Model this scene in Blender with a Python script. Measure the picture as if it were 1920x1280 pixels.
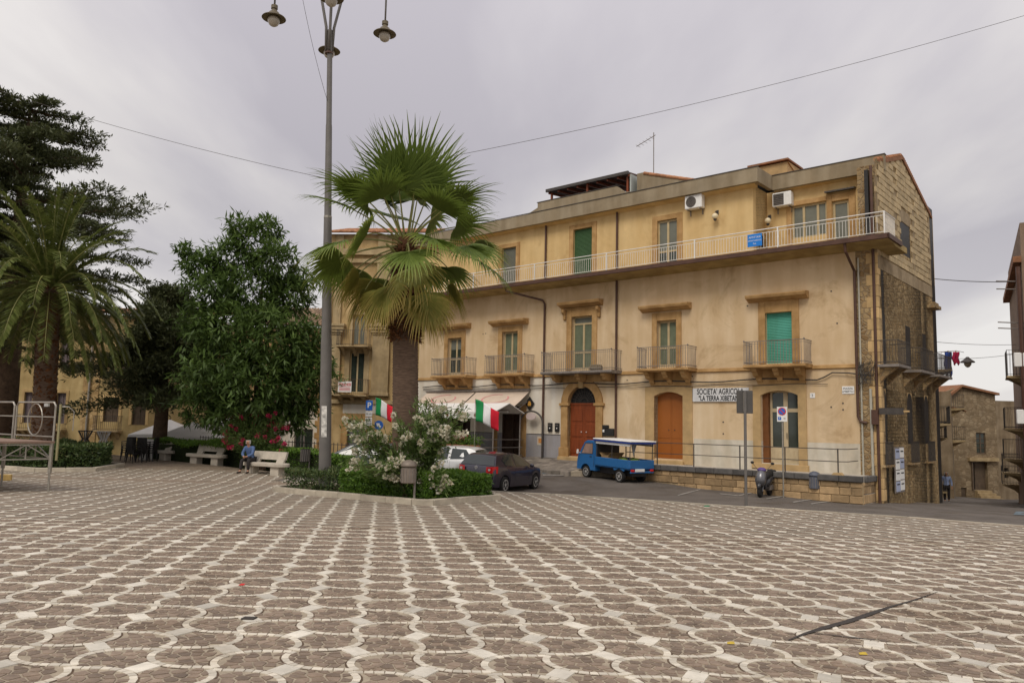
import bpy, math, random
import numpy as np
from mathutils import Vector, Matrix
random.seed(7); rng=np.random.default_rng(11)
PI=math.pi; rad=math.radians
for o in list(bpy.data.objects): bpy.data.objects.remove(o)
sc=bpy.context.scene; COL=sc.collection
# ------------------------------------------------------------ camera
FP,PITCH,ROLL,YAW,CH=1457.86,.105131,.0212222,.857608,1.69
_cp,_sp,_cr,_sr=math.cos(PITCH),math.sin(PITCH),math.cos(ROLL),math.sin(ROLL)
RC=np.array([[_cr,-_sr,0],[_sr,_cr,0],[0,0,1]])@np.array([[1,0,0],[0,_cp,_sp],[0,-_sp,_cp]])@np.array([[1,0,0],[0,0,-1],[0,1,0]],float)
cam=bpy.data.objects.new('camera',bpy.data.cameras.new('camera')); COL.objects.link(cam)
cam.data.sensor_width=36; cam.data.lens=36*FP/1920; cam.data.clip_end=3000; cam.data.clip_start=.05
m=Matrix([[RC[0][i],-RC[1][i],-RC[2][i],0] for i in range(3)]+[[0,0,0,1]]); m.translation=(0,0,CH)
cam.matrix_world=m; sc.camera=cam
# ------------------------------------------------------------ sky, sun, exposure
SUN_EL,SUN_AZ=rad(50),rad(205)      # azimuth measured from +Y clockwise: behind the camera, a little to the left
w=bpy.data.worlds.new('World'); sc.world=w; w.use_nodes=True
nt=w.node_tree; N=nt.nodes; N.clear(); LK=nt.links.new
out=N.new('ShaderNodeOutputWorld'); bg=N.new('ShaderNodeBackground'); LK(bg.outputs[0],out.inputs[0])
bg.inputs[1].default_value=.1
sky=N.new('ShaderNodeTexSky'); sky.sky_type='NISHITA'; sky.sun_disc=False; sky.sun_elevation=SUN_EL; sky.sun_rotation=SUN_AZ
tc=N.new('ShaderNodeTexCoord'); sep=N.new('ShaderNodeSeparateXYZ'); LK(tc.outputs['Generated'],sep.inputs[0])
def mth(op,a,b=None,c=None):
    n=N.new('ShaderNodeMath'); n.operation=op
    for i,v in enumerate((a,b,c)):
        if v is None: continue
        if isinstance(v,(int,float)): n.inputs[i].default_value=v
        else: LK(v,n.inputs[i])
    return n.outputs[0]
zz=mth('MAXIMUM',mth('ADD',sep.outputs[2],.18),.06)       # cloud deck: directions projected on a high layer
cmb=N.new('ShaderNodeCombineXYZ'); LK(mth('DIVIDE',sep.outputs[0],zz),cmb.inputs[0]); LK(mth('DIVIDE',sep.outputs[1],zz),cmb.inputs[1])
mp=N.new('ShaderNodeMapping'); LK(cmb.outputs[0],mp.inputs[0]); mp.inputs['Rotation'].default_value=(0,0,rad(28)); mp.inputs['Scale'].default_value=(1.2,.42,1); mp.inputs['Location'].default_value=(9.1,1.7,0)
n1=N.new('ShaderNodeTexNoise'); n1.inputs['Scale'].default_value=.8; n1.inputs['Detail'].default_value=6; n1.inputs['Roughness'].default_value=.45; n1.inputs['Distortion'].default_value=.5; LK(mp.outputs[0],n1.inputs[0])
n2=N.new('ShaderNodeTexNoise'); n2.inputs['Scale'].default_value=2.6; n2.inputs['Detail'].default_value=7; n2.inputs['Roughness'].default_value=.5; LK(mp.outputs[0],n2.inputs[0])
mixn=mth('ADD',mth('MULTIPLY',n1.outputs[0],.8),mth('MULTIPLY',n2.outputs[0],.2))
cr=N.new('ShaderNodeValToRGB'); LK(mixn,cr.inputs[0]); e=cr.color_ramp.elements
e[0].position=.40; e[0].color=(4.05,3.82,4.12,1); e[1].position=.61; e[1].color=(7.4,7.1,6.8,1)
for p,c in ((.46,(4.8,4.55,4.75,1)),(.54,(6.05,5.75,5.65,1))):
    q=cr.color_ramp.elements.new(p); q.color=c
# paler, warmer haze towards the horizon; an overcast deck is brightest overhead
hz=N.new('ShaderNodeMapRange'); LK(sep.outputs[2],hz.inputs[0]); hz.inputs[1].default_value=0.0; hz.inputs[2].default_value=.30; hz.inputs[3].default_value=.5; hz.inputs[4].default_value=0.0
mh=N.new('ShaderNodeMixRGB'); LK(hz.outputs[0],mh.inputs[0]); LK(cr.outputs[0],mh.inputs[1]); mh.inputs[2].default_value=(7.3,7.0,6.85,1)
zr=N.new('ShaderNodeMapRange'); LK(sep.outputs[2],zr.inputs[0]); zr.inputs[1].default_value=.25; zr.inputs[2].default_value=1; zr.inputs[3].default_value=1.0; zr.inputs[4].default_value=1.85
mz=N.new('ShaderNodeMixRGB'); mz.blend_type='MULTIPLY'; mz.inputs[0].default_value=1; LK(mh.outputs[0],mz.inputs[1]); LK(zr.outputs[0],mz.inputs[2])
ms=N.new('ShaderNodeMixRGB'); ms.inputs[0].default_value=.06; LK(mz.outputs[0],ms.inputs[1]); LK(sky.outputs[0],ms.inputs[2])
LK(ms.outputs[0],bg.inputs[0])
sun=bpy.data.objects.new('sun',bpy.data.lights.new('sun','SUN')); COL.objects.link(sun)
sun.data.energy=1.5; sun.data.angle=rad(24); sun.data.color=(1,.93,.82)
sd=Vector((math.sin(SUN_AZ)*math.cos(SUN_EL),math.cos(SUN_AZ)*math.cos(SUN_EL),math.sin(SUN_EL)))
sun.rotation_euler=sd.to_track_quat('Z','Y').to_euler(); sun.location=(0,0,60)
vs=sc.view_settings; vs.view_transform='Standard'; vs.look='None'; vs.exposure=.2; vs.gamma=1; vs.use_curve_mapping=False
# ------------------------------------------------------------ pixel helper (only to place things at their true depth)
def at(x,y,Y):
    d=RC.T@np.array([(x-960)/FP,(y-640)/FP,1.]); d=d/d[1]
    return Vector((d[0]*Y,Y,CH+d[2]*Y))
# ------------------------------------------------------------ mesh builder
class MB:
    def __init__(s): s.v=[]; s.f=[]; s.mi=[]; s.t=[]
    def add(s,vs,fs,mi=0,t=None):
        o=len(s.v); s.v.extend([tuple(map(float,p)) for p in vs]); s.f.extend([tuple(i+o for i in f) for f in fs]); s.mi.extend([mi]*len(fs))
        s.t.extend([t if t is not None else random.random()]*len(fs)); return s
    def box(s,x0,x1,y0,y1,z0,z1,mi=0):
        return s.add([(x0,y0,z0),(x1,y0,z0),(x1,y1,z0),(x0,y1,z0),(x0,y0,z1),(x1,y0,z1),(x1,y1,z1),(x0,y1,z1)],
                     [(0,3,2,1),(4,5,6,7),(0,1,5,4),(1,2,6,5),(2,3,7,6),(3,0,4,7)],mi)
    def bbox(s,x0,x1,y0,y1,z0,z1,b=.02,mi=0):     # box with chamfered edges
        P=[];xs=(x0,x1);ys=(y0,y1);zs=(z0,z1)
        b=min(b,abs(x1-x0)*.49,abs(y1-y0)*.49,abs(z1-z0)*.49); sg=lambda i:1-2*i; idx={}
        for i in (0,1):
            for j in (0,1):
                for k in (0,1):
                    for a in range(3):
                        p=[xs[i]+sg(i)*b,ys[j]+sg(j)*b,zs[k]+sg(k)*b]; p[a]=(xs[i],ys[j],zs[k])[a]
                        idx[i,j,k,a]=len(P); P.append(p)
        F=[]
        def q(*l): F.append(tuple(idx[c] for c in l))
        q((0,0,0,0),(0,0,1,0),(0,1,1,0),(0,1,0,0)); q((1,0,0,0),(1,1,0,0),(1,1,1,0),(1,0,1,0))
        q((0,0,0,1),(1,0,0,1),(1,0,1,1),(0,0,1,1)); q((0,1,0,1),(0,1,1,1),(1,1,1,1),(1,1,0,1))
        q((0,0,0,2),(0,1,0,2),(1,1,0,2),(1,0,0,2)); q((0,0,1,2),(1,0,1,2),(1,1,1,2),(0,1,1,2))
        for i in (0,1):
            for j in (0,1):
                q((i,j,0,0),(i,j,1,0),(i,j,1,1),(i,j,0,1)); q((i,0,j,0),(i,1,j,0),(i,1,j,2),(i,0,j,2)); q((0,i,j,1),(1,i,j,1),(1,i,j,2),(0,i,j,2))
                for k in (0,1): q((i,j,k,0),(i,j,k,1),(i,j,k,2))
        return s.add(P,F,mi)
    def prism(s,poly,a0,a1,ax='y',mi=0):          # polygon (2D) extruded along an axis
        n=len(poly)
        def P(p,a): return (p[0],a,p[1]) if ax=='y' else ((a,p[0],p[1]) if ax=='x' else (p[0],p[1],a))
        return s.add([P(p,a0) for p in poly]+[P(p,a1) for p in poly],[tuple(range(n)),tuple(range(2*n-1,n-1,-1))]+[(i,(i+1)%n,n+(i+1)%n,n+i) for i in range(n)],mi)
    def tube(s,pts,r,n=8,mi=0,cap=True,up=None):
        pts=[Vector(p) for p in pts]; m=len(pts); rs=r if isinstance(r,(list,tuple)) else [r]*m; V=[];F=[]; pa=None
        for i,p in enumerate(pts):
            t=(pts[min(i+1,m-1)]-pts[max(i-1,0)]); t=t.normalized() if t.length>1e-9 else Vector((0,0,1))
            if pa is None:
                a=Vector((0,0,1)) if abs(t.z)<.9 else Vector((1,0,0)); pa=t.cross(a).normalized()
            else:
                pa=pa-t*pa.dot(t); pa=pa.normalized() if pa.length>1e-6 else t.orthogonal().normalized()
            b=t.cross(pa)
            for k in range(n):
                an=2*PI*k/n+ (PI/4 if n==4 else 0); V.append(p+(pa*math.cos(an)+b*math.sin(an))*rs[i])
        for i in range(m-1):
            for k in range(n): F.append((i*n+k,i*n+(k+1)%n,(i+1)*n+(k+1)%n,(i+1)*n+k))
        if cap: F.append(tuple(range(n-1,-1,-1))); F.append(tuple((m-1)*n+k for k in range(n)))
        return s.add(V,F,mi)
    def lathe(s,prof,c=(0,0,0),n=16,ax='z',mi=0):   # prof: (radius, height)
        V=[];F=[];m=len(prof)
        for r,h in prof:
            for k in range(n):
                a=2*PI*k/n; p=(r*math.cos(a),r*math.sin(a),h)
                if ax=='y': p=(p[0],h,p[1])
                elif ax=='x': p=(h,p[0],p[1])
                V.append((c[0]+p[0],c[1]+p[1],c[2]+p[2]))
        for i in range(m-1):
            for k in range(n): F.append((i*n+k,i*n+(k+1)%n,(i+1)*n+(k+1)%n,(i+1)*n+k))
        F.append(tuple(range(n-1,-1,-1))); F.append(tuple((m-1)*n+k for k in range(n)))
        return s.add(V,F,mi)
    def sph(s,c,r,n=12,m=8,mi=0,sc=(1,1,1)):
        pr=[(max(r*math.sin(PI*i/m),1e-4),-r*math.cos(PI*i/m)) for i in range(m+1)]; t=MB().lathe(pr,(0,0,0),n)
        return s.add([(c[0]+p[0]*sc[0],c[1]+p[1]*sc[1],c[2]+p[2]*sc[2]) for p in t.v],t.f,mi)
    def quad(s,a,b,c,d,mi=0): return s.add([a,b,c,d],[(0,1,2,3)],mi)
    def wall(s,x0,x1,z0,z1,ops,y=0.,dep=.3,mi=0,mr=None):   # wall face in the xz plane with rectangular openings and their reveals
        xs=sorted({x0,x1,*[v for o in ops for v in o[:2] if x0<v<x1]}); zs=sorted({z0,z1,*[v for o in ops for v in o[2:4] if z0<v<z1]})
        for i in range(len(xs)-1):
            for j in range(len(zs)-1):
                cx,cz=(xs[i]+xs[i+1])/2,(zs[j]+zs[j+1])/2
                if any(o[0]<cx<o[1] and o[2]<cz<o[3] for o in ops): continue
                s.quad((xs[i],y,zs[j]),(xs[i+1],y,zs[j]),(xs[i+1],y,zs[j+1]),(xs[i],y,zs[j+1]),mi)
        for o in ops:
            a,b,c,d=o[:4]; sk=o[4] if len(o)>4 else ''
            r=mi if mr is None else mr; yb=y+dep
            s.quad((a,y,c),(a,y,d),(a,yb,d),(a,yb,c),r); s.quad((b,y,d),(b,y,c),(b,yb,c),(b,yb,d),r)
            if 't' not in sk: s.quad((a,y,d),(b,y,d),(b,yb,d),(a,yb,d),r)
            if 'b' not in sk: s.quad((b,y,c),(a,y,c),(a,yb,c),(b,yb,c),r)
        return s
    def build(s,name,mats,par=None,smooth=False,tint=False,loc=None,rz=0,kind=None,auto=None):
        me=bpy.data.meshes.new(name); me.from_pydata(s.v,[],s.f)
        for m_ in (mats if isinstance(mats,(list,tuple)) else [mats]): me.materials.append(m_)
        if any(s.mi): me.polygons.foreach_set('material_index',s.mi)
        if smooth: me.polygons.foreach_set('use_smooth',[True]*len(s.f))
        if tint: me.attributes.new('tint','FLOAT','FACE').data.foreach_set('value',s.t)
        me.update()
        if smooth and auto: me.set_sharp_from_angle(angle=rad(auto))
        return link(name,me,par,loc,rz,kind)
def link(name,me,par=None,loc=None,rz=0,kind=None):
    o=bpy.data.objects.new(name,me); COL.objects.link(o)
    if par: o.parent=par
    if loc is not None: o.location=loc
    if rz: o.rotation_euler=(0,0,rz)
    if kind: o['kind']=kind
    return o
def tag(o,label,cat,group=None):
    o['label']=label; o['category']=cat
    if group: o['group']=group
    return o
def thing(name,label,cat,loc=(0,0,0),rz=0,group=None):
    o=bpy.data.objects.new(name,None); COL.objects.link(o); o.empty_display_size=.2; o.location=loc; o.rotation_euler=(0,0,rz)
    return tag(o,label,cat,group)
def copy_tree(o,par=None):
    c=o.copy(); COL.objects.link(c); c.parent=par
    for ch in list(o.children): copy_tree(ch,c)
    return c
# ------------------------------------------------------------ materials
def mat(name,col,rough=.8,var=.18,scale=2.5,bump=.15,bscale=25,metal=0,spec=.35,col2=None,tint=0,coat=0,sc3=(1,1,1),streak=0,trans=0,alpha=1,sub=0,patch=0):
    m_=bpy.data.materials.new(name); m_.use_nodes=True; t=m_.node_tree; n=t.nodes; l=t.links.new; b=n['Principled BSDF']
    b.inputs['Roughness'].default_value=rough; b.inputs['Metallic'].default_value=metal; b.inputs['Specular IOR Level'].default_value=spec
    if coat: b.inputs['Coat Weight'].default_value=coat; b.inputs['Coat Roughness'].default_value=.05
    if trans: b.inputs['Transmission Weight'].default_value=trans
    if alpha<1: b.inputs['Alpha'].default_value=alpha
    c=(*col,1)
    co=n.new('ShaderNodeTexCoord'); mp_=n.new('ShaderNodeMapping'); l(co.outputs['Object'],mp_.inputs[0]); mp_.inputs['Scale'].default_value=sc3
    no=n.new('ShaderNodeTexNoise'); no.inputs['Scale'].default_value=scale; no.inputs['Detail'].default_value=8; no.inputs['Roughness'].default_value=.62; l(mp_.outputs[0],no.inputs[0])
    rp=n.new('ShaderNodeValToRGB'); l(no.outputs[0],rp.inputs[0]); rp.color_ramp.elements[0].position=.32; rp.color_ramp.elements[1].position=.68
    d=col2 if col2 else tuple(v*(1+var) for v in col); lo=tuple(v*(1-var) for v in col)
    rp.color_ramp.elements[0].color=(*lo,1); rp.color_ramp.elements[1].color=(*d,1); src=rp.outputs[0]
    if streak:
        m2=n.new('ShaderNodeMapping'); l(co.outputs['Object'],m2.inputs[0]); m2.inputs['Scale'].default_value=(.9,.9,.14)
        s2=n.new('ShaderNodeTexNoise'); s2.inputs['Scale'].default_value=2.2; s2.inputs['Detail'].default_value=7; l(m2.outputs[0],s2.inputs[0])
        r2=n.new('ShaderNodeValToRGB'); l(s2.outputs[0],r2.inputs[0]); r2.color_ramp.elements[0].position=.40; r2.color_ramp.elements[1].position=.62
        k=1-streak; r2.color_ramp.elements[0].color=(k,k*.96,k*.9,1); r2.color_ramp.elements[1].color=(1,1,1,1)
        x=n.new('ShaderNodeMixRGB'); x.blend_type='MULTIPLY'; x.inputs[0].default_value=1; l(src,x.inputs[1]); l(r2.outputs[0],x.inputs[2]); src=x.outputs[0]
    if patch:     # damp marks and repaired areas of old render
        s3=n.new('ShaderNodeTexNoise'); s3.inputs['Scale'].default_value=.42; s3.inputs['Detail'].default_value=9; s3.inputs['Roughness'].default_value=.68; s3.inputs['Distortion'].default_value=.8; l(co.outputs['Object'],s3.inputs[0])
        r3=n.new('ShaderNodeValToRGB'); l(s3.outputs[0],r3.inputs[0]); el=r3.color_ramp.elements; el[0].position=.36; el[1].position=.66; k=1-patch; el[0].color=(k,k*.95,k*.88,1); el[1].color=(1.06,1.06,1.07,1); q3=el.new(.47); q3.color=(1,1,1,1); q4=el.new(.60); q4.color=(1,1,1,1)
        x=n.new('ShaderNodeMixRGB'); x.blend_type='MULTIPLY'; x.inputs[0].default_value=1; l(src,x.inputs[1]); l(r3.outputs[0],x.inputs[2]); src=x.outputs[0]
    if tint:
        a=n.new('ShaderNodeAttribute'); a.attribute_name='tint'; mr=n.new('ShaderNodeMapRange'); l(a.outputs['Fac'],mr.inputs[0]); mr.inputs[3].default_value=1-tint; mr.inputs[4].default_value=1+tint
        x=n.new('ShaderNodeMixRGB'); x.blend_type='MULTIPLY'; x.inputs[0].default_value=1; l(src,x.inputs[1]); l(mr.outputs[0],x.inputs[2]); src=x.outputs[0]
    l(src,b.inputs['Base Color'])
    if sub: b.inputs['Subsurface Weight'].default_value=sub
    if bump:
        nb=n.new('ShaderNodeTexNoise'); nb.inputs['Scale'].default_value=bscale; nb.inputs['Detail'].default_value=6; l(mp_.outputs[0],nb.inputs[0])
        bp=n.new('ShaderNodeBump'); bp.inputs['Strength'].default_value=bump; bp.inputs['Distance'].default_value=.03; l(nb.outputs[0],bp.inputs['Height']); l(bp.outputs[0],b.inputs['Normal'])
    return m_
def vmat(name,cols,scale,joint,jw=.06,rough=.9,sc3=(1,1,1),bump=.5,rnd=1.0):    # irregular stones (voronoi) with joints
    m_=bpy.data.materials.new(name); m_.use_nodes=True; t=m_.node_tree; n=t.nodes; l=t.links.new; b=n['Principled BSDF']; b.inputs['Roughness'].default_value=rough; b.inputs['Specular IOR Level'].default_value=.25
    co=n.new('ShaderNodeTexCoord'); mp_=n.new('ShaderNodeMapping'); l(co.outputs['Object'],mp_.inputs[0]); mp_.inputs['Scale'].default_value=sc3
    v1=n.new('ShaderNodeTexVoronoi'); v1.inputs['Scale'].default_value=scale; v1.inputs['Randomness'].default_value=rnd; l(mp_.outputs[0],v1.inputs[0])
    v2=n.new('ShaderNodeTexVoronoi'); v2.feature='DISTANCE_TO_EDGE'; v2.inputs['Scale'].default_value=scale; v2.inputs['Randomness'].default_value=rnd; l(mp_.outputs[0],v2.inputs[0])
    sp=n.new('ShaderNodeSeparateColor'); l(v1.outputs['Color'],sp.inputs[0]); rp=n.new('ShaderNodeValToRGB'); l(sp.outputs[0],rp.inputs[0])
    rp.color_ramp.elements[0].color=(*cols[0],1); rp.color_ramp.elements[1].color=(*cols[-1],1)
    for i,c in enumerate(cols[1:-1]): q=rp.color_ramp.elements.new((i+1)/(len(cols)-1)); q.color=(*c,1)
    no=n.new('ShaderNodeTexNoise'); no.inputs['Scale'].default_value=1.3; no.inputs['Detail'].default_value=8; l(co.outputs['Object'],no.inputs[0])
    mr=n.new('ShaderNodeMapRange'); l(no.outputs[0],mr.inputs[0]); mr.inputs[1].default_value=.3; mr.inputs[2].default_value=.7; mr.inputs[3].default_value=.72; mr.inputs[4].default_value=1.2
    x=n.new('ShaderNodeMixRGB'); x.blend_type='MULTIPLY'; x.inputs[0].default_value=1; l(rp.outputs[0],x.inputs[1]); l(mr.outputs[0],x.inputs[2])
    st=n.new('ShaderNodeMapRange'); l(v2.outputs['Distance'],st.inputs[0]); st.inputs[1].default_value=jw*.4; st.inputs[2].default_value=jw
    mx=n.new('ShaderNodeMixRGB'); l(st.outputs[0],mx.inputs[0]); mx.inputs[1].default_value=(*joint,1); l(x.outputs[0],mx.inputs[2]); l(mx.outputs[0],b.inputs['Base Color'])
    nb=n.new('ShaderNodeTexNoise'); nb.inputs['Scale'].default_value=18; nb.inputs['Detail'].default_value=6; l(co.outputs['Object'],nb.inputs[0])
    ad=n.new('ShaderNodeMath'); ad.operation='MULTIPLY_ADD'; l(nb.outputs[0],ad.inputs[0]); ad.inputs[1].default_value=.5; l(st.outputs[0],ad.inputs[2])
    bp=n.new('ShaderNodeBump'); bp.inputs['Strength'].default_value=bump; bp.inputs['Distance'].default_value=.04; l(ad.outputs[0],bp.inputs['Height']); l(bp.outputs[0],b.inputs['Normal'])
    return m_
K={}
K['mortar']=mat('mortar',(.34,.285,.21),.95,.2,6,.3,60)
K['porphyry']=mat('porphyry',(.228,.172,.128),.75,.22,9,.3,70,tint=.28,patch=.24)
K['marble']=mat('white_stone',(.585,.535,.44),.7,.12,5,.2,50,tint=.18,patch=.24)
K['slab']=mat('pale_slab',(.59,.55,.465),.65,.12,7,.2,60,tint=.24,patch=.24)
K['pave_far']=vmat('porphyry_far',[(.185,.138,.102),(.228,.172,.128),(.27,.208,.156)],10,(.33,.275,.20),.07,.8)
K['asphalt']=mat('asphalt',(.122,.104,.088),.92,.16,.9,.5,140,col2=(.155,.134,.115),patch=.22)
K['kerb']=mat('kerb_stone',(.42,.37,.29),.9,.18,3,.35,30,tint=.2)
K['dkerb']=mat('lava_kerb',(.105,.098,.092),.85,.25,4,.35,30,tint=.25)
K['soil']=mat('soil',(.13,.09,.06),1,.3,5,.6,30)
K['plaster']=mat('peach_plaster',(.64,.475,.285),.92,.05,.8,.14,40,col2=(.68,.525,.34),streak=.10,patch=.22)
K['cream']=mat('cream_plaster',(.67,.51,.32),.92,.05,.8,.12,40,col2=(.70,.56,.38),streak=.08,patch=.16)
K['yplaster']=mat('yellow_plaster',(.645,.465,.225),.92,.06,1.1,.14,40,streak=.09,patch=.15)
K['wplaster']=mat('white_plaster',(.70,.65,.56),.92,.06,1.2,.12,40,streak=.08)
K['gplaster']=mat('grey_plinth',(.33,.32,.335),.9,.06,1.5,.12,40,streak=.1)
K['cplaster']=mat('chalk_plinth',(.60,.56,.46),.92,.12,2.2,.25,30,col2=(.66,.60,.50),streak=.14)
K['ochre']=mat('ochre_stone',(.46,.27,.10),.9,.22,2.2,.4,22,col2=(.53,.335,.15),streak=.2)
K['sand']=mat('sandstone',(.52,.355,.17),.9,.2,1.6,.35,24,tint=.14)
K['concrete']=mat('concrete',(.30,.245,.165),.9,.15,1.2,.25,30,streak=.2)
K['pipe']=mat('brown_pipe',(.085,.042,.028),.5,.2,3,.05,20)
K['iron']=mat('grey_iron',(.20,.175,.155),.6,.25,6,.1,40)
K['diron']=mat('dark_iron',(.06,.052,.046),.55,.25,6,.1,40)
K['wrail']=mat('white_rail',(.72,.70,.66),.5,.08,5,.05,30)
K['glass']=mat('window_glass',(.035,.045,.035),.06,.3,1.2,0,spec=.6)
K['blind']=mat('green_blind',(.12,.14,.085),.55,.2,2,.05,30,spec=.4)
K['frame']=mat('cream_frame',(.46,.36,.20),.6,.1,4,.05,30)
K['gblind']=mat('green_roller',(.045,.105,.04),.55,.12,2,.05,30)
K['gyblind']=mat('grey_roller',(.15,.155,.125),.55,.12,2,.05,30)
K['teal']=mat('teal_roller',(.085,.37,.27),.6,.1,1.2,.05,30,col2=(.10,.40,.31),streak=.15)
K['wood']=mat('red_wood',(.20,.045,.012),.5,.25,2,.12,30,sc3=(6,6,.5))
K['brownsteel']=mat('brown_door',(.30,.095,.016),.5,.07,1,.04,30)
K['tile']=mat('clay_tile',(.36,.17,.085),.9,.3,3,.3,30,tint=.3)
K['white']=mat('white_paint',(.76,.75,.72),.6,.06,4,.05,30)
K['black']=mat('black_plastic',(.022,.021,.02),.5,.3,4,.08,40)
K['steel']=mat('galvanised_steel',(.34,.315,.27),.45,.18,4,.1,40,metal=.55)
K['lampgreen']=mat('grey_pole_paint',(.135,.125,.115),.5,.15,2,.08,30)
K['bark']=mat('bark',(.10,.065,.042),.95,.35,4,.9,14)
K['ink']=mat('black_ink',(.03,.03,.032),.7,.2,8,0)
K['redink']=mat('red_ink',(.55,.03,.04),.7,.1,8,0)
K['blue']=mat('sign_blue',(.02,.13,.50),.5,.08,5,0)
K['sred']=mat('sign_red',(.55,.02,.03),.5,.08,5,0)
K['rubber']=mat('tyre_rubber',(.018,.017,.016),.85,.2,6,.1,50)
K['chrome']=mat('alloy',(.62,.61,.59),.35,.1,6,0,metal=.45)
def text(body,size,material,par,loc,rot=(PI/2,0,0),align='CENTER',name='lettering',depth=.002,sx=1.,bold=0):
    c=bpy.data.curves.new(name,'FONT'); c.body=body; c.size=size; c.align_x=align; c.align_y='CENTER'; c.extrude=depth; c.offset=bold; c.space_character=1.02
    o=bpy.data.objects.new(name,c); COL.objects.link(o); bpy.context.view_layer.update()
    me=bpy.data.meshes.new_from_object(o.evaluated_get(bpy.context.evaluated_depsgraph_get())); bpy.data.objects.remove(o)
    me.materials.clear(); me.materials.append(material)
    n=bpy.data.objects.new(name,me); COL.objects.link(n); n.parent=par; n.location=loc; n.rotation_euler=rot; n.scale=(sx,1,1); return n
# ------------------------------------------------------------ terrain
def sstep(a,b,x):
    t=np.clip((x-a)/(b-a),0,1); return t*t*(3-2*t)
def zp(X,Y):       # plaza surface: falls gently away, levels out by the benches
    return -.026*Y-.007*X+.034*np.maximum(0,Y-28.5)*sstep(-6,-10.5,X)
RP=[(x,y,float(zp(x,y))-.13) for x in (-30,-20,-10,0,8) for y in (-5,5,12,19)]+[(18,-5,-.2),(16,8,-.5),(-20,30,-.65),(-12,34,-.72),(-10,30,-.7),(-5,26,-.78),
 (-.2,28,-.86),(1.4,27.6,-.86),(7.2,24,-.8),(12.9,19.8,-.74),(20,13,-.7),(1.3,31,-.94),(-2,33,-.85),(5,34.5,-.69),(3.6,36.3,-.6),(13.6,29.3,-.97),(9,31.5,-.85),(11,26,-.9),
 (1,39.5,-.42),(2.5,37.5,-.5),(-3,42,-.42),(-8,46,-.42),(-10.5,40.5,-.6),(-14,45.5,-1.6),(-19,47.5,-1.7),(-25,48,-1.7),(-32,52,-1.7),(-14,52,-1.5),(-40,40,-.5),(19.2,35.5,-1.5),(16.5,32.3,-1.2),(22,39,-1.85),(27.6,50,-2.74),(37,62,-3.45),(27,42,-2.15),(20,25,-1.05),(25,31,-1.5),(48,80,-3.6),(40,44,-2.6),(0,70,-.5),(-30,90,-.5),(70,100,-3.7),(35,15,-1.0),(60,40,-3)]
RPa=np.array(RP)
def zr(X,Y):
    X=np.asarray(X,float); Y=np.asarray(Y,float)
    d2=(X[...,None]-RPa[:,0])**2+(Y[...,None]-RPa[:,1])**2+1.5
    w_=d2**-1.7; return (w_*RPa[:,2]).sum(-1)/w_.sum(-1)
def zrf(x,y): return float(zr(np.array(x),np.array(y)))
def zpf(x,y): return float(zp(np.array(float(x)),np.array(float(y))))
def sheet(name,xs,ys,fn,material,kind='structure',off=0):
    X,Y=np.meshgrid(xs,ys); Z=fn(X,Y)+off; nx,ny=len(xs),len(ys)
    V=np.stack([X.ravel(),Y.ravel(),Z.ravel()],1).tolist(); F=[(j*nx+i,j*nx+i+1,(j+1)*nx+i+1,(j+1)*nx+i) for j in range(ny-1) for i in range(nx-1)]
    b=MB(); b.add(V,F); return b.build(name,material,kind=kind,smooth=True)
K['earth']=mat('dusty_ground',(.20,.16,.115),.95,.2,.3,.4,30)
sheet('ground',np.array([-900,-400,-200,-120,-80,-60,-45,-30,-15,0,15,30,45,60,80,120,200,400,900.]),np.array([-200,-60,-20,0,10,20,30,40,50,60,70,80,100,140,200,400,1000,2200.]),lambda X,Y:zr(X,Y)-.35-.004*np.maximum(0,np.hypot(X,Y)-90),K['earth'])
sheet('road',np.arange(-46,62,1.),np.arange(11,96,1.),zr,K['asphalt'])
# ------------------------------------------------------------ plaza paving
LO=np.array([-.776,7.029]); LC=np.array([.509,.021]); LR=np.array([-.085,.528])
EDGE=[(-.21,27.9),(1.43,27.45),(7.16,23.97),(10.91,21.65),(12.93,19.84)]          # kerb line towards the road
EP=[(-9.0,32.6),(-4,29.9)]+EDGE+[(21,12.6),(30,4.5)]
def in_plaza(x,y):
    if y<-6: return False
    if x<EP[0][0]: return y<min(33.5+(-9-x)*.764,42)
    for (a,b),(c,d) in zip(EP[:-1],EP[1:]):
        if a<=x<=c: return y<b+(d-b)*(x-a)/(c-a)
    return False
poly=[(-60,-6),(34,-6),(30,4.5),(21,12.6)]+EDGE[::-1]+[(-4,29.9),(-9,32.6),(-17.6,40),(-24,43),(-60,43)]
def clip_poly(P,nx,ny,c):       # keep nx*x+ny*y<=c
    R=[];n=len(P)
    for i in range(n):
        a,b=P[i],P[(i+1)%n]; da=nx*a[0]+ny*a[1]-c; db=nx*b[0]+ny*b[1]-c
        if da<=0: R.append(a)
        if da*db<0: t=da/(da-db); R.append((a[0]+(b[0]-a[0])*t,a[1]+(b[1]-a[1])*t))
    return R
NEAR_J=15; yn=15.4
pb=MB()
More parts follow.
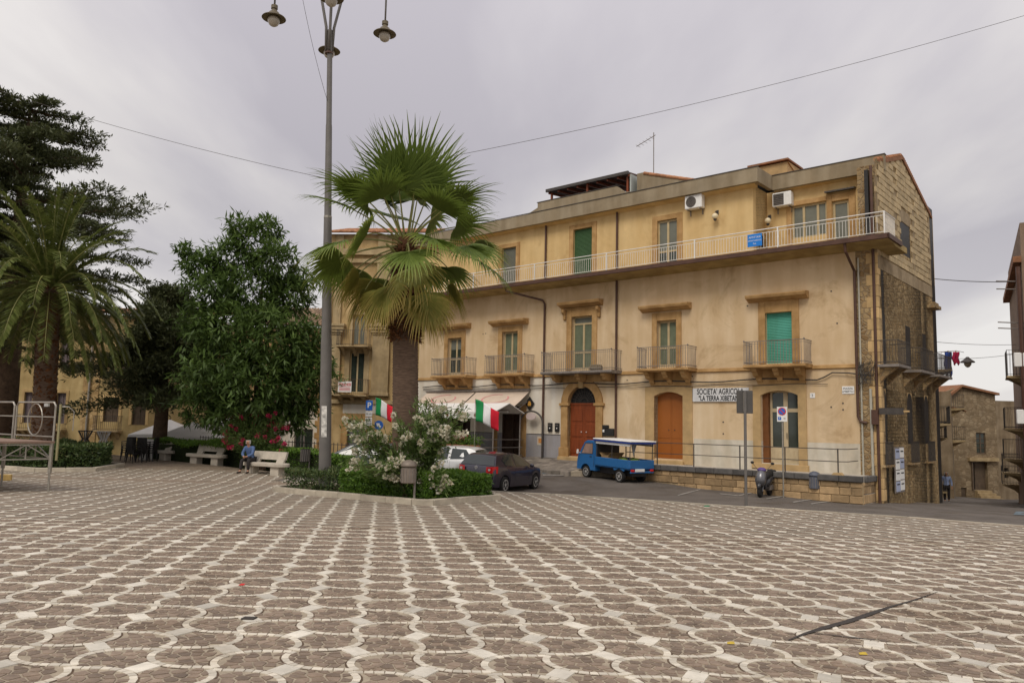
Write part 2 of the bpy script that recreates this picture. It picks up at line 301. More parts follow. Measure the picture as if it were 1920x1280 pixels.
for gx in np.arange(-61,34,2.):
    for gy in np.arange(-6,44,2.):
        for near in (1,0):
            q=[(gx,gy),(gx+2,gy),(gx+2,gy+2),(gx,gy+2)]
            l0=LO+LR*(NEAR_J+1); nx,ny=-LC[1],LC[0]; c=nx*l0[0]+ny*l0[1]
            q=clip_poly(q,nx,ny,c) if near else clip_poly(q,-nx,-ny,-c)
            if len(q)<3: continue
            # clip against the plaza outline (convex on its road side)
            ok=q
            for (a,b),(c2,d) in (zip(EP[:-1],EP[1:]) if gx>-9.5 else [((-19.6,41.6),(-9,33.5))]):
                ex,ey=d-b,-(c2-a); L=math.hypot(ex,ey); ex/=-L; ey/=-L
                ok=clip_poly(ok,ex,ey,ex*a+ey*b) if len(ok)>2 else ok
            if len(ok)<3: continue
            pb.add([(x,y,zpf(x,y)) for x,y in ok],[tuple(range(len(ok)))],0 if near else 1)
plaza=pb.build('plaza',[K['mortar'],K['pave_far']],kind='structure')
UX,VY,RX,RY,AM,BW=.40,.66,.72,.66,.12,.115
def outer():
    P=[(u,0.) for u in np.linspace(.0,UX,8)]
    P+=[(UX+RX*math.sin(t),VY-RY*math.cos(t)) for t in np.linspace(0,PI/2,24)[1:]]
    P+=[(1+AM*math.cos(PI/2*(v-VY)/(1-VY)),v) for v in np.linspace(VY,.985,9)[1:]]
    return np.array(P)
OP=outer(); seg=np.hypot(*np.diff(OP,axis=0).T); AL=np.concatenate([[0],np.cumsum(seg)])
def path(t):
    x=np.interp(t,AL,OP[:,0]); y=np.interp(t,AL,OP[:,1]); d=.01
    tx=np.interp(t+d,AL,OP[:,0])-np.interp(t-d,AL,OP[:,0]); ty=np.interp(t+d,AL,OP[:,1])-np.interp(t-d,AL,OP[:,1]); L=math.hypot(tx,ty) or 1
    return np.array([x,y]),np.array([-ty/L,tx/L])
def inside(u,v,g=.02):
    if v<BW+g or v>1-g: return False
    if u>UX and v<VY:
        if ((u-UX)/(RX-BW-g))**2+((VY-v)/(RY-BW-g))**2>1: return False
    elif v>=VY and u>1+AM*math.cos(PI/2*(v-VY)/(1-VY))-BW-g: return False
    w_=1-v
    xl=AM*math.cos(PI/2*(w_-VY)/(1-VY)) if w_>=VY else UX+RX*math.sqrt(max(0,1-((VY-w_)/RY)**2))-1
    if u<xl+g: return False
    if abs(u)/.28+abs(1-v)/.30<1: return False
    return True
def flips(k,j):
    fx=(j%2==0); d=(k if fx else k+1)+j
    return fx,(d%2!=0)
def c2w(k,j,fx,fy,u,v):
    if fx: u=1-u
    if fy: v=1-v
    p=LO+LC*(k+u)+LR*(j+v); return p[0],p[1]
def vis(x,y,mx=1.5):
    return y>2.6 and abs(x)<.70*y+mx and in_plaza(x,y)
def hid(x,y):      # under the planted island
    return False
def stone(mb,pts,h,th=.014,t=None):
    n=len(pts); zs=[zpf(x,y) for x,y in pts]; cx=sum(p[0] for p in pts)/n; cy=sum(p[1] for p in pts)/n
    a=sum(pts[i][0]*pts[(i+1)%n][1]-pts[(i+1)%n][0]*pts[i][1] for i in range(n))
    if a<0: pts=pts[::-1]; zs=zs[::-1]
    V=[(x,y,z+h-th) for (x,y),z in zip(pts,zs)]+[(cx+(x-cx)*.97,cy+(y-cy)*.97,z+h) for (x,y),z in zip(pts,zs)]
    mb.add(V,[tuple(range(n,2*n))]+[(i,(i+1)%n,n+(i+1)%n,n+i) for i in range(n)],0,t)
def vor_cell():       # crazy-paved fill of one cell: random Voronoi pieces trimmed to the cell
    S=[]
    for _ in range(1500):
        p=(random.uniform(-.45,1.1),random.uniform(.05,1.02)); 
        if inside(*p,-.02) and all((p[0]-q[0])**2+(p[1]-q[1])**2>.160**2 for q in S): S.append(p)
    R=[]
    for i,p in enumerate(S):
        q=[(-.5,.0),(1.2,.0),(1.2,1.1),(-.5,1.1)]
        for l,o in enumerate(S):
            if l==i or (o[0]-p[0])**2+(o[1]-p[1])**2>.6: continue
            nx,ny=o[0]-p[0],o[1]-p[1]; q=clip_poly(q,nx,ny,nx*(o[0]+p[0])/2+ny*(o[1]+p[1])/2)
            if len(q)<3: break
        if len(q)<3: continue
        q=np.array(q); c=q.mean(0); c=np.array(p)*.5+c*.5
        if not inside(*c,.01): c=np.array(p)
        if not inside(*c,.0): continue
        L=[]
        for a in q:
            d=a-c; r=np.linalg.norm(d)+1e-9; a=c+d*max(.3,(r-.02)/r); s_=1.
            for _ in range(10):
                if inside(*(c+(a-c)*s_),.012): break
                s_*=.86
            L.append(c+(a-c)*s_)
        R.append((c,L))
    return R
VAR=[vor_cell() for _ in range(14)]; djoint=MB()
near_b,near_p,near_d=[],[],[]; far=MB()
for j in range(-9,52):
    for k in range(-75,62):
        x,y=LO+LC*(k+.5)+LR*(j+.5)
        if not vis(x,y): continue
        fx,fy=flips(k,j); dist=math.hypot(x,y)
        if j<=NEAR_J:
            t=.0; tot=AL[-1]
            while t<tot-.05:
                e_=min(tot,t+random.uniform(.125,.175)); 
                if tot-e_<.06: e_=tot
                a,na=path(t+.007); b,nb=path(e_-.007); w0=BW*random.uniform(.9,1.02)
                q=[a,b,b+nb*w0,a+na*w0]; near_b.append((dist,[c2w(k,j,fx,fy,*p) for p in q])); t=e_
            for c_,R_ in random.choice(VAR):
                near_p.append((dist+.02*random.random(),[c2w(k,j,fx,fy,*p) for p in R_]))
            ts=np.linspace(UX*.9,AL[-1],12); V=[]
            for t_ in ts:
                p,n_=path(t_)
                for r_ in (p-n_*.028,p+n_*.012):
                    X_,Y_=c2w(k,j,fx,fy,*r_); V.append((X_,Y_,zpf(X_,Y_)+.0025))
            djoint.add(V,[(2*i,2*i+2,2*i+3,2*i+1) if fx==fy else (2*i+1,2*i+3,2*i+2,2*i) for i in range(11)])
        else:
            ts=np.linspace(0,AL[-1],13); A=[path(t) for t in ts]
            V=[];
            for p,n_ in A:
                for r_ in (p,p+n_*BW):
                    X_,Y_=c2w(k,j,fx,fy,*r_); V.append((X_,Y_,zpf(X_,Y_)+.007))
            F=[(2*i,2*i+2,2*i+3,2*i+1) if fx==fy else (2*i+1,2*i+3,2*i+2,2*i) for i in range(12)]
            far.add(V,F,0)
            o=len(far.t)
            for i in range(12): far.t[o-1-i]=random.random()
        if (k+j)%2==0:     # pale diamond at the node k,j
            fx=(j%2==0); sgn=1 if fx else -1
            D=[(.01,.27),(.24,-.08),(.12,-.165),(-.01,-.27),(-.24,.08),(-.12,.165)]
            q=[]
            for u,v in D:
                p=LO+LC*(k-u*sgn)+LR*(j+v); q.append((p[0],p[1]))
            if j<=NEAR_J: near_d.append((dist,q))
            else:
                a=sum(q[i][0]*q[(i+1)%6][1]-q[(i+1)%6][0]*q[i][1] for i in range(6)); q=q if a>0 else q[::-1]
                far.add([(x_,y_,zpf(x_,y_)+.009) for x_,y_ in q],[(0,1,2,3,4,5)],0)
for nm,lst,h,mt in (('paving_stone',near_p,.005,'porphyry'),('border_stone',near_b,.007,'marble'),('diamond_slab',near_d,.009,'slab')):
    lst.sort(key=lambda a:a[0]); vis_=[q for q in lst if q[1][0][1]>3.4 and abs(q[1][0][0])<.67*q[1][0][1]+.1]; ids=set(id(q) for q in vis_[:300]); rest=MB()
    for q in lst:
        hh=h+random.uniform(-.0012,.0012)
        if id(q) in ids:
            b=MB(); stone(b,q[1],hh); b.build(nm,K[mt],plaza,tint=True)
        else: stone(rest,q[1],hh)
    if rest.f: rest.build(nm+'s',K[mt],plaza,tint=True,kind='stuff')
K['djoint']=mat('dark_joint',(.10,.065,.04),.95,.3,6,.2,40)
djoint.build('dark_joints',K['djoint'],plaza,kind='stuff')
far.build('far_border_stones',K['marble'],plaza,tint=True,kind='stuff')
# kerb along the road: pale stones, one by one
kb=[(-4,29.9)]+EDGE+[(21,12.6)]
for (a,b),(c,d) in zip(kb[:-1],kb[1:]):
    L=math.hypot(c-a,d-b); n=max(1,round(L/.95)); ux,uy=(c-a)/L,(d-b)/L
    for i in range(n):
        t0,t1=i*L/n+.006,(i+1)*L/n-.006; P=[(a+ux*t0,b+uy*t0),(a+ux*t1,b+uy*t1),(a+ux*t1-uy*.22,b+uy*t1+ux*.22),(a+ux*t0-uy*.22,b+uy*t0+ux*.22)]
        hh=.018+random.uniform(-.004,.004)
        mb=MB(); mb.add([(x,y,zpf(x,y)-.4) for x,y in P]+[(x,y,zpf(x,y)+hh) for x,y in P],[(4,5,6,7),(0,1,5,4),(1,2,6,5),(2,3,7,6),(3,0,4,7)]); mb.build('kerb_stone',K['kerb'],plaza,tint=True)
# dark tapered strips and a tiny drain cover in the paving
def strip(pts,ws,h):
    mb=MB(); V=[]
    for i,(p,w_) in enumerate(zip(pts,ws)):
        a=pts[max(0,i-1)];b=pts[min(len(pts)-1,i+1)];L=math.hypot(b[0]-a[0],b[1]-a[1]);nx,ny=-(b[1]-a[1])/L,(b[0]-a[0])/L
        for s_ in (-1,1):
            x,y=p[0]+nx*w_*s_,p[1]+ny*w_*s_; V.append((x,y,zpf(x,y)+h))
    mb.add(V,[(2*i,2*i+2,2*i+3,2*i+1)[::-1] for i in range(len(pts)-1)]); return mb
K['tar']=mat('tar',(.045,.038,.033),.8,.2,8,.2,50)
strip([(2.55,7.25),(2.8,7.52),(3.1,7.8),(3.5,8.15),(3.9,8.55),(4.3,8.95),(4.8,9.4),(5.4,10.0)],[.008,.02,.036,.04,.036,.018,.014,.004],.0125).build('crack_seal',K['tar'],plaza)
strip([(2.9,7.55),(3.2,7.42),(3.5,7.3)],[.008,.016,.005],.0135).build('crack_seal',K['tar'],plaza)
mb=MB(); stone(mb,[(-2.46,7.44),(-2.34,7.44),(-2.33,7.53),(-2.45,7.53)],.022); mb.build('drain_cover',K['tar'],plaza)
# road paint: blue and white crossing near the cafe, white bay lines, blue bays
K['wpaint']=mat('worn_white_paint',(.27,.25,.225),.85,.5,6,.2,60); K['bpaint']=mat('worn_blue_paint',(.13,.165,.19),.85,.4,5,.2,60)
road=bpy.data.objects['road']
def rpaint(name,pts,m_):
    n=10; V=[]
    a,b,c,d=[Vector((p[0],p[1],0)) for p in pts]
    for i in range(n+1):
        for p in (a.lerp(b,i/n),d.lerp(c,i/n)): V.append((p.x,p.y,zrf(p.x,p.y)+.016))
    mb=MB(); mb.add(V,[(2*i,2*i+2,2*i+3,2*i+1) for i in range(n)]); return mb.build(name,m_,road)
def gr(px,py,fn=zrf,Y0=20):
    Y=Y0
    for _ in range(60):
        p=at(px,py,Y); h=p.z-fn(p.x,p.y); Y+=h/ max(.02,-(at(px,py,1).z-CH))*.6
    p=at(px,py,Y); return (p.x,p.y)
for i in range(7):
    y0=868+i*3.6; a=gr(1012+i*1,y0,Y0=36); b=gr(1066-i*1.5,y0+.8,Y0=36); c=gr(1066-i*1.5,y0+2.6,Y0=36); d=gr(1012+i,y0+1.8,Y0=36)
    rpaint('crossing_stripe',[a,b,c,d],K['wpaint'] if i%2==0 else K['bpaint'])
for p in ([(1270,928),(1312,917),(1314,918.2),(1272,929.6)],[(1384,928.5),(1418,921.5),(1420,922.8),(1386,930)],[(1350,925),(1384,928.5),(1384,930),(1350,926.5)],[(1436,934.5),(1475,929),(1477,930.3),(1438,936)],[(1486,941),(1522,935.5),(1524,937),(1488,942.6)],[(1520,944),(1560,938),(1562,939.5),(1522,945.6)]):
    rpaint('bay_line',[gr(*q,Y0=27) for q in p],K['wpaint'])
for p in ([(1905,959),(1920,959),(1920,966),(1900,965)],): rpaint('blue_bay_mark',[gr(*q,Y0=27) for q in p],K['bpaint'])
# ------------------------------------------------------------ main palazzo  (local x = along the facade to the right, y = into the house)
CB=Vector((13.3645,30,0)); RZ=-(PI/2-YAW)
Lx=Vector((math.sin(YAW),-math.cos(YAW),0)); Ly=Vector((math.cos(YAW),math.sin(YAW),0))
def W(s,o,z): return CB-Lx*s-Ly*o+Vector((0,0,z))      # facade coordinates: s metres left of the corner pipe, o metres out
pal=thing('palazzo','long three-storey peach and yellow palazzo with white roof-terrace balcony and arched doors','building',CB,RZ)
WL=25.0
mid=[(21.45,22.55,4.4,6.5),(17.25,18.35,4.4,6.62),(12.45,13.7,4.4,7.1),(7.8,8.8,4.4,6.55),(2.5,3.62,4.4,6.52)]
doors=[(12.15,13.85,.15,3.6),(7.47,8.93,.26,3.28),(2.3,3.85,.3,3.28)]
cafe=[(17.0,18.5,-.3,2.6),(20.6,22.4,-.3,2.6)]
X=lambda o:(-o[1],-o[0],o[2],o[3])
# lower wall in colour zones, each a real panel of render
z0=-1.6; zb=4.12
def panel(name,m_,s0,s1,a,b,ops=(),dep=.42):
    mb=MB(); mb.wall(-s1,-s0,a,b,[(-min(o[1],s1),-max(o[0],s0),max(o[2],a),min(o[3],b),('b' if o[2]<a else '')+('t' if o[3]>b else '')) for o in ops if o[0]<s1 and o[1]>s0 and o[2]<b and o[3]>a],0,dep); return mb.build(name,m_,pal)
panel('first_floor_wall',K['plaster'],-.05,WL,zb,8.72,mid)
panel('ground_floor_wall',K['plaster'],-.05,6.0,1.2,zb,doors)
panel('cream_ground_floor_wall',K['cream'],6.0,14.2,1.2,zb,doors)
panel('white_ground_floor_wall',K['wplaster'],14.2,WL,1.2,zb,doors+cafe)
panel('chalk_plinth',K['cplaster'],-.05,6.95,z0,1.2,doors)
panel('cream_plinth',K['cream'],6.95,14.2,z0,1.2,doors)
panel('grey_plinth',K['gplaster'],14.2,WL,z0,1.2,doors+cafe)
for a,b in ((-16.5,-14.2),(-20.6,-18.9),(-WL,-22.4)): mb=MB(); mb.box(a,b,-.015,.0,1.17,1.2); mb.build('plinth_line',K['diron'],pal)
mb=MB(); mb.prism([(-.075,4.13),(0,4.10),(0,4.27),(-.04,4.26)],-WL,.05,'x'); mb.build('belt_course',K['ochre'],pal)
mb=MB(); mb.box(-WL,.85,.43,9.2,z0,8.6); mb.build('inner_core',K['black'],pal)
mb=MB(); mb.quad((-WL,9.2,z0),(-WL,0,z0),(-WL,0,12.2),(-WL,9.2,12.2)); mb.quad((.85,9.2,z0),(-WL,9.2,z0),(-WL,9.2,12.0),(.85,9.2,12.0)); mb.build('rear_wall',K['yplaster'],pal)
# upper storey
up=[(17.5,18.5,9.0,11.25),(12.5,13.65,9.0,11.58),(7.75,8.78,9.0,11.27)]
panel('upper_wall',K['yplaster'],4.1,WL,8.9,12.15,up,.3)
mb=MB(); mb.box(-WL,-4.1,.31,9.2,8.61,12.3); mb.box(-4.1,.84,1.8,9.2,8.61,12.3); mb.build('upper_core',K['black'],pal)
mb=MB()
mb.quad((-4.1,0,8.9),(-4.1,1.5,8.9),(-4.1,1.5,12.15),(-4.1,0,12.15)); mb.wall(-4.1,.86,8.9,12.15,[(-3.0,-1.5,9.9,11.35),(-1.28,-.6,9.0,11.27)],1.5,.18); mb.build('recessed_wall',K['yplaster'],pal)
# long balcony slab and gutter
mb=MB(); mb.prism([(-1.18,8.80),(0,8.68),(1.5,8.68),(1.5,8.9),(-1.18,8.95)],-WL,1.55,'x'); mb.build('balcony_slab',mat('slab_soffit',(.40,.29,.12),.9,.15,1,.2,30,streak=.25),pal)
mb=MB(); mb.prism([(-1.26,8.79),(-1.185,8.78),(-1.185,8.98),(-1.26,8.97)],-WL,1.63,'x'); mb.prism([(1.555,8.79),(1.63,8.79),(1.63,8.97),(1.555,8.97)],-1.26,.55,'y'); mb.build('slab_gutter',K['pipe'],pal)
rl=MB(); zt,zl=9.83,9.06
rl.tube([(-WL,-1.1,zt),(1.44,-1.1,zt)],.021,6); rl.tube([(-WL,-1.1,zt-.14),(1.44,-1.1,zt-.14)],.014,4); rl.tube([(-WL,-1.1,zl),(1.44,-1.1,zl)],.016,4); rl.tube([(1.44,-1.1,zt),(1.44,.3,zt)],.026,6); rl.tube([(1.44,-1.1,zl),(1.44,.3,zl)],.016,4)
rail=rl.build('terrace_railing',K['wrail'],pal)
mb=MB()
for i in range(int((WL+1.3)/.125)): x=-WL+.06+i*.125; mb.box(x-.0065,x+.0065,-1.1065,-1.0935,zl,zt-.14)
for i in range(11): y=-1.0+i*.125; mb.box(1.432,1.448,y-.008,y+.008,zl,zt)
mb.build('balusters',K['wrail'],rail,kind='stuff')
for s_ in (-1.44,2.6,6.3,10.9,15.3,19.6,23.8):
    mb=MB(); mb.box(-s_-.025,-s_+.025,-1.125,-1.075,8.96,zt); mb.build('post',K['wrail'],rail)
# parapets
def par(name,pts,y0,y1,x=None): mb=MB(); mb.prism(pts,y0,y1,'y'); return mb.build(name,K['concrete'],pal)
par('parapet',[(-WL,12.12),(-3.68,12.12),(-3.68,12.76),(-9.75,12.78),(-10.3,12.86),(-10.75,13.22),(-15.66,13.24),(-15.66,12.98),(-16.3,12.75),(-WL,12.75)],-.5,-.32)
par('recessed_parapet',[(-3.68,12.12),(.92,12.12),(.92,12.76),(-3.68,12.76)],1.1,1.28)
mb=MB(); mb.box(-3.86,-3.68,-.32,1.1,12.12,12.76); mb.build('parapet_return',K['concrete'],pal)
mb=MB(); mb.prism([(-.32,12.12),(.02,12.02),(.02,12.2),(-.32,12.2)],-WL,-3.9,'x'); mb.prism([(1.28,12.12),(1.52,12.06),(1.52,12.2),(1.28,12.2)],-3.68,.86,'x'); mb.build('cornice',K['yplaster'],pal)
mb=MB(); mb.box(-WL,-3.6,-.53,-.5,12.755,12.785); mb.box(-15.7,-10.7,-.53,-.29,13.24,13.27); mb.box(-3.7,.95,1.07,1.31,12.762,12.79); mb.build('coping',K['diron'],pal)
# roof, tiles one by one on the slope that shows over the gable
mb=MB(); mb.prism([(1.4,12.66),(4.0,13.5),(8.9,11.9),(8.9,11.8),(4.0,13.35),(1.4,12.5)],-12,.9,'x'); mb.build('roof',K['tile'],pal)
for i in range(24):
    y=.35+i*.155; z=12.36+(y-.3)*.324
    if y<4.05:
        for dx in (0,): 
            q=MB(); q.lathe([(.085,0),(.075,.34)],(0,0,0),8,'y'); o=q.build('roof_tile',K['tile'],pal,loc=(.80-dx,y,z),tint=True)
for i in range(28):
    y=4.1+i*.165; z=13.52-(y-4.0)*.327; q=MB(); q.lathe([(.075,0),(.085,.3)],(0,0,0),8,'y'); q.build('roof_tile',K['tile'],pal,loc=(.80,y,z),tint=True)
# --- windows
def surround(par_,s0,s1,za,zb_,w_=.33,top=.3,out=.05,hood=None,ent=0):
    mb=MB(); mb.bbox(-s1-w_,-s1,-out,.06,za,zb_+top,.01); mb.bbox(-s0,-s0+w_,-out,.06,za,zb_+top,.01); mb.bbox(-s1+.002,-s0-.002,-out+.004,.06,zb_,zb_+top-.003,.008)
    if ent: mb.bbox(-s1-w_-.02,-s0+w_+.02,-out-.03,0,zb_+top,zb_+top+ent,.01)
    mb.build('surround',K['ochre'],par_)
    if hood:
        z=hood; c=(s0+s1)/2; h=1.27
        mb=MB(); mb.prism([(-.05,z),(-.16,z+.04),(-.26,z+.1),(-.40,z+.13),(-.44,z+.22),(-.44,z+.27),(.02,z+.31),(.02,z)],-c-h,-c+h,'x'); mb.build('hood',K['ochre'],par_)
def french(s0,s1,za,zb_,glass='blind',dep=.2,trans=None,rail_z=.85,low=None):
    fr=MB(); x0,x1=-s1,-s0; y=dep; c=(x0+x1)/2; f=.07; zt=zb_ if not trans else trans
    for a,b in ((x0,x0+f),(c-f*.8,c+f*.8),(x1-f,x1)): fr.bbox(a,b,y-.03,y+.03,za,zt,.008)
    for a,b in ((za,za+.14),(za+rail_z,za+rail_z+.08),(zt-.09,zt)): fr.box(x0,x1,y-.026,y+.026,a,b)
    if trans: fr.box(x0,x1,y-.03,y+.03,zb_-.06,zb_); fr.box(x0,x0+f,y-.03,y+.03,zt,zb_); fr.box(x1-f,x1,y-.03,y+.03,zt,zb_)
    o=fr.build('window',K['frame'],pal)
    cells=[(x0+f,c-f*.8),(c+f*.8,x1-f)]; rows=[(za+.14,za+rail_z),(za+rail_z+.08,zt-.09)]
    for a,b in cells:
        for r,(p,q) in enumerate(rows):
            mb=MB(); mb.box(a,b,y+.002,y+.016,p,q); mb.build('pane',K[(low or glass) if r==0 else glass],o)
    if trans: mb=MB(); mb.box(x0+f,x1-f,y+.002,y+.016,zt,zb_-.06); mb.build('pane',K['gyblind'],o)
    return o
def roller(s0,s1,za,zb_,m_,dep=.16):
    o=MB(); x0,x1=-s1,-s0; n=int((zb_-za)/.065); h=(zb_-za)/n
    for i in range(n): z=za+i*h; o.prism([(dep,z+.004),(dep-.012,z+h*.5),(dep,z+h-.004),(dep+.02,z+h-.004),(dep+.02,z+.004)],x0,x1,'x')
    return o.build('roller_shutter',m_,pal)
w=french(*mid[0],glass='glass'); surround(w,*mid[0],.3,.42,hood=6.98)
for a,b in ((-22.47,-22.05),(-21.95,-21.53)): mb=MB(); mb.box(a,b,.19,.197,5.85,6.42); mb.build('roller_blind',K['gyblind'],w)
w=french(*mid[1]); surround(w,*mid[1],.3,.28,hood=6.95)
w=french(*mid[2],trans=6.78); surround(w,*mid[2],.31,.38,hood=7.56,ent=.06)
for s_ in (12.0,14.1): mb=MB(); mb.prism([(-.05,7.5),(-.3,7.5),(-.28,7.34),(-.14,7.2),(-.12,7.0),(-.05,6.95)],-s_-.07,-s_+.07,'x'); mb.build('scroll_bracket',K['ochre'],w)
w=french(*mid[3]); surround(w,*mid[3],.26,.38,hood=6.98)
w=roller(*mid[4],K['teal']); surround(w,*mid[4],.3,.5,hood=7.0)
w=roller(*up[0],K['gyblind'],.1); surround(w,*up[0],.27,.22)
w=roller(*up[1],K['gblind'],.1); surround(w,*up[1],.27,.25)
w=french(*up[2],glass='gyblind',dep=.1,rail_z=.75,low='glass'); surround(w,*up[2],.27,.24)
fr=MB(); y=1.6     # triple window and glazed door of the recessed bay
for a,b in ((-3.0,-2.92),(-2.55,-2.45),(-1.95,-1.85),(-1.58,-1.5)): fr.box(a,b,y-.04,y+.03,9.9,11.35)
for a,b in ((9.9,9.97),(11.27,11.35)): fr.box(-2.999,-1.501,y-.035,y+.025,a,b)
w=fr.build('window',K['frame'],pal)
for a,b in ((-2.92,-2.55),(-2.45,-1.95),(-1.85,-1.58)): mb=MB(); mb.box(a,b,y,y+.012,9.97,11.27); mb.build('pane',K['gyblind'],w)
mb=MB(); mb.bbox(-3.22,-3.0,1.44,1.52,9.0,11.55,.01); mb.bbox(-3.0,-1.5,1.445,1.52,11.35,11.55,.01); mb.bbox(-1.5,-1.29,1.44,1.52,8.95,11.6,.01); mb.bbox(-.6,-.34,1.44,1.52,8.95,11.6,.01); mb.bbox(-1.29,-.6,1.445,1.52,11.27,11.58,.01); mb.build('surround',K['ochre'],w)
mb=MB(); mb.prism([(1.2,11.62),(1.5,11.66),(1.5,11.74),(1.2,11.68)],-1.5,-.3,'x'); mb.build('hood',K['diron'],w)
fr=MB(); 
for a,b in ((-1.27,-1.18),(-.69,-.61)): fr.box(a,b,y-.03,y+.03,8.95,11.26)
for a,b in ((8.95,9.1),(11.15,11.26)): fr.box(-1.18,-.69,y-.03,y+.03,a,b)
w=fr.build('glazed_door',K['frame'],pal); mb=MB(); mb.box(-1.18,-.69,y,y+.012,9.1,11.15); mb.build('pane',K['gyblind'],w)
mb=MB(); mb.box(-4.11,-4.085,.55,1.0,9.55,10.1); mb.build('hatch',K['black'],pal)
# --- first-floor balconies
def balcony(s0,s1,out=.82,zf=4.3,zt=5.26,dz=.62):
    mb=MB(); x0,x1=-s1,-s0; mb.prism([(-out-.04,zf-.10),(-out-.04,zf-.02),(-out,zf),(.0,zf),(0,zf-.14),(-out+.1,zf-.14)],x0-.04,x1+.04,'x'); b=mb.build('balcony',K['iron'] if out>.86 else K['ochre'],pal)
    r=MB()
    for z in (zt,zf+.1): r.tube([(x0,0,z),(x0,-out,z),(x1,-out,z),(x1,0,z)],.016,5)
    r.tube([(x0,0,zt-.1),(x0,-out,zt-.1),(x1,-out,zt-.1),(x1,0,zt-.1)],.009,4)
    n=int((x1-x0)/.115)
    for i in range(n+1): x=x0+(x1-x0)*i/n; r.box(x-.008,x+.008,-out-.008,-out+.008,zf,zt)
    for x in (x0,x1):
        for i in range(1,7): yy=-out*i/7; r.box(x-.008,x+.008,yy-.008,yy+.008,zf,zt)
    for x in (x0,x1): r.sph((x,-out,zt+.03),.035,8,6)
    r.build('railing',K['iron'],b)
    for t in (.14,.5,.86):
        c=x0+(x1-x0)*t; q=MB(); q.prism([(0,zf-.14),(-out+.12,zf-.14),(-out+.14,zf-.26),(-out+.24,zf-.3),(-out+.3,zf-.42),(-.22,zf-.5),(-.16,zf-dz),(0,zf-dz-.1)],c-.11,c+.11,'x'); q.build('bracket',K['ochre'],b)
    q=MB(); q.box(x0+.25,x1-.25,-.06,0,zf-dz-.14,zf-.145); q.build('backing_stone',K['ochre'],b)
    return b
balcony(20.25,23.0); balcony(16.1,18.85); b3=balcony(10.72,14.9,.9,dz=.35); balcony(6.8,9.35); balcony(1.72,4.22)
mb=MB(); mb.bbox(-12.0,-11.35,-.86,-.68,4.32,4.5,.01); 
for i in range(9): mb.sph((-11.98+i*.075,-.77,4.52+.03*random.random()),.05,6,5)
mb.build('flower_box',K['concrete'],b3)
# --- ground floor doors
def arch_frame(name,c,r_in,w_out,zbase,zspring,ztop,rise,par_,out=.08,m_='sand',foot=0):
    """stone surround with an arched hole: r_in half width, rise of the arch"""
    n=14; R=(r_in*r_in+rise*rise)/(2*rise); cz=zspring+rise-R; a0=math.asin(min(1,r_in/R))
    inn=[(c-r_in,zbase),(c-r_in,zspring)]+[(c+R*math.sin(-a0+2*a0*i/n),cz+R*math.cos(-a0+2*a0*i/n)) for i in range(1,n)]+[(c+r_in,zspring),(c+r_in,zbase)]
    if ztop is None: outp=[(c-w_out,zbase),(c-w_out,zspring)]+[(c-w_out*math.cos(PI*i/n),zspring+w_out*math.sin(PI*i/n)) for i in range(1,n)]+[(c+w_out,zspring),(c+w_out,zbase)]
    else:
        outp=[(c-w_out,zbase),(c-w_out,zspring)]
        for i in range(1,n): t=-1+2*i/n; outp.append((c+w_out*t,ztop))
        outp+=[(c+w_out,zspring),(c+w_out,zbase)]
        outp[2]=(c-w_out,ztop); outp[n]=(c+w_out,ztop)
    mb=MB(); m_n=len(inn); V=[(x,-out,z) for x,z in inn]+[(x,-out,z) for x,z in outp]+[(x,.38,z) for x,z in inn]+[(x,0,z) for x,z in outp]; F=[]
    for i in range(m_n-1): F+=[(m_n+i,m_n+i+1,i+1,i)[::-1],(i,i+1,2*m_n+i+1,2*m_n+i),(m_n+i+1,m_n+i,3*m_n+i,3*m_n+i+1)]
    mb.add(V,F)
    if foot:
        for sx in (-1,1): mb.bbox(c+sx*(r_in+w_out)/2-.29,c+sx*(r_in+w_out)/2+.29,-out-.05,.0,zbase-.1,zbase+.45,.02); mb.bbox(c+sx*(r_in+w_out)/2-.3,c+sx*(r_in+w_out)/2+.3,-out-.06,.0,zspring-.12,zspring+.02,.02)
    return mb.build(name,K[m_],par_)
d=MB()
for a,b in ((-13.86,-13.005),(-12.995,-12.14)):
    d.box(a,b,.2,.26,.12,2.68)
    for p,q in ((.3,1.0),(1.12,1.75),(1.87,2.55)): d.bbox(a+.1,b-.1,.175,.2,p,q,.02)
d.box(-13.9,-12.1,.17,.26,2.68,2.78); D=d.build('arched_door',K['wood'],pal)
arch_frame('surround',-13.0,.85,1.25,.12,2.75,None,.849,D,.09,'ochre',1)
mb=MB(); mb.box(-13.9,-12.1,.24,.25,2.75,3.65); mb.build('fanlight_glass',K['black'],D)
mb=MB()
for i in range(1,12): a=PI*i/12; mb.tube([(-13+.2*math.cos(a),.18,2.8+.2*math.sin(a)),(-13+.83*math.cos(a),.18,2.8+.8*math.sin(a))],.014,4)
for r_ in (.22,.55,.82): mb.tube([(-13+r_*math.cos(PI*i/16),.18,2.8+r_*.97*math.sin(PI*i/16)) for i in range(17)],.014,4)
mb.build('fanlight_grille',K['diron'],D)
mb=MB(); mb.prism([(-13.12,3.5),(-12.88,3.5),(-12.84,3.95),(-13.16,3.95)],-.16,-.0,'y'); mb.build('keystone',K['sand'],D)
for x in (-12.85,-13.15): mb=MB(); mb.sph((x,.16,1.35),.035,8,6); mb.build('handle',K['chrome'],D)
d=MB()
for a,b in ((-8.95,-8.205),(-8.195,-7.45)): d.box(a,b,.3,.34,.2,3.3); d.bbox(a+.05,b-.05,.288,.3,.28,1.1,.01); d.bbox(a+.05,b-.05,.288,.3,1.18,3.05,.01)
D=d.build('double_door',K['brownsteel'],pal); arch_frame('surround',-8.2,.73,1.2,.05,3.08,3.5,.19,D,.05,'sand')
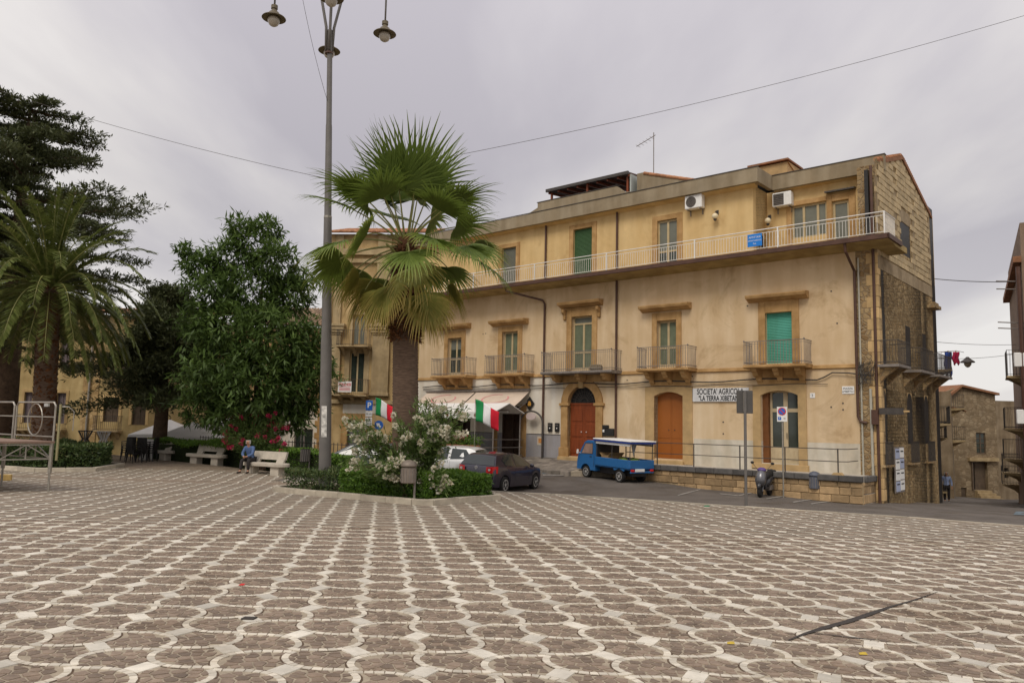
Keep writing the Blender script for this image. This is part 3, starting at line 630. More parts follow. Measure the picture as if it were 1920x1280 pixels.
for x in (-8.35,-8.05): mb=MB(); mb.sph((x,.285,1.55),.03,8,6); mb.build('handle',K['diron'],D)
mb=MB(); mb.bbox(-9.0,-7.4,-.2,.3,-.1,.2,.02); mb.build('threshold',K['sand'],D)
d=MB(); yy=.36; x0,x1=-3.6,-2.3
for a,b in ((x0,x0+.09),(x0+.56,x0+.74),(x1-.09,x1)): d.box(a,b,yy-.03,yy+.03,.3,3.3)
for a,b in ((.3,.95),(2.4,2.55),(3.2,3.3)): d.box(x0+.002,x1-.002,yy-.026,yy+.026,a,b)
for a,b in ((x0+.14,x0+.5),(x0+.8,x1-.14)):
    for c_ in range(2): w_=(b-a)/2; d.bbox(a+c_*w_+.015,a+(c_+1)*w_-.015,yy-.04,yy-.02,.42,.85,.01)
D=d.build('glazed_shop_door',mat('cream_door',(.50,.40,.25),.6,.1,3,.05,30),pal)
for a,b in ((x0+.09,x0+.56),(x0+.74,x1-.09)):
    for p,q in ((.95,2.4),(2.55,3.2)): mb=MB(); mb.box(a,b,yy,yy+.012,p,q); mb.build('pane',K['glass'],D)
mb=MB(); mb.box(-3.85,-3.6,.14,.37,.3,3.3); mb.build('wooden_jamb',mat('dark_jamb',(.15,.055,.014),.55,.2,2,.1,30),D)
arch_frame('surround',-3.08,.78,1.12,.05,3.08,3.52,.19,D,.05,'sand'); mb=MB(); mb.bbox(-4.25,-1.9,-.12,.36,-.1,.28,.02); mb.build('threshold',K['sand'],D)
mb=MB(); mb.tube([(-2.9,.3,1.3),(-2.9,.3,1.55)],.015,5); mb.build('handle',K['diron'],D)
for nm,(a,b) in (('cafe_doorway',(17.0,18.5)),('cafe_doorway',(20.6,22.4))):
    mb=MB(); mb.box(-b,-a,.4,.42,-.3,2.6); mb.box(-b,-b+.08,.3,.4,-.3,2.55); mb.box(-(a+b)/2-.04,-(a+b)/2+.04,.3,.4,-.3,2.55); mb.box(-a-.08,-a,.3,.4,-.3,2.55); mb.build(nm,mat('dark_walnut',(.055,.03,.018),.5,.3,3,.1,30),pal)
for a,b in ((-16.95,-16.55),(-18.85,-18.55)): mb=MB(); mb.bbox(a,b,-.05,.0,-.3,2.7,.01); mb.build('cafe_jamb',K['ochre'],pal)
# --- downpipes
for pts in ([(-10.98,-.09,12.1),(-10.98,-.09,8.98)],[(-10.98,-.09,8.7),(-10.98,-.09,-.1)],[(-15.4,-.09,12.1),(-15.4,-.09,8.98)],[(-17.2,-1.2,8.82),(-17.2,-1.1,8.62),(-15.5,-.12,8.1),(-15.4,-.09,7.9),(-15.4,-.09,-.2)],[(.02,-1.15,8.8),(.02,-1.1,8.5),(.03,-.12,7.9),(.03,-.1,2.25),(.12,-.1,2.05),(.35,-.1,2.0)],[(.72,-.06,12.0),(.72,-.06,-1.2)]):
    mb=MB(); mb.tube(pts,.055,8); mb.build('downpipe',K['pipe'],pal,smooth=True,auto=40)
mb=MB(); mb.tube([(.16,-.05,8.4),(.16,-.05,-.9)],.035,6); mb.tube([(.5,-.08,3.3),(.52,-.08,-.95)],.05,8); mb.build('conduit',mat('pale_conduit',(.42,.40,.33),.6,.12,4,.1,30),pal,smooth=True,auto=40)
# --- exposed stone corner pier and gable wall
K['rubble']=vmat('rubble_stone',[(.27,.175,.075),(.38,.26,.125),(.48,.355,.19)],5.5,(.30,.225,.13),.09,.95,(1,1,1.35),.9)
K['rubble2']=vmat('worn_rubble',[(.24,.15,.07),(.32,.215,.105),(.40,.29,.155)],4.2,(.30,.22,.13),.12,.95,(1,1,1.3),.8)
mb=MB(); mb.box(.05,.85,-.005,.5,z0,8.7); mb.box(.1,.85,.3,1.5,8.7,12.15); mb.build('corner_pier',K['rubble2'],pal)
for i in range(22):      # dressed corner stones
    z=-.9+i*.43; w_=.42 if i%2 else .28; mb=MB(); mb.bbox(.845-w_,.862,-.018,.2 if i%2 else .34,z+.006,z+.424,.015); mb.build('corner_stone',K['sand'],pal,tint=True)
gy=8.55
def gtop(y): return 12.3+(y)*.30 if y<4 else 13.5-(y-4)*.33
gw=MB(); gx=.85
ops=[(.1,.8,4.2,6.2),(3.7,4.45,4.3,6.12),(6.45,7.1,4.3,6.06),(3.4,4.95,9.15,10.55),(-.0,.6,1.2,3.3),(3.6,4.4,1.2,3.3),(6.4,7.1,1.2,3.3)]
t=MB().wall(0,gy,z0-1,12.0,ops,0,.28)
gw.add([(gx-y_,x_,z_) for x_,y_,z_ in t.v],t.f)          # turn the wall face towards +x
ys=np.linspace(0,gy,18)
for a,b in zip(ys[:-1],ys[1:]): gw.quad((gx,a,12.0),(gx,b,12.0),(gx,b,gtop(b)),(gx,a,gtop(a)))
G=gw.build('gable_wall',K['rubble'],pal)
mb=MB(); mb.box(gx-.4,gx-.26,.0,gy,z0-1,11.9); mb.build('gable_backing',K['black'],pal)
bl=MB(); rows=0; nb=0; cnt=0
K['tuff']=mat('tuff_block',(.465,.36,.21),.92,.2,4,.4,30,tint=.16)
z=8.5; i=0; pill=[(0,.45),(2.55,2.95),(5.35,5.75),(8.2,8.55)]
while z<13.3:
    y=-.25 if i%2 else 0.
    while y<gy:
        a,b=max(y+.008,.02),min(y+.50-.008,gy-.02); y+=.50
        if b-a<.12 or z+.235>gtop((a+b)/2)-.10 or z+.235>min(gtop(a),gtop(b))-.04: continue
        if 3.25<(a+b)/2<5.05 and 9.05<z+.12<11.15: continue
        if any(p<(a+b)/2<q for p,q in pill) and i%5: continue
        q=MB(); pr=.018+random.random()*.02; q.bbox(gx-.05,gx+pr,a,b,z+.008,z+.236,.012); q.build('tuff_block',K['tuff'],G,tint=True); cnt+=1
    z+=.245; i+=1
mb=MB(); mb.box(gx-.05,gx+.012,3.2,5.1,10.56,11.1); mb.box(gx-.05,gx+.018,.02,gy-.01,7.95,8.46)
for p,q in pill: mb.box(gx-.05,gx+.008,p+.03,q-.01,8.47,11.6)
mb.build('concrete_bands',mat('rough_concrete',(.33,.255,.16),.95,.2,3,.4,30,streak=.2),G)
def sroll(y0,y1,za,zb_,m_,x=gx-.14):
    mb=MB(); mb.box(x-.02,x,y0,y1,za,zb_); return mb.build('shutter',m_,G)
sroll(3.4,4.95,9.15,10.55,K['gyblind'])
for a,b,c,d_ in ops[:3]: sroll(a,b,c,d_,mat('old_shutter',(.13,.085,.045),.8,.2,3,.2,30))
for a,b,c,d_ in ops[4:]:
    sroll(a,b,c,d_,mat('blocked_niche',(.17,.125,.085),.9,.2,3,.3,20))
    n=8; cy=(a+b)/2; r_=(b-a)/2; mb=MB(); V=[(gx+.004,cy+r_*math.cos(PI*i/n),d_-r_+r_*math.sin(PI*i/n)*1.0) for i in range(n+1)]; top=[(gx+.004,cy+r_*math.cos(PI*i/n),d_+.02) for i in range(n+1)]
    mb.add(V+top,[(i,i+1,n+2+i,n+1+i) for i in range(n)]); mb.build('niche_arch',K['sand'],G)
    mb=MB()
    mb.box(gx+.0,gx+.18,a-.25,b+.35,.36,.44); b_=mb.build('ledge',K['rubble2'],G)
    mb=MB()
    for yy in np.arange(a-.2,b+.3,.085): mb.box(gx+.15,gx+.165,yy-.006,yy+.006,.44,1.3)
    mb.tube([(gx+.157,a-.2,1.3),(gx+.157,b+.3,1.3)],.016,4); mb.tube([(gx+.157,a-.2,.5),(gx+.157,b+.3,.5)],.012,4); mb.build('grille',K['diron'],G)
def sbal(y0,y1,out=.75,zf=4.2):
    mb=MB(); mb.box(gx,gx+out,y0,y1,zf-.1,zf); b=mb.build('balcony',K['iron'],pal)
    r=MB()
    for z in (zf+.9,zf+.08): r.tube([(gx,y0,z),(gx+out-.03,y0+.02,z),(gx+out-.03,y1-.02,z),(gx,y1,z)],.016,5)
    for yy in np.arange(y0+.03,y1,.1): r.box(gx+out-.036,gx+out-.024,yy-.006,yy+.006,zf,zf+.9)
    for k in range(1,7): r.box(gx+out*k/7-.006,gx+out*k/7+.006,y0+.01,y0+.022,zf,zf+.9); 
    r.build('railing',K['diron'],b)
    for yy in (y0+.25,y1-.35): q=MB(); q.prism([(gx,zf-.1),(gx+out-.1,zf-.1),(gx+.2,zf-.45),(gx,zf-.7)],yy,yy+.2,'y'); q.build('bracket',K['rubble2'],b)
sbal(-.35,1.35); sbal(2.95,5.15); sbal(6.0,8.4)
mb=MB(); mb.box(gx,gx+.35,gy-1.0,gy+.1,7.35,7.5); mb.box(gx,gx+.25,gy-.7,gy+.1,7.5,7.65); mb.build('broken_cornice',K['rubble2'],G)
# --- on the roof
mb=MB(); mb.prism([(1.3,14.42),(4.6,14.72),(4.6,14.8),(1.3,14.5)],-16.5,-11.2,'x'); R=mb.build('pergola_roof',K['pipe'],pal)
for i in range(9): x=-16.4+i*.64; mb=MB(); mb.prism([(1.32,14.28),(4.5,14.57),(4.5,14.69),(1.32,14.4)],x,x+.08,'x'); mb.build('rafter',K['wood'],R)
mb=MB(); mb.box(-16.5,-11.2,1.2,1.32,14.38,14.54); mb.build('gutter',K['diron'],R)
for x in (-16.3,-13.9,-11.4): mb=MB(); mb.box(x,x+.1,1.4,1.5,12.3,14.3); mb.build('post',K['wood'],R)
mb=MB(); mb.box(-11.2,-11.12,1.4,4.6,12.3,14.4); mb.build('glazed_side',mat('pale_panel',(.42,.45,.42),.3,.1,1,0),R)
mb=MB(); mb.prism([(1.6,12.3),(7.2,12.3),(7.2,13.2),(1.6,14.42)],-10.9,-10.5,'x'); mb.prism([(-10.5,12.3),(-7.6,12.3),(-7.6,13.42),(-10.5,14.35)],1.6,6,'y'); R=mb.build('stair_house',K['concrete'],pal)
for i in range(9): q=MB(); q.lathe([(.09,0),(.08,.36)],(0,0,0),8,'x'); o=q.build('ridge_tile',K['tile'],R,tint=True,loc=(-10.5+i*.33,1.62,14.37-i*.106)); o.rotation_euler=(0,rad(17.8),0)
mb=MB(); mb.box(-5.45,-3.75,3.0,4.6,12.5,13.95); mb.prism([(3.0,13.95),(4.6,13.95),(4.6,13.4)],-3.75,-3.7,'x'); R=mb.build('roof_block',K['sand'],pal)
mb=MB(); mb.box(-5.6,-3.65,2.85,4.75,14.0,14.08); mb.box(-5.5,-4.6,2.95,3.0,13.45,13.5); mb.box(-4.7,-3.9,2.95,3.0,13.2,13.25); mb.build('tile_capping',K['tile'],R)
mb=MB(); mb.box(-4.6,-4.0,2.2,2.9,12.5,13.05); mb.build('flue_block',K['tile'],pal)
# ------------------------------------------------------------ raised pavement before the palazzo
def fr_obj(mb,name,m_,par_=None,**k): return mb.build(name,m_,par_,loc=None if par_ else CB,rz=0 if par_ else RZ,**k)
pv=MB(); pv.box(-10.2,.55,-1.36,.0,-1.4,.03); rp=fr_obj(pv,'raised_pavement',mat('pavement_slabs',(.46,.42,.36),.9,.12,1.5,.25,30),kind='structure')
n=13
for i in range(n):
    a=-10.2+i*10.75/n; b=a+10.75/n; mb=MB(); mb.bbox(a+.006,b-.006,-1.56,-1.30,-.17,.045+.006*random.random(),.02); mb.build('coping_stone',K['dkerb'],rp,tint=True)
for i in range(2): mb=MB(); mb.bbox(.42,.64,-1.3+i*.65,-.66+i*.65,-.17,.045,.02); mb.build('coping_stone',K['dkerb'],rp,tint=True)
z=-1.35; i=0
K['wallstone']=mat('wall_stone',(.36,.245,.13),.92,.25,3,.5,24,tint=.32)
mb=MB(); mb.box(-10.2,.55,-1.44,-1.30,-1.45,-.17); mb.build('wall_bed',mat('wall_mortar',(.36,.27,.16),.95,.2,3,.3,30),rp)
while z<-.2:
    h=random.choice((.2,.24,.28)); h=min(h,-.175-z); x=-10.2
    while x<.52:
        w_=random.uniform(.28,.75); b=min(x+w_,.54)
        if h>.08 and z+h>-.3-.16*(x+10)/1.6*.62-.2: mb=MB(); mb.bbox(x+.01,b-.01,-1.475-random.random()*.02,-1.38,z+.008,z+h-.008,.018); mb.build('wall_stone',K['wallstone'],rp,tint=True)
        x=b
    z+=h
for k in range(4):
    y=-1.4+k*.42
    for zz_ in (-1.3,-.95,-.6,-.36): mb=MB(); mb.bbox(.50,.575,y+.01,y+.40,zz_+.01,min(zz_+.33,-.18),.015); mb.build('wall_stone',K['wallstone'],rp,tint=True)
# hand rail on the raised pavement
hr=thing('handrail','thin dark iron handrail along the raised pavement before the arched brown doors','railing',W(5,1.34,.04),RZ)
def hx(s_): return -(s_-5)
posts=(9.6,8.0,6.25,4.2,2.35,.35)
for s_ in posts: mb=MB(); mb.tube([(hx(s_),0,0),(hx(s_),0,.98)],.025,6); mb.build('post',K['diron'],hr)
for z in (.96,.5): mb=MB(); mb.tube([(hx(9.6),0,z),(hx(.35),0,z),(hx(.1),.35,z),(hx(.02),1.25,z+.02)],.018,6); mb.build('rail',K['diron'],hr)
mb=MB(); mb.prism([(hx(.35)-.22,-.0),(hx(.35)+.2,0),(hx(.35)+.1,.1),(hx(.35)-.14,.09)],-.12,.12,'y'); mb.build('concrete_foot',K['sand'],hr)
# paved stoop by the arched wooden door, with stone steps
ST=[(-10.2,0),(-16.4,0),(-16.4,-2.75),(-11.6,-2.75),(-10.25,-1.4)]; zs=lambda y:.03+.155*y
sb=MB(); n=len(ST); sb.add([(x,y,-1.2) for x,y in ST]+[(x,y,zs(y)-.02) for x,y in ST],[tuple(range(n,2*n))]+[(i,(i+1)%n,n+(i+1)%n,n+i) for i in range(n)]); st=fr_obj(sb,'stoop',K['mortar'],kind='structure')
K['cobble']=mat('stoop_cobble',(.20,.172,.142),.9,.25,4,.4,30,tint=.3)
for i in range(13):
    for j in range(7):
        x=-16.38+i*.47; y=-2.74+j*.39
        if y<-1.3 and x+.45>-10.3+(y+1.4)*1.0 or x+.45>-10.2: continue
        mb=MB(); mb.bbox(x+.012,x+.458,y+.012,y+.378,-.05,.006*random.random(),.012); mb.v=[(p[0],p[1],p[2]+zs(p[1])) for p in mb.v]; mb.build('stoop_slab',K['cobble'],st,tint=True)
for i in range(10):
    mb=MB(); x=-16.4+i*.48; mb.bbox(x+.006,x+.474,-2.96,-2.755,-.9,zs(-2.75)+.012,.02); mb.build('kerb_stone',K['cobble'],st,tint=True)
mb=MB(); mb.bbox(-14.2,-11.8,-.42,-.1,-.1,.13,.02); mb.build('door_step',K['sand'],st)
# cafe terrace deck
sb=MB(); sb.box(-24.6,-16.5,-3.6,0,-1.0,-.02); dk=fr_obj(sb,'cafe_terrace',K['dkerb'],kind='structure')
# ------------------------------------------------------------ things fixed to the palazzo
def awning(s0,s1,label):
    t=thing('awning',label,'awning',W((s0+s1)/2,0,3.42),RZ,'cafe awnings'); w_=(s1-s0)/2
    mb=MB(); n=8; prof=[(-1.72*i/n,-1.12*i/n-.05*math.sin(PI*i/n)) for i in range(n+1)]; V=[];F=[]
    for x in np.linspace(-w_,w_,9):
        for y,z in prof: V.append((x,y,z))
    m1=n+1
    for i in range(8):
        for k in range(n): F.append((i*m1+k,i*m1+k+1,(i+1)*m1+k+1,(i+1)*m1+k))
    mb.add(V,F); mb.build('cloth',mat('awning_cloth',(.60,.49,.39),.9,.08,1.5,.1,60),t,smooth=True)
    mb=MB(); mb.box(-w_,w_,-1.75,-1.69,-1.18,-1.1); mb.build('front_bar',K['white'],t)
    mb=MB(); mb.tube([(-w_-.05,-.08,.03),(w_+.05,-.08,.03)],.07,8); mb.build('roller_tube',K['iron'],t)
    for x in (-w_+.1,w_-.1): mb=MB(); mb.tube([(x,-.05,-.55),(x,-.8,-.95),(x,-1.7,-1.14)],.025,5); mb.build('arm',K['iron'],t)
    mb=MB()          # printed pink ring
    def P(a,r): u,v=r*math.cos(a),r*math.sin(a); y=-.62+v*.36; f_=-y/1.72; return (u*.95,y-.012,-1.12*f_-.05*math.sin(PI*f_)+.012)
    k=40; V=[P(2*PI*i/k,r) for i in range(k) for r in (1,.9)]; mb.add(V,[(2*i,2*((i+1)%k),2*((i+1)%k)+1,2*i+1) for i in range(k) if i not in (4,5,6,7)]); mb.build('printed_ring',mat('pink_print',(.62,.25,.25),.9,.1,4,0),t)
awning(20.25,24.1,'faded beige cafe awning with pink ring, the one nearer the palm trunk'); awning(16.35,20.15,'faded beige cafe awning with pink ring, nearer the arched wooden door')
def on_wall(name,label,cat,s,o,z,group=None): return thing(name,label,cat,W(s,o,z),RZ,group)
sg=on_wall('club_sign','white wall sign with black capital letters between brown door and glazed door','sign',5.66,.02,3.12)
mb=MB(); mb.bbox(-1.3,1.3,-.06,0,-.30,.29,.01); mb.build('board',mat('sign_board',(.60,.60,.60),.6,.08,3,.05,30),sg)
text("SOCIETA' AGRICOLA",.345,K['ink'],sg,(.0,-.066,.13),sx=.655,bold=.006); text('"LA TERRA XIBETANA"',.30,K['ink'],sg,(.03,-.066,-.16),sx=.665,bold=.008)
pl=on_wall('street_plate','small white marble street-name plate by the brown corner downpipe','sign',.34,.0,3.26); mb=MB(); mb.bbox(-.23,.23,-.025,0,-.15,.15,.008); mb.build('slab',K['white'],pl)
text('PIAZZA',.105,K['ink'],pl,(0,-.029,.055)); text('UMBERTO I',.105,K['ink'],pl,(0,-.029,-.06),sx=.8)
nb_=on_wall('house_number','small white house number tile beside the glazed shop door','sign',1.72,.0,3.06); mb=MB(); mb.bbox(-.1,.1,-.02,0,-.1,.1,.005); mb.build('tile',K['white'],nb_); text('3',.14,K['ink'],nb_,(0,-.024,0))
bs=on_wall('rental_sign','blue for-rent sign hung on the white terrace railing','sign',3.55,1.14,9.42); mb=MB(); mb.box(-.31,.31,-.02,0,-.26,.26); mb.build('board',mat('bright_blue_board',(.01,.19,.62),.5,.06,3,0),bs)
for tx,sz,z in (('AFFITTASI',.115,.12),('APPARTAMENTO',.075,-.02),('Tel.',.1,-.15)): text(tx,sz,K['white'],bs,(0,-.024,z))
def ac(s,o,z,label,grille_rect):
    t=on_wall('air_conditioner',label,'air conditioner',s,o,z,'outdoor air conditioner units'); mb=MB(); mb.bbox(-.42,.42,-.38,-.05,0,.62,.03); mb.build('casing',K['white'],t)
    mb=MB()
    if grille_rect: mb.box(-.36,.1,-.392,-.38,.06,.56)
    else: mb.lathe([(.25,-.392),(.25,-.38)],(-.1,0,.31),20,'y')
    g=mb.build('fan_grille',K['diron'],t); mb=MB()
    for i in range(6): 
        if grille_rect: mb.box(-.36,.1,-.4,-.393,.1+i*.08,.115+i*.08)
        else: r_=.04+i*.04; mb.tube([(-.1+r_*math.cos(2*PI*k/16),-.396,.31+r_*math.sin(2*PI*k/16)) for k in range(17)],.006,4)
    mb.build('guard_wires',K['iron'],g)
    for x in (-.3,.3): mb=MB(); mb.box(x-.02,x+.02,-.36,0,-.04,0); mb.box(x-.02,x+.02,-.04,0,-.25,0); mb.build('bracket',K['iron'],t)
ac(6.75,0,11.48,'white wall air conditioner with round fan guard on the yellow wall',False); ac(3.3,-1.5,11.35,'white air conditioner with square grille in the recessed bay above globe lamp',True)
def globe(s,o,z,label,down=True):
    t=on_wall('wall_lamp',label,'lamp',s,o,z,'globe lamps on the terrace wall'); mb=MB(); mb.bbox(-.06,.06,-.04,0,.1,.3,.01); mb.tube([(0,-.02,.2),(0,-.2,.22),(0,-.25,.12)],.02,6); mb.build('bracket',K['diron'],t)
    mb=MB(); mb.sph((0,-.25,-.02),.14,14,10); mb.build('globe',mat('milk_globe',(.72,.62,.42),.3,.05,3,0),t,smooth=True)
    mb=MB(); mb.lathe([(.05,-.22),(.08,-.14)],(0,-.25,0),10); mb.build('cap',K['diron'],t)
globe(5.75,0,11.0,'cream globe lamp on the yellow wall between round-fan air conditioner and recess'); globe(3.85,-1.2,10.75,'cream globe lamp in the recess corner under the square-grille air conditioner'); globe(19.9,0,11.1,'cream globe lamp on the yellow wall beside the palm fronds')
an=thing('aerial','thin television aerial on the roof stair house','aerial',W(10.0,-1.7,14.3),RZ); mb=MB(); mb.tube([(0,0,0),(0,0,2.1)],.022,6); mb.build('mast',K['iron'],an); mb=MB(); mb.tube([(.1,0,1.95),(-1.0,0,1.6)],.018,5); mb.build('boom',K['iron'],an)
for i in range(5): q=MB(); x=-.1-i*.2; q.tube([(x,-.22,1.88+x*.32),(x,.22,1.88+x*.32)],.008,4); q.build('element',K['iron'],an)
for s,label in ((14.95,'small black letter box beside the brown downpipe left of the arched door'),(14.5,'black intercom letter box close to the left door surround'),):
    t=on_wall('letter_box',label,'letter box',s,0,1.55,'letter boxes by the arched door'); mb=MB(); mb.bbox(-.13,.13,-.1,0,-.22,.22,.02); mb.build('box',K['black'],t); mb=MB(); mb.bbox(-.1,.1,-.115,-.1,.1,.13,.004); mb.build('slot',K['iron'],t); mb=MB(); mb.sph((.02,-.105,-.05),.035,8,6); mb.build('badge',K['white'],t)
t=on_wall('letter_box','wide dark letter box cluster right of the arched door','letter box',11.4,0,1.4,'letter boxes by the arched door'); mb=MB(); mb.bbox(-.35,.3,-.1,0,-.2,.16,.02); mb.bbox(-.35,.0,-.11,0,.165,.32,.02); mb.build('box',K['black'],t); mb=MB(); mb.bbox(-.3,-.2,-.125,-.11,-.02,.1,.004); mb.build('badge',K['white'],t)
t=on_wall('diamond_sign','black diamond cafe sign with gold emblem right of the awnings','sign',16.3,.05,2.75); mb=MB(); mb.prism([(-.3,0),(0,-.36),(.3,0),(0,.36)],-.04,0,'y'); mb.build('board',K['black'],t)
mb=MB(); mb.prism([(-.1,-.12),(.1,-.12),(.11,-.02),(.05,.12),(-.05,.12),(-.11,-.02)],-.05,-.042,'y'); mb.build('emblem',mat('gold_print',(.55,.28,.05),.6,.1,4,0),t)
t=on_wall('cafe_arch','black metal entrance arch with small pale plaque on the white wall','arch',15.95,.35,-.02); 
pts=[(-.75,0,0),(-.75,0,1.75)]+[(-.75*math.cos(PI*i/12),0,1.75+.62*math.sin(PI*i/12)) for i in range(1,12)]+[(.75,0,1.75),(.75,0,0)]
mb=MB(); mb.tube(pts,.045,6); mb.build('arch_tube',K['diron'],t); mb=MB(); mb.lathe([(.3,-.03),(.3,.0)],(0,0,2.1),18,'y'); o=mb.build('plaque',mat('pink_plaque',(.55,.45,.42),.6,.1,4,0),t); o.scale=(1.1,1,.6); o.location=(0,-.0,.84)
t=on_wall('notice','small orange paper notice on the grey plinth','notice',15.6,.0,.85); mb=MB(); mb.box(-.2,.2,-.012,0,-.22,.22); mb.build('sheet',mat('paper',(.55,.47,.36),.8,.1,4,0),t); mb=MB(); mb.box(-.12,.12,-.018,-.013,-.12,.12); mb.build('picture',mat('orange_print',(.55,.24,.07),.8,.3,9,0),t)
def cable(name,label,pts,r=.016,m_='diron'): mb=MB(); mb.tube(pts,r,5); return tag(mb.build(name,K[m_],None),label,'cable')
cable('wall_cable','thick dark cable run along the facade above the arched doors',[W(s,.1+.02*math.sin(s*3),3.72-.05*math.sin(s*1.3)) for s in np.arange(24.5,1.3,-.5)]+[W(1.2,.1,3.78),W(.9,.1,3.95),W(.3,.12,3.92),W(-.5,.12,3.8)],.028)
cable('wall_cable','thin lower cable along the facade over the club sign',[W(s,.06,3.52-.03*math.sin(s*2)) for s in np.arange(24.5,.6,-.6)],.012)
t=thing('cable_tangle','tangle of electrical cables at the stone corner of the palazzo','cable',W(-.4,.08,3.9),RZ)
for i in range(9): mb=MB(); mb.tube([(-.35+random.random()*.7,-.03-random.random()*.12,-.5+random.random()*1.0) for _ in range(6)],.012,4); mb.build('cable_loop',K['diron'],t)
t=thing('poster_board','tall board of white and blue death notices fixed to the stone side wall','notice board',CB+Lx*.95+Ly*1.75+Vector((0,0,-.65)),RZ+PI/2); mb=MB(); mb.box(-.62,.62,-.03,.02,0,1.75); mb.build('board',K['iron'],t)
for i in range(2):
    for j in range(4): mb=MB(); mb.box(-.58+i*.6,-.02+i*.6,-.045,-.031,.05+j*.42+i*.03,.43+j*.42+i*.03); p=mb.build('notice_sheet',K['white'] if (i+j)%3 else mat('pale_blue_sheet',(.38,.42,.55),.8,.1,3,0),t); mb=MB(); mb.box(-.5+i*.6,-.12+i*.6,-.05,-.046,.3+j*.42,.35+j*.42); mb.build('print_line',K['ink'],p)
t=thing('street_bracket_sign','small dark direction board jutting from the stone corner','sign',W(-.9,.1,2.45),RZ); mb=MB(); mb.box(-.1,.75,-.05,0,-.12,.12); mb.build('board',K['diron'],t); mb=MB(); mb.box(.75,.95,-.04,-.01,-.03,.03); mb.build('arm',K['sand'],t); mb=MB(); mb.box(-.35,-.12,-.15,0,-.5,.05); mb.build('meter_box',K['pipe'],t)
# ------------------------------------------------------------ other buildings
K['oldwall']=mat('old_ochre_render',(.50,.345,.155),.95,.25,1.1,.35,18,col2=(.58,.42,.21),streak=.2)
K['oldstone']=vmat('ashlar',[(.36,.235,.10),(.44,.30,.14),(.52,.37,.19)],2.2,(.33,.22,.10),.05,.95,(1,1,1.8),.5,.6)
K['cut']=mat('cut_stone',(.42,.32,.18),.92,.2,2,.35,24,streak=.2)
K['shut']=mat('grey_steel_shutter',(.12,.115,.11),.6,.15,3,.1,30)
K['dshut']=mat('old_dark_shutters',(.10,.07,.045),.7,.25,3,.2,30)
K['plum']=mat('plum_shutters',(.14,.11,.115),.7,.15,3,.1,30)
def win(par_,x0,x1,z0_,z1_,y=0,glass='glass',fr='frame',sur=None,bars=1,dep=.18,sw=.18):
    mb=MB(); f=.07
    for a,b in ((x0,x0+f),(x1-f,x1)): mb.box(a,b,y+dep-.03,y+dep+.03,z0_,z1_)
    if bars: c=(x0+x1)/2; mb.box(c-f*.7,c+f*.7,y+dep-.03,y+dep+.03,z0_,z1_)
    mb.box(x0+f,x1-f,y+dep-.025,y+dep+.025,z1_-.08,z1_); mb.box(x0+f,x1-f,y+dep-.025,y+dep+.025,z0_,z0_+.12)
    o=mb.build('window',K[fr],par_); 
    for a,b in (((x0+f,(x0+x1)/2-f*.7),((x0+x1)/2+f*.7,x1-f)) if bars else ((x0+f,x1-f),)): mb=MB(); mb.box(a,b,y+dep,y+dep+.012,z0_+.12,z1_-.08); mb.build('pane',K[glass],o)
    if sur:
        mb=MB(); mb.bbox(x0-sw,x0,y-.04,y+.03,z0_,z1_+sw,.01); mb.bbox(x1,x1+sw,y-.04,y+.03,z0_,z1_+sw,.01); mb.bbox(x0,x1,y-.037,y+.03,z1_,z1_+sw-.004,.01); mb.build('surround',K[sur],o)
    return o
def rbal(par_,x0,x1,zf,out=.8,h=.95,m_='diron',slab='cut',y=0,step=.12,br=1):
    mb=MB(); mb.prism([(y-out,zf-.08),(y-out,zf),(y,zf),(y,zf-.2)],x0,x1,'x'); b=mb.build('balcony',K[slab],par_); r=MB()
    for z in (zf+h,zf+.08): r.tube([(x0+.02,y,z),(x0+.02,y-out+.03,z),(x1-.02,y-out+.03,z),(x1-.02,y,z)],.016,4)
    for x in np.arange(x0+.03,x1,step): r.box(x-.007,x+.007,y-out+.023,y-out+.037,zf,zf+h)
    for x in (x0+.02,x1-.02):
        for k in range(1,6): r.box(x-.007,x+.007,y-out*k/6-.007,y-out*k/6+.007,zf,zf+h)
    r.build('railing',K[m_],b)
    if br:
        for t in (.15,.5,.85): c=x0+(x1-x0)*t; q=MB(); q.prism([(y,zf-.2),(y-out+.1,zf-.1),(y-.25,zf-.35),(y,zf-.6)],c-.1,c+.1,'x'); q.build('bracket',K[slab],b)
    return b
def body(t,x0,x1,z0_,z1_,ops,m_,depth=8,name='wall'):
    mb=MB(); mb.wall(x0,x1,z0_,z1_,ops,0,.3); mb.quad((x0,depth,z0_),(x0,0,z0_),(x0,0,z1_),(x0,depth,z1_)); mb.quad((x1,0,z0_),(x1,depth,z0_),(x1,depth,z1_),(x1,0,z1_)); mb.quad((x1,depth,z0_),(x0,depth,z0_),(x0,depth,z1_),(x1,depth,z1_)); mb.build(name,K[m_],t)
    mb=MB(); mb.box(x0+.05,x1-.05,.31,.33,z0_,z1_); mb.build('inner_core',K['black'],t)
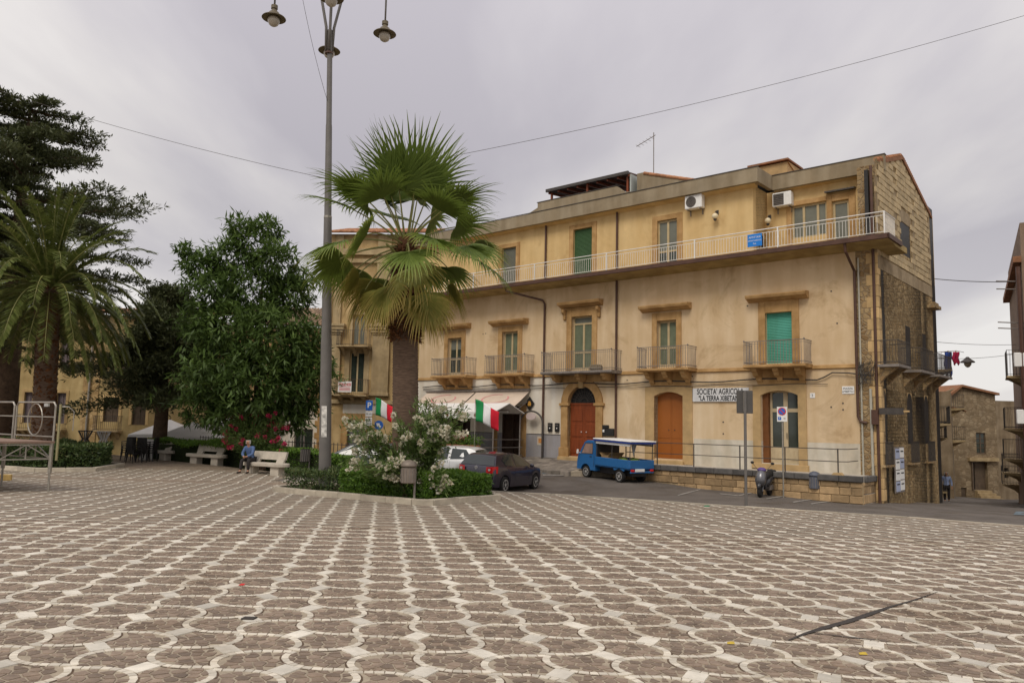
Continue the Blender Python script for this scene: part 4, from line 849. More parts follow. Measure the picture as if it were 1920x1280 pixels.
def tiled(t,x0,x1,y0,z0_,y1,z1_,over=.4,n=None,m_='tile'):
    """pan-tiled slope from the eave (y0,z0_) up to (y1,z1_)"""
    mb=MB(); mb.quad((x0,y0,z0_-.03),(x1,y0,z0_-.03),(x1,y1,z1_-.03),(x0,y1,z1_-.03)); r=mb.build('roof',K[m_],t); L=math.hypot(y1-y0,z1_-z0_); rows=max(3,int(L/.42)); step=.24
    b=MB(); cnt=0
    for i in range(rows):
        for x in np.arange(x0,x1-.05,step):
            f0,f1=i/rows,(i+1.15)/rows; q=[]
            for f_,rr in ((f0,.1),(f1,.085)):
                for k in range(5): a=PI*k/4; q.append((x+.12-rr*math.cos(a)*1.05,y0+(y1-y0)*f_,z0_+(z1_-z0_)*f_+rr*math.sin(a)*.8+.02*random.random()+.03*(1-f_/f1 if f_==f0 else 0)))
            fs=[(k,k+1,6+k,5+k)[::-1] for k in range(4)]+[(4,3,2,1,0)[::-1]]
            if i==0 and cnt<60 : s1=MB(); s1.add(q,fs); s1.build('roof_tile',K[m_],r,tint=True); cnt+=1
            else: b.add(q,fs)
    b.build('roof_tiles',K[m_],r,tint=True,kind='stuff'); return r
# house with the for-sale board
Y=49.; O=at(700,850,Y); gz=-.75; sx=Y/FP
def px(x): return (at(x,700,Y).x-O.x)
def pz(y,x=690): return at(x,y,Y).z
t=thing('old_house','narrow ochre stone house with pilasters and for-sale board behind the lamp post','building',(O.x,Y,0),rad(-4))
ops=[(px(656),px(681),pz(628),pz(585)) if 0 else (px(657),px(681),4.35+2.6,4.35+4.9),(px(654),px(682),3.35,5.55),(px(655),px(680),gz,2.05)]
ops[0]=(px(657),px(681),pz(648),pz(590)); ops[1]=(px(654),px(682),pz(738),pz(660)); ops[2]=(px(655),px(680),gz,pz(789))
body(t,px(604),px(800),gz-.5,13.6,ops,'oldwall',9)
win(t,*ops[0],fr='oldwall',glass='gyblind',sur='cut',sw=.14); win(t,*ops[1],fr='frame',glass='glass',sur='cut',sw=.32)
mb=MB()
for i in range(int((ops[2][3]-gz)/.09)): z=gz+i*.09; mb.prism([(.2,z),(.185,z+.045),(.2,z+.088),(.22,z+.088),(.22,z)],ops[2][0],ops[2][1],'x')
D=mb.build('rolling_shutter',K['shut'],t); mb=MB(); a,b,c,d=ops[2]; mb.bbox(a-.4,a,-.06,.05,gz,d+.1,.01); mb.bbox(b,b+.45,-.06,.05,gz,d+.1,.01); mb.bbox(a-.4,b+.45,-.05,.05,d+.1,d+.45,.01); mb.build('surround',K['ochre'],D)
mb=MB(); mb.box(px(645),px(735),-.03,.0,pz(789)+.46,pz(758)); mb.build('white_lintel_panel',K['wplaster'],t)
rbal(t,px(634),px(695),pz(650),.9); B=rbal(t,px(634),px(695),pz(741),.9,m_='pipe')
for x0_,x1_ in ((612,640),(694,733)):
    mb=MB(); a,b=px(x0_)+.12,px(x1_)-.12; mb.box(a,b,-.2,.0,pz(742),pz(628)); p=mb.build('pilaster',K['cut'],t); mb=MB()
    for i,(e_,h0,h1) in enumerate(((.06,628,624),(.14,624,619),(.2,619,613),(.26,613,608))): mb.bbox(a-e_,b+e_,-.2-e_,.0,pz(h0)-.01,pz(h1),.02)
    mb.build('capital',K['cut'],p); mb=MB(); mb.bbox(a-.06,b+.06,-.26,0,pz(742),pz(736),.02); mb.build('plinth',K['cut'],p); mb=MB(); mb.box(a+.1,b-.1,-.16,0,pz(607),13.5); mb.build('upper_pilaster',K['cut'],p)
mb=MB(); mb.box(px(604)-.1,px(800),-.14,0,pz(757),pz(750)); mb.build('string_course',K['cut'],t)
mb=MB(); mb.box(px(604)-.15,px(800)+.1,-.3,.0,12.2,12.6); mb.box(px(604)-.1,px(800)+.1,-.2,0,11.7,11.95); mb.build('cornice',K['cut'],t)
tiled(t,px(604)-.2,px(800)+.2,-.5,13.6,5,15.2); mb=MB(); mb.tube([(px(613),-.25,12),(px(613),-.25,gz)],.05,6); mb.build('downpipe',K['pipe'],t)
vb=thing('for_sale_board','white for-sale board with red lettering on the brown balcony rail','sign',(O.x+px(654),Y-1.0,pz(727)),rad(-4)); mb=MB(); mb.box(-.42,.42,-.02,0,-.33,.33); mb.build('board',K['white'],vb); text('VENDESI',.24,K['redink'],vb,(0,-.024,.13),sx=.84,bold=.006)
for z in (-.05,-.14,-.22): mb=MB(); mb.box(-.34,.34,-.024,-.021,z-.018,z+.018); mb.build('print_line',K['redink'],vb)
# stone building with tiled eave, white shop front
Y=55.; O=at(590,850,Y); t=thing('stone_house','stone house with mossy tiled eave and white shop front left of the lamp post','building',(O.x,Y,0),rad(-3))
def px(x): return (at(x,700,Y).x-O.x)
def pz(y,x=590): return at(x,y,Y).z
ops=[(px(557),px(592),-.9,pz(804))]
body(t,px(430),px(622),pz(752),pz(618),[(px(500),px(520),pz(735),pz(680))],'oldstone',9); body(t,px(430),px(622),-3.2,pz(753),ops,'wplaster',9,'shop_wall'); win(t,*ops[0],fr='iron',glass='glass',dep=.15); win(t,px(500),px(520),pz(735),pz(680),glass='glass')
mb=MB(); mb.box(px(430),px(622)+.1,-.2,0,pz(754),pz(747)); mb.box(px(430),px(622)+.2,-.3,.0,pz(622),pz(615)); mb.build('cornice',K['cut'],t)
for i in range(16): q=MB(); q.box(px(430)+i*.52,px(430)+i*.52+.22,-.28,0,pz(630),pz(623)); q.build('dentil',K['cut'],t)
for i in range(9): w_=.5 if i%2 else .32; mb=MB(); z=-.9+i*.42; mb.bbox(px(608)-w_,px(608),-.05,.0,z+.01,z+.41,.01); mb.build('quoin',K['ochre'],t)
K['mtile']=mat('mossy_tile',(.27,.19,.125),.95,.3,3,.3,30,tint=.35)
tiled(t,px(430),px(622),-.6,pz(612),4.5,pz(575)+.5,m_='mtile')
# yellow house behind the cedars
Y=52.; O=at(180,850,Y); t=thing('yellow_house','yellow rendered house with plum shutters seen behind the cedar and palm trunks','building',(O.x,Y,0),rad(6))
def px(x): return (at(x,700,Y).x-O.x)
def pz(y,x=180): return at(x,y,Y).z
K['oldyellow']=mat('old_yellow_render',(.46,.34,.15),.95,.2,1.1,.3,18,col2=(.54,.41,.20),streak=.15)
ops=[(px(58),px(72),pz(795),pz(738)),(px(115),px(131),pz(795),pz(738)),(px(199),px(226),pz(790),pz(744)),(px(250),px(275),pz(795),pz(744)),(px(220),px(245),pz(705),pz(655)),(px(115),px(131),pz(690),pz(640))]
body(t,px(38),px(395),-3.5,pz(590),ops,'oldyellow',9)
for o_,g in zip(ops,('plum','plum','dshut','dshut','dshut','plum')): win(t,*o_,glass=g,fr=g,sur='oldwall' if g=='plum' else 'yplaster')
for a,b,z in ((50,82,806),(105,136,806),(190,235,806),(215,262,712)): rbal(t,px(a),px(b),pz(z),.8)
mb=MB(); mb.tube([(px(172),-.15,pz(600)),(px(172),-.15,-.9)],.07,8); mb.build('downpipe',K['steel'],t)
mb=MB(); mb.box(px(160),px(188),-.06,0,-3.4,pz(592)); mb.build('quoin_strip',K['oldstone'],t); tiled(t,px(38)-.2,px(395),-.5,pz(588),5,pz(560))
Y=58.; O=at(15,850,Y); t=thing('brick_house','low brick house with orange pantile roof behind the stage railing','building',(O.x,Y,0),0)
def px(x): return (at(x,700,Y).x-O.x)
def pz(y,x=15): return at(x,y,Y).z
K['rbrick']=mat('red_brick',(.36,.17,.085),.9,.2,4,.3,40); body(t,px(-60),px(34),-3.5,pz(736),[(px(-10),px(22),pz(775),pz(764))],'rbrick',7); tiled(t,px(-62),px(36),-.4,pz(734),4,pz(704)); mb=MB(); mb.box(px(-62),px(36),-.4,-.2,pz(770),pz(762)); mb.build('metal_fascia',K['steel'],t); mb=MB(); mb.box(px(28),px(40),-.1,.3,-3.4,pz(730)); mb.build('pier',K['cut'],t)
# --- street on the right
def px(x): return at(x,800,Y).x-O.x
def pz(y,x=1840): return at(x,y,Y).z
Y=62.; O=at(1838,935,Y); t=thing('end_house','weathered stone house with wooden window and steps closing the street','building',(O.x,Y,0),rad(8)); gz=-3.9
ops=[(px(1829),px(1849),pz(851),pz(811)),(px(1816),px(1850),pz(918),pz(866)),(px(1884),px(1893),pz(895),pz(876)),(px(1794),px(1805),pz(932),pz(914))]
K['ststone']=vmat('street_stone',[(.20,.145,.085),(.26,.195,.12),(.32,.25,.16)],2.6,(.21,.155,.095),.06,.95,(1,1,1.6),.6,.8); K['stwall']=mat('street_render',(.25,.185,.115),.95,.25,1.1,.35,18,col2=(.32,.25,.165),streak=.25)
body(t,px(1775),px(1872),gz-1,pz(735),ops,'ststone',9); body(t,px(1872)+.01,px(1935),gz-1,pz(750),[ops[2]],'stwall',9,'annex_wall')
W1=win(t,*ops[0],fr='dshut',glass='glass',dep=.12)
mb=MB()
for i in range(3): a,b=ops[0][0],ops[0][1]; z=ops[0][2]+(ops[0][3]-ops[0][2])*(.28+.22*i); mb.box(a,b,.08,.15,z,z+.05)
mb.build('glazing_bars',K['dshut'],W1)
mb=MB(); mb.box(px(1828),px(1850),.25,.3,pz(918),pz(868)); mb.box(px(1816),px(1819),-.1,.28,pz(918),pz(866)); mb.build('doorway',K['dshut'],t); mb=MB(); mb.box(px(1810),px(1870),-.25,.0,pz(864),pz(858)); mb.build('lintel',K['cut'],t); mb=MB(); mb.box(*[px(1794),px(1805)],.1,.14,pz(932),pz(914)); mb.build('cellar_grille',K['dshut'],t)
for i in range(5): mb=MB(); mb.box(px(1822)-.1*i,px(1852)+.1*i,-.3*(i+1),-.3*i,gz-.5,pz(918)-.17*i-.05); mb.build('step',K['cut'],t)
mb=MB(); mb.prism([(px(1772),pz(742)),(px(1800),pz(722)),(px(1876),pz(736)),(px(1876),pz(740)),(px(1800),pz(726)),(px(1775),pz(745))],-.3,9,'y'); R=mb.build('roof_edge',K['tile'],t); mb=MB(); mb.prism([(px(1775),pz(735)),(px(1800),pz(725)),(px(1872),pz(735))],.02,.3,'y'); mb.build('gable',K['ststone'],t)
# row of houses behind the palazzo, left side of the street
Y=43.; O=at(1760,935,Y); t=thing('side_house','narrow ochre house with terrace and pipes next to the stone gable','building',(O.x-.15,Y,0),rad(65))
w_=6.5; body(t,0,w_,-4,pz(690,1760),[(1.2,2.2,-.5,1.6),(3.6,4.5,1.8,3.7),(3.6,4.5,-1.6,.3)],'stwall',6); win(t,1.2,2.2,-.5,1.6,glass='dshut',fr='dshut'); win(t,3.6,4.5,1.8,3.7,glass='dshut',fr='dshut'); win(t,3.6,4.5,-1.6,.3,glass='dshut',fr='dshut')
rbal(t,.6,3.0,2.2,.9); rbal(t,3.2,5.2,1.4,.9); rbal(t,3.4,5.0,-1.7,.8); rbal(t,-.2,2.4,pz(693,1760),1.0,slab='rubble2')
for x in (.3,3.1,5.8): mb=MB(); mb.tube([(x,-.12,4.5),(x,-.12,-3)],.07,6); mb.build('pipe',K['pipe'] if x<4 else K['white'],t)
Y=54.; O=at(1790,935,Y); t=thing('low_side_house','low stone house with small terraces halfway down the street','building',(O.x,Y,0),rad(60)); body(t,-1,6,-5,pz(735,1785),[(.8,1.7,-1.2,.8)],'stwall',6); win(t,.8,1.7,-1.2,.8,glass='dshut',fr='dshut'); rbal(t,.4,2.6,1.2,.8); rbal(t,0,1.8,3.4,.8); mb=MB(); mb.prism([(-.9,3.2),(0,3.5),(0,3.56),(-.9,3.26)],1.5,3.4,'x'); mb.build('tile_canopy',K['tile'],t)
# building at the right edge of the frame, seen edge-on
Y=38.; O=at(1921,950,Y); t=thing('right_house','tall house edge-on at the right of the street with stacked balconies and flower boxes','building',(O.x+.42,Y,0),rad(-120.5))
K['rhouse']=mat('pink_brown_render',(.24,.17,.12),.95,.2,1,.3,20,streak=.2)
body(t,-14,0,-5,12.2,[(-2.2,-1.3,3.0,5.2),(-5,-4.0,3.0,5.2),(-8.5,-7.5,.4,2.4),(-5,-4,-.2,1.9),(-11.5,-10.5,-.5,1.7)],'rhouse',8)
for o_ in ((-2.2,-1.3,3.0,5.2),(-5,-4.0,3.0,5.2),(-8.5,-7.5,.4,2.4),(-5,-4,-.2,1.9),(-11.5,-10.5,-.5,1.7)): win(t,*o_,glass='dshut',fr='dshut')
rbal(t,-3.0,-.6,4.6,.8,1.3); rbal(t,-5.8,-3.4,2.0,.9,1.1); rbal(t,-9,-7,.3,.9,1.1); rbal(t,-12,-9.8,-.6,.9,1.1); rbal(t,-14,-12.2,-1.4,.9,1.1)
mb=MB(); mb.tube([(-.1,-.15,10),(-.1,-.15,-2.3)],.11,8); mb.build('downpipe',K['pipe'],t); mb=MB(); mb.box(-14,.1,-.35,.0,10.2,10.5); mb.build('cornice',K['tile'],t)
for z in (9.3,8.9,7.2,6.9): mb=MB(); mb.tube([(-.4,0,z),(-.4,-1.1,z+.1)],.03,5); mb.build('clothes_bracket',K['iron'],t)
for z in (5.0,2.2): mb=MB(); mb.bbox(-.5,.0,-.5,.0,z,z+.7,.03); mb.build('condenser',K['white'],t)
# ------------------------------------------------------------ vegetation
def fmesh(name,V,F,m_,par_=None,tint=None,loc=None,kind=None,smooth=False):
    V=np.asarray(V,np.float32); F=np.asarray(F,np.int32); me=bpy.data.meshes.new(name); k=F.shape[1]
    me.vertices.add(len(V)); me.vertices.foreach_set('co',V.ravel()); me.loops.add(F.size); me.loops.foreach_set('vertex_index',F.ravel())
    me.polygons.add(len(F)); me.polygons.foreach_set('loop_start',np.arange(0,F.size,k,dtype=np.int32)); me.polygons.foreach_set('loop_total',np.full(len(F),k,np.int32))
    me.materials.append(m_); me.update(calc_edges=True)
    if tint is not None: me.attributes.new('tint','FLOAT','FACE').data.foreach_set('value',np.asarray(tint,np.float32))
    if smooth: me.polygons.foreach_set('use_smooth',np.ones(len(F),bool))
    return link(name,me,par_,loc,0,kind)
def nrm(v): return v/np.maximum(np.linalg.norm(v,axis=-1,keepdims=True),1e-9)
def leafquads(C,D,Nn,L,Wd):          # diamond leaves: base C, direction D, normal Nn
    S=nrm(np.cross(D,Nn)); L=np.asarray(L).reshape(-1,1); Wd=np.asarray(Wd).reshape(-1,1)
    V=np.stack([C,C+D*L*.45+S*Wd*.5,C+D*L,C+D*L*.45-S*Wd*.5],1).reshape(-1,3); n=len(C)
    return V,np.arange(4*n).reshape(n,4)
def leafmat(name,ramp,rough=.55,trans=.25,spec=.35):
    m_=bpy.data.materials.new(name); m_.use_nodes=True; t=m_.node_tree; n=t.nodes; l=t.links.new; b=n['Principled BSDF']; b.inputs['Roughness'].default_value=rough; b.inputs['Specular IOR Level'].default_value=spec
    a=n.new('ShaderNodeAttribute'); a.attribute_name='tint'; r=n.new('ShaderNodeValToRGB'); l(a.outputs['Fac'],r.inputs[0]); e=r.color_ramp.elements
    e[0].color=(*ramp[0],1); e[1].color=(*ramp[-1],1)
    for i,c in enumerate(ramp[1:-1]): q=e.new((i+1)/(len(ramp)-1)); q.color=(*c,1)
    l(r.outputs[0],b.inputs['Base Color']); tr=n.new('ShaderNodeBsdfTranslucent'); l(r.outputs[0],tr.inputs[0]); mx=n.new('ShaderNodeMixShader'); mx.inputs[0].default_value=trans
    l(b.outputs[0],mx.inputs[1]); l(tr.outputs[0],mx.inputs[2]); l(mx.outputs[0],n['Material Output'].inputs[0]); return m_
K['fan']=leafmat('fan_palm_leaf',[(0.075, 0.115, 0.018), (0.125, 0.18, 0.03), (0.18, 0.235, 0.042), (0.31, 0.29, 0.065), (0.46, 0.34, 0.11)],.5,.3)
K['fan_old']=leafmat('old_fan_palm_leaf',[(0.09, 0.126, 0.0192), (0.156, 0.18, 0.03), (0.264, 0.24, 0.048), (0.408, 0.3, 0.084), (0.504, 0.336, 0.12)],.55,.3)
K['pinnate']=leafmat('date_palm_leaf',[(0.07, 0.095, 0.022), (0.115, 0.145, 0.034), (0.16, 0.19, 0.05), (0.25, 0.25, 0.085)],.5,.25)
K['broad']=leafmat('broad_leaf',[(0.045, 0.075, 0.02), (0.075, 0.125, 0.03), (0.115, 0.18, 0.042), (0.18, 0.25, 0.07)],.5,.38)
K['cedar']=leafmat('cedar_needles',[(0.04, 0.048, 0.02), (0.065, 0.078, 0.032), (0.1, 0.115, 0.048), (0.15, 0.165, 0.07)],.6,.28)
K['hedge']=leafmat('hedge_leaf',[(0.04, 0.085, 0.01), (0.075, 0.16, 0.018), (0.12, 0.22, 0.025), (0.19, 0.29, 0.045)],.5,.25)
K['hedge2']=leafmat('dull_hedge_leaf',[(0.0306, 0.0544, 0.017), (0.051, 0.085, 0.0238), (0.085, 0.1275, 0.034), (0.187, 0.187, 0.0765)],.5,.25)
K['olea']=leafmat('oleander_leaf',[(0.0375, 0.0675, 0.018), (0.0675, 0.1125, 0.027), (0.105, 0.165, 0.039), (0.18, 0.24, 0.0675)],.5,.25)
K['wfl']=leafmat('cream_petals',[(.55,.50,.36),(.70,.66,.52),(.78,.76,.66)],.6,.3); K['pfl']=leafmat('pink_petals',[(.38,.02,.07),(.55,.04,.12),(.65,.10,.18)],.6,.3)
K['fibre']=mat('palm_fibre',(.145,.062,.025),.95,.4,6,.8,20,tint=.45); K['ringbark']=mat('ringed_palm_bark',(.145,.095,.066),.95,.42,5,1.0,22,sc3=(1,1,7))
def spread(n): 
    v=rng.normal(size=(n,3)); return nrm(v)
# ---- fan palm on the island
PX,PY=-3.08,23.5
fp=thing('fan_palm','tall fan palm with shaggy brown upper trunk rising from the planted island','palm tree',(PX,PY,zpf(PX,PY)))
base=fp.location.z; ht=6.85-base
def pl_x(z): return -.24*(z/ht)
prof=[]; m_=MB(); zz_=np.linspace(0,ht-1.9,120); V=[]
ring=18
for i,z in enumerate(zz_):
    r=.385+.10*math.exp(-z*1.6)-.02*z/ht+(.014 if i%2 else -.006)+.006*random.random()
    for k in range(ring): a=2*PI*k/ring; rr=r*(1+.02*math.sin(3*a+z)+.012*random.random()); V.append((pl_x(z)+rr*math.cos(a),rr*math.sin(a),z))
m_.add(V,[(i*ring+k,i*ring+(k+1)%ring,(i+1)*ring+(k+1)%ring,(i+1)*ring+k) for i in range(len(zz_)-1) for k in range(ring)]); tr=m_.build('trunk',K['ringbark'],fp,smooth=True)
m_=MB(); m_.tube([(pl_x(z),0,z) for z in np.linspace(ht-2.4,ht+.45,14)],[.39-.011*i for i in range(14)],14); m_.build('upper_trunk',K['fibre'],fp)
n=2600; z=rng.uniform(ht-2.75,ht+.15,n); a=rng.uniform(0,2*PI,n); r=.40-.10*(z-(ht-2.4))/2.5
C=np.stack([-.24*z/ht+r*np.cos(a),r*np.sin(a),z],1); D=nrm(np.stack([np.cos(a)*rng.uniform(.5,1.2,n)+rng.normal(0,.35,n),np.sin(a)*rng.uniform(.5,1.2,n)+rng.normal(0,.35,n),rng.uniform(-.9,.8,n)],1))
V,F=leafquads(C-D*.05,D,spread(n),rng.uniform(.12,.3,n),rng.uniform(.03,.07,n)); fmesh('fibre',V,F,K['fibre'],fp,rng.random(n),kind='stuff')
def fan_leaf(o,d,lp,R,droop,age,seed):
    """petiole and pleated blade of one fan leaf"""
    rs=np.random.default_rng(seed); d=np.array(d,float); d/=np.linalg.norm(d); o=np.array(o,float); P=[]; c=o.copy(); dd=d.copy()
    for i in range(9):
        P.append(c.copy()); dd=nrm(dd+np.array([0,0,-droop*.055*(.4+i*.16)])); c=c+dd*lp/8
    m_=MB(); m_.tube(P,[.032-.0018*i for i in range(9)],5); V=list(m_.v); F=[]; hub=P[-1]; ax=dd
    side=nrm(np.cross(ax,[0,0,1])+1e-6); up=nrm(np.cross(side,ax)); roll=rs.normal(0,.35); side,up=side*math.cos(roll)+up*math.sin(roll),up*math.cos(roll)-side*math.sin(roll)
    NS=34; VV=[];FF=[];TT=[]; base_t=age
    for i in range(NS):
        th=(i/(NS-1)-.5)*2*rad(86)+rs.normal(0,.02); L=R*(1-.28*abs(th/rad(86))**1.5)*rs.uniform(.92,1.06)
        u=ax*math.cos(th)+side*math.sin(th); cup=up*(.22*abs(math.sin(th))); u=nrm(u+cup*.5); s_=nrm(np.cross(u,up)); pts=[]; p=hub.copy(); q=u.copy(); tip=rs.uniform(.4,1.7); u=nrm(u+rs.normal(0,.035,3))
        for k in range(7):
            pts.append(p.copy()); f=k/6; q=nrm(q+np.array([0,0,-1.])*(droop*.045+ (max(0,f-.34))*.62*(droop+.12)*tip)); p=p+q*L/6
        wd=[.012,.045,.058,.038,.022,.012,.0015]; wsc=R/1.6; o_=len(VV)
        for k in range(7):
            w_=wd[k]*wsc; VV+= [pts[k]-s_*w_+up*w_*.35,pts[k],pts[k]+s_*w_+up*w_*.35]
        for k in range(6):
            for c_ in range(2): FF.append((o_+k*3+c_,o_+k*3+c_+1,o_+k*3+c_+4,o_+k*3+c_+3)); TT.append(min(1,max(0,base_t*.55+rs.normal(0,.05)+.06*(i%2)+(k/5)**2*(.10+.55*age))))
    return m_,VV,FF,TT
def frond_obj(par_,name,o,d,lp,R,droop,age,seed,mt='fan'):
    m_,VV,FF,TT=fan_leaf(o,d,lp,R,droop,age,seed); b=fmesh(name,VV,FF,K[mt],par_,TT)
    m_.build('petiole',K['pet'],b); return b
K['pet']=mat('petiole',(.17,.17,.05),.6,.3,3,.1,30)
top=np.array([-.25,0,ht+.25]); specs=[]
for i in range(8): a=i*2.4+.3; specs.append((a,rad(random.uniform(62,84)),1.35,2.2,.22,.14))
for i in range(10): a=i*2.4+1.1; specs.append((a,rad(random.uniform(26,52)),1.7,1.65,.65,.25))
for i in range(13): a=i*2.4+.1; specs.append((a,rad(random.uniform(-8,20)),2.0,1.55,1.1,.42))
for i in range(13): a=i*2.4+.8; specs.append((a,rad(random.uniform(-58,-20)),1.5,1.5,1.35,.62))
for i,(a,el,lp,R_,dr,age) in enumerate(specs):
    d=(math.cos(a)*math.cos(el),math.sin(a)*math.cos(el),math.sin(el)); frond_obj(fp,'frond',top+np.array([.14*math.cos(a),.14*math.sin(a),.25*math.sin(el)-.05]),d,lp*random.uniform(.9,1.1),R_*random.uniform(.92,1.1),dr,age+random.uniform(-.08,.08),100+i,'fan_old' if age>.6 else 'fan')
for i in range(26):     # cut leaf stalks under the crown
    a=i*2.4; m_=MB(); z=ht-.9+i*.035; m_.tube([(pl_x(z)+.3*math.cos(a),.3*math.sin(a),z),(pl_x(z)+.62*math.cos(a),.62*math.sin(a),z+.25)],[.05,.03],5); m_.build('leaf_stub',K['pet'],fp)
# ---- date palm on the left
c0=at(92,560,34); TX,TY=at(84,800,34).x,34.
dp=thing('date_palm','date palm with thick leaning trunk and arching feathery fronds by the stage','palm tree',(TX,TY,zpf(TX,TY))); b0=dp.location.z; ht=7.1-b0; lx=c0.x-TX
m_=MB(); ring=16; V=[]; zz_=np.linspace(0,ht,60)
for i,z in enumerate(zz_):
    r=.45+.10*math.exp(-z*2)-.04*z/ht+(.03 if i%2 else 0)+(.12 if z>ht-1.2 else 0)
    for k in range(ring): a=2*PI*k/ring; rr=r*(1+.03*random.random()); V.append((lx*(z/ht)+rr*math.cos(a),rr*math.sin(a),z))
m_.add(V,[(i*ring+k,i*ring+(k+1)%ring,(i+1)*ring+(k+1)%ring,(i+1)*ring+k) for i in range(59) for k in range(ring)]); m_.build('trunk',K['ringbark'],dp,smooth=True)
n=900; z=rng.uniform(.3,ht+.2,n); a=rng.uniform(0,2*PI,n); r=.45-.04*z/ht+np.where(z>ht-1.2,.1,0); C=np.stack([lx*z/ht+r*np.cos(a),r*np.sin(a),z],1); D=nrm(np.stack([np.cos(a)*.5,np.sin(a)*.5,np.full(n,1.)],1)); V,F=leafquads(C-D*.05,D,np.stack([np.cos(a),np.sin(a),a*0],1),rng.uniform(.15,.26,n),rng.uniform(.12,.2,n)); fmesh('leaf_bases',V,F,K['fibre'],dp,rng.random(n)*.6,kind='stuff')
m_=MB(); m_.box(-.05,.12,-.52,-.40,2.55,2.75); m_.build('junction_box',K['white'],dp,loc=(.25,0,0))
def pinnate(o,d,L,droop,seed,age=.4):
    rs=np.random.default_rng(seed); d=nrm(np.array(d,float)); p=np.array(o,float); q=d.copy(); P=[];T=[]; NN=22
    for i in range(NN+1):
        P.append(p.copy()); T.append(q.copy()); f=i/NN; q=nrm(q+np.array([0,0,-1.])*droop*(.02+.075*f)*(1.2-.4*abs(q[2]))); p=p+q*L/NN
    C=[];D=[];Ln=[]
    for i in range(3,NN+1):
        for h in range(4):
            f=h/4; pp=P[i-1]*(1-f)+P[i]*f; t=T[i-1]; s_=nrm(np.cross(t,[0,0,1])+1e-6); u=nrm(np.cross(s_,t)); g=(i+f)/NN; ll=.62*min(1,g*3)*(1-.55*max(0,g-.5)*2*.8)
            for sg in (-1,1): C.append(pp); D.append(nrm(t*.75+s_*sg*.85+u*(.18+rs.normal(0,.1))-np.array([0,0,.20])*(1+g))); Ln.append(ll*rs.uniform(.85,1.1))
    return P,np.array(C),np.array(D),np.array(Ln)
cr_=np.array([lx,0,ht+.25])
for i in range(76):
    a=i*2.39996+.4; f=i/75; el=rad(86-118*f**.9+random.uniform(-6,6)); L=random.uniform(4.2,5.1)*(.92+.1*math.sin(f*3)); d=(math.cos(a)*math.cos(el),math.sin(a)*math.cos(el),math.sin(el)); o=cr_+np.array([.3*math.cos(a)*min(1,f*2),.3*math.sin(a)*min(1,f*2),-.4*f])
    P,C,D,Ln=pinnate(o,d,L,1.0 if f<.3 else 1.55,500+i); V,F=leafquads(C,D,spread(len(C))*.25+np.array([0,0,1.]),Ln,np.full(len(C),.078)); b=fmesh('frond',V,F,K['pinnate'],dp,np.clip(rng.normal(.45+.25*(f>.85),.2,len(F)),0,1))
    m_=MB(); m_.tube(P,[.045-.0018*k for k in range(len(P))],4); m_.build('rachis',K['pet'],b)
# ---- cedars
def cedar(name,label,X,Y,H,layers,reach,seed,z_lo,bias=None,trunk_r=.55,dens=1.0,hang=.0,vz=.12):
    rs=np.random.default_rng(seed); z0_=zpf(X,Y); t=thing(name,label,'tree',(X,Y,z0_)); m_=MB(); m_.tube([(0,0,-.2),(.05,0,H*.3),(-.1,.05,H*.65),(0,0,H)],[trunk_r*1.15,trunk_r*.9,trunk_r*.5,.05],10); m_.build('trunk',K['bark'],t,smooth=True)
    C=[];D=[];TI=[]; lm=MB()
    for i in range(layers):
        f=(i+.5)/layers; z=z_lo+(H-z_lo)*f; nb_=rs.integers(4,7)
        for b in range(nb_):
            a=rs.uniform(0,2*PI); R_=reach(f)*rs.uniform(.5,1.1)
            if bias: R_*=bias(a,f)
            if R_<.5: continue
            n=14; P=[]; up=rs.uniform(.0,.28); zj=rs.normal(0,.28)
            for k in range(n+1): g=k/n; P.append(np.array([math.cos(a)*R_*g,math.sin(a)*R_*g,z+zj-.08*R_*g+up*R_*g*g*.6-hang*R_*g*g+rs.normal(0,.05)]))
            lm.tube(P,[max(.012,.09*trunk_r/.5*(1-.93*k/n)) for k in range(n+1)],5)
            s_=np.array([-math.sin(a),math.cos(a),0]); d0=np.array([math.cos(a),math.sin(a),0])
            for k in range(2,n+1):
                g=k/n; wl=R_*.30*(1-.55*g)*min(1,g*2.2)+.25
                for sg in (-1,1):
                    for _ in range(2):
                        dirn=nrm(s_*sg*rs.uniform(.5,1)+d0*rs.uniform(.3,.9)); ll=wl*rs.uniform(.6,1.15); m=max(3,int(ll/.13*dens)); base=P[k]+d0*rs.uniform(-.3,.3)
                        tt=np.linspace(.05,1,m); pts=base+np.outer(tt*ll,dirn)+np.stack([rs.normal(0,.05,m),rs.normal(0,.05,m),.12*tt*ll+rs.normal(0,vz,m)-(.10+hang)*(tt**2)*ll],1)
                        for q in pts:
                            for _ in range(5):
                                C.append(q+rs.normal(0,.07,3)*[1,1,.5]); D.append(dirn*.8+rs.normal(0,.55,3)+[0,0,.22]); TI.append(np.clip(rs.normal(.42+.2*(rs.random()<.3),.2),0,1))
    lm.build('limbs',K['bark'],t)
    C=np.array(C);D=nrm(np.array(D)); n=len(C); V,F=leafquads(C,D,spread(n)*.6+np.array([0,0,.8]),rs.uniform(.18,.36,n),rs.uniform(.05,.10,n)); fmesh('crown',V,F,K['cedar'],t,np.array(TI)); return n
cedar('cedar','huge dark cedar with layered branches towering at the left edge',-26.6,41,19.0,21,lambda f:(8.5 if f>.5 else 7.0)*(1-f)**.45*(.62+.38*math.sin(PI*min(1,f*1.1+.15)))+1.3,21,5.0,bias=lambda a,f:1.0 if math.cos(a)>-.6 else .4,trunk_r=.62,dens=.66,hang=.02,vz=.07)
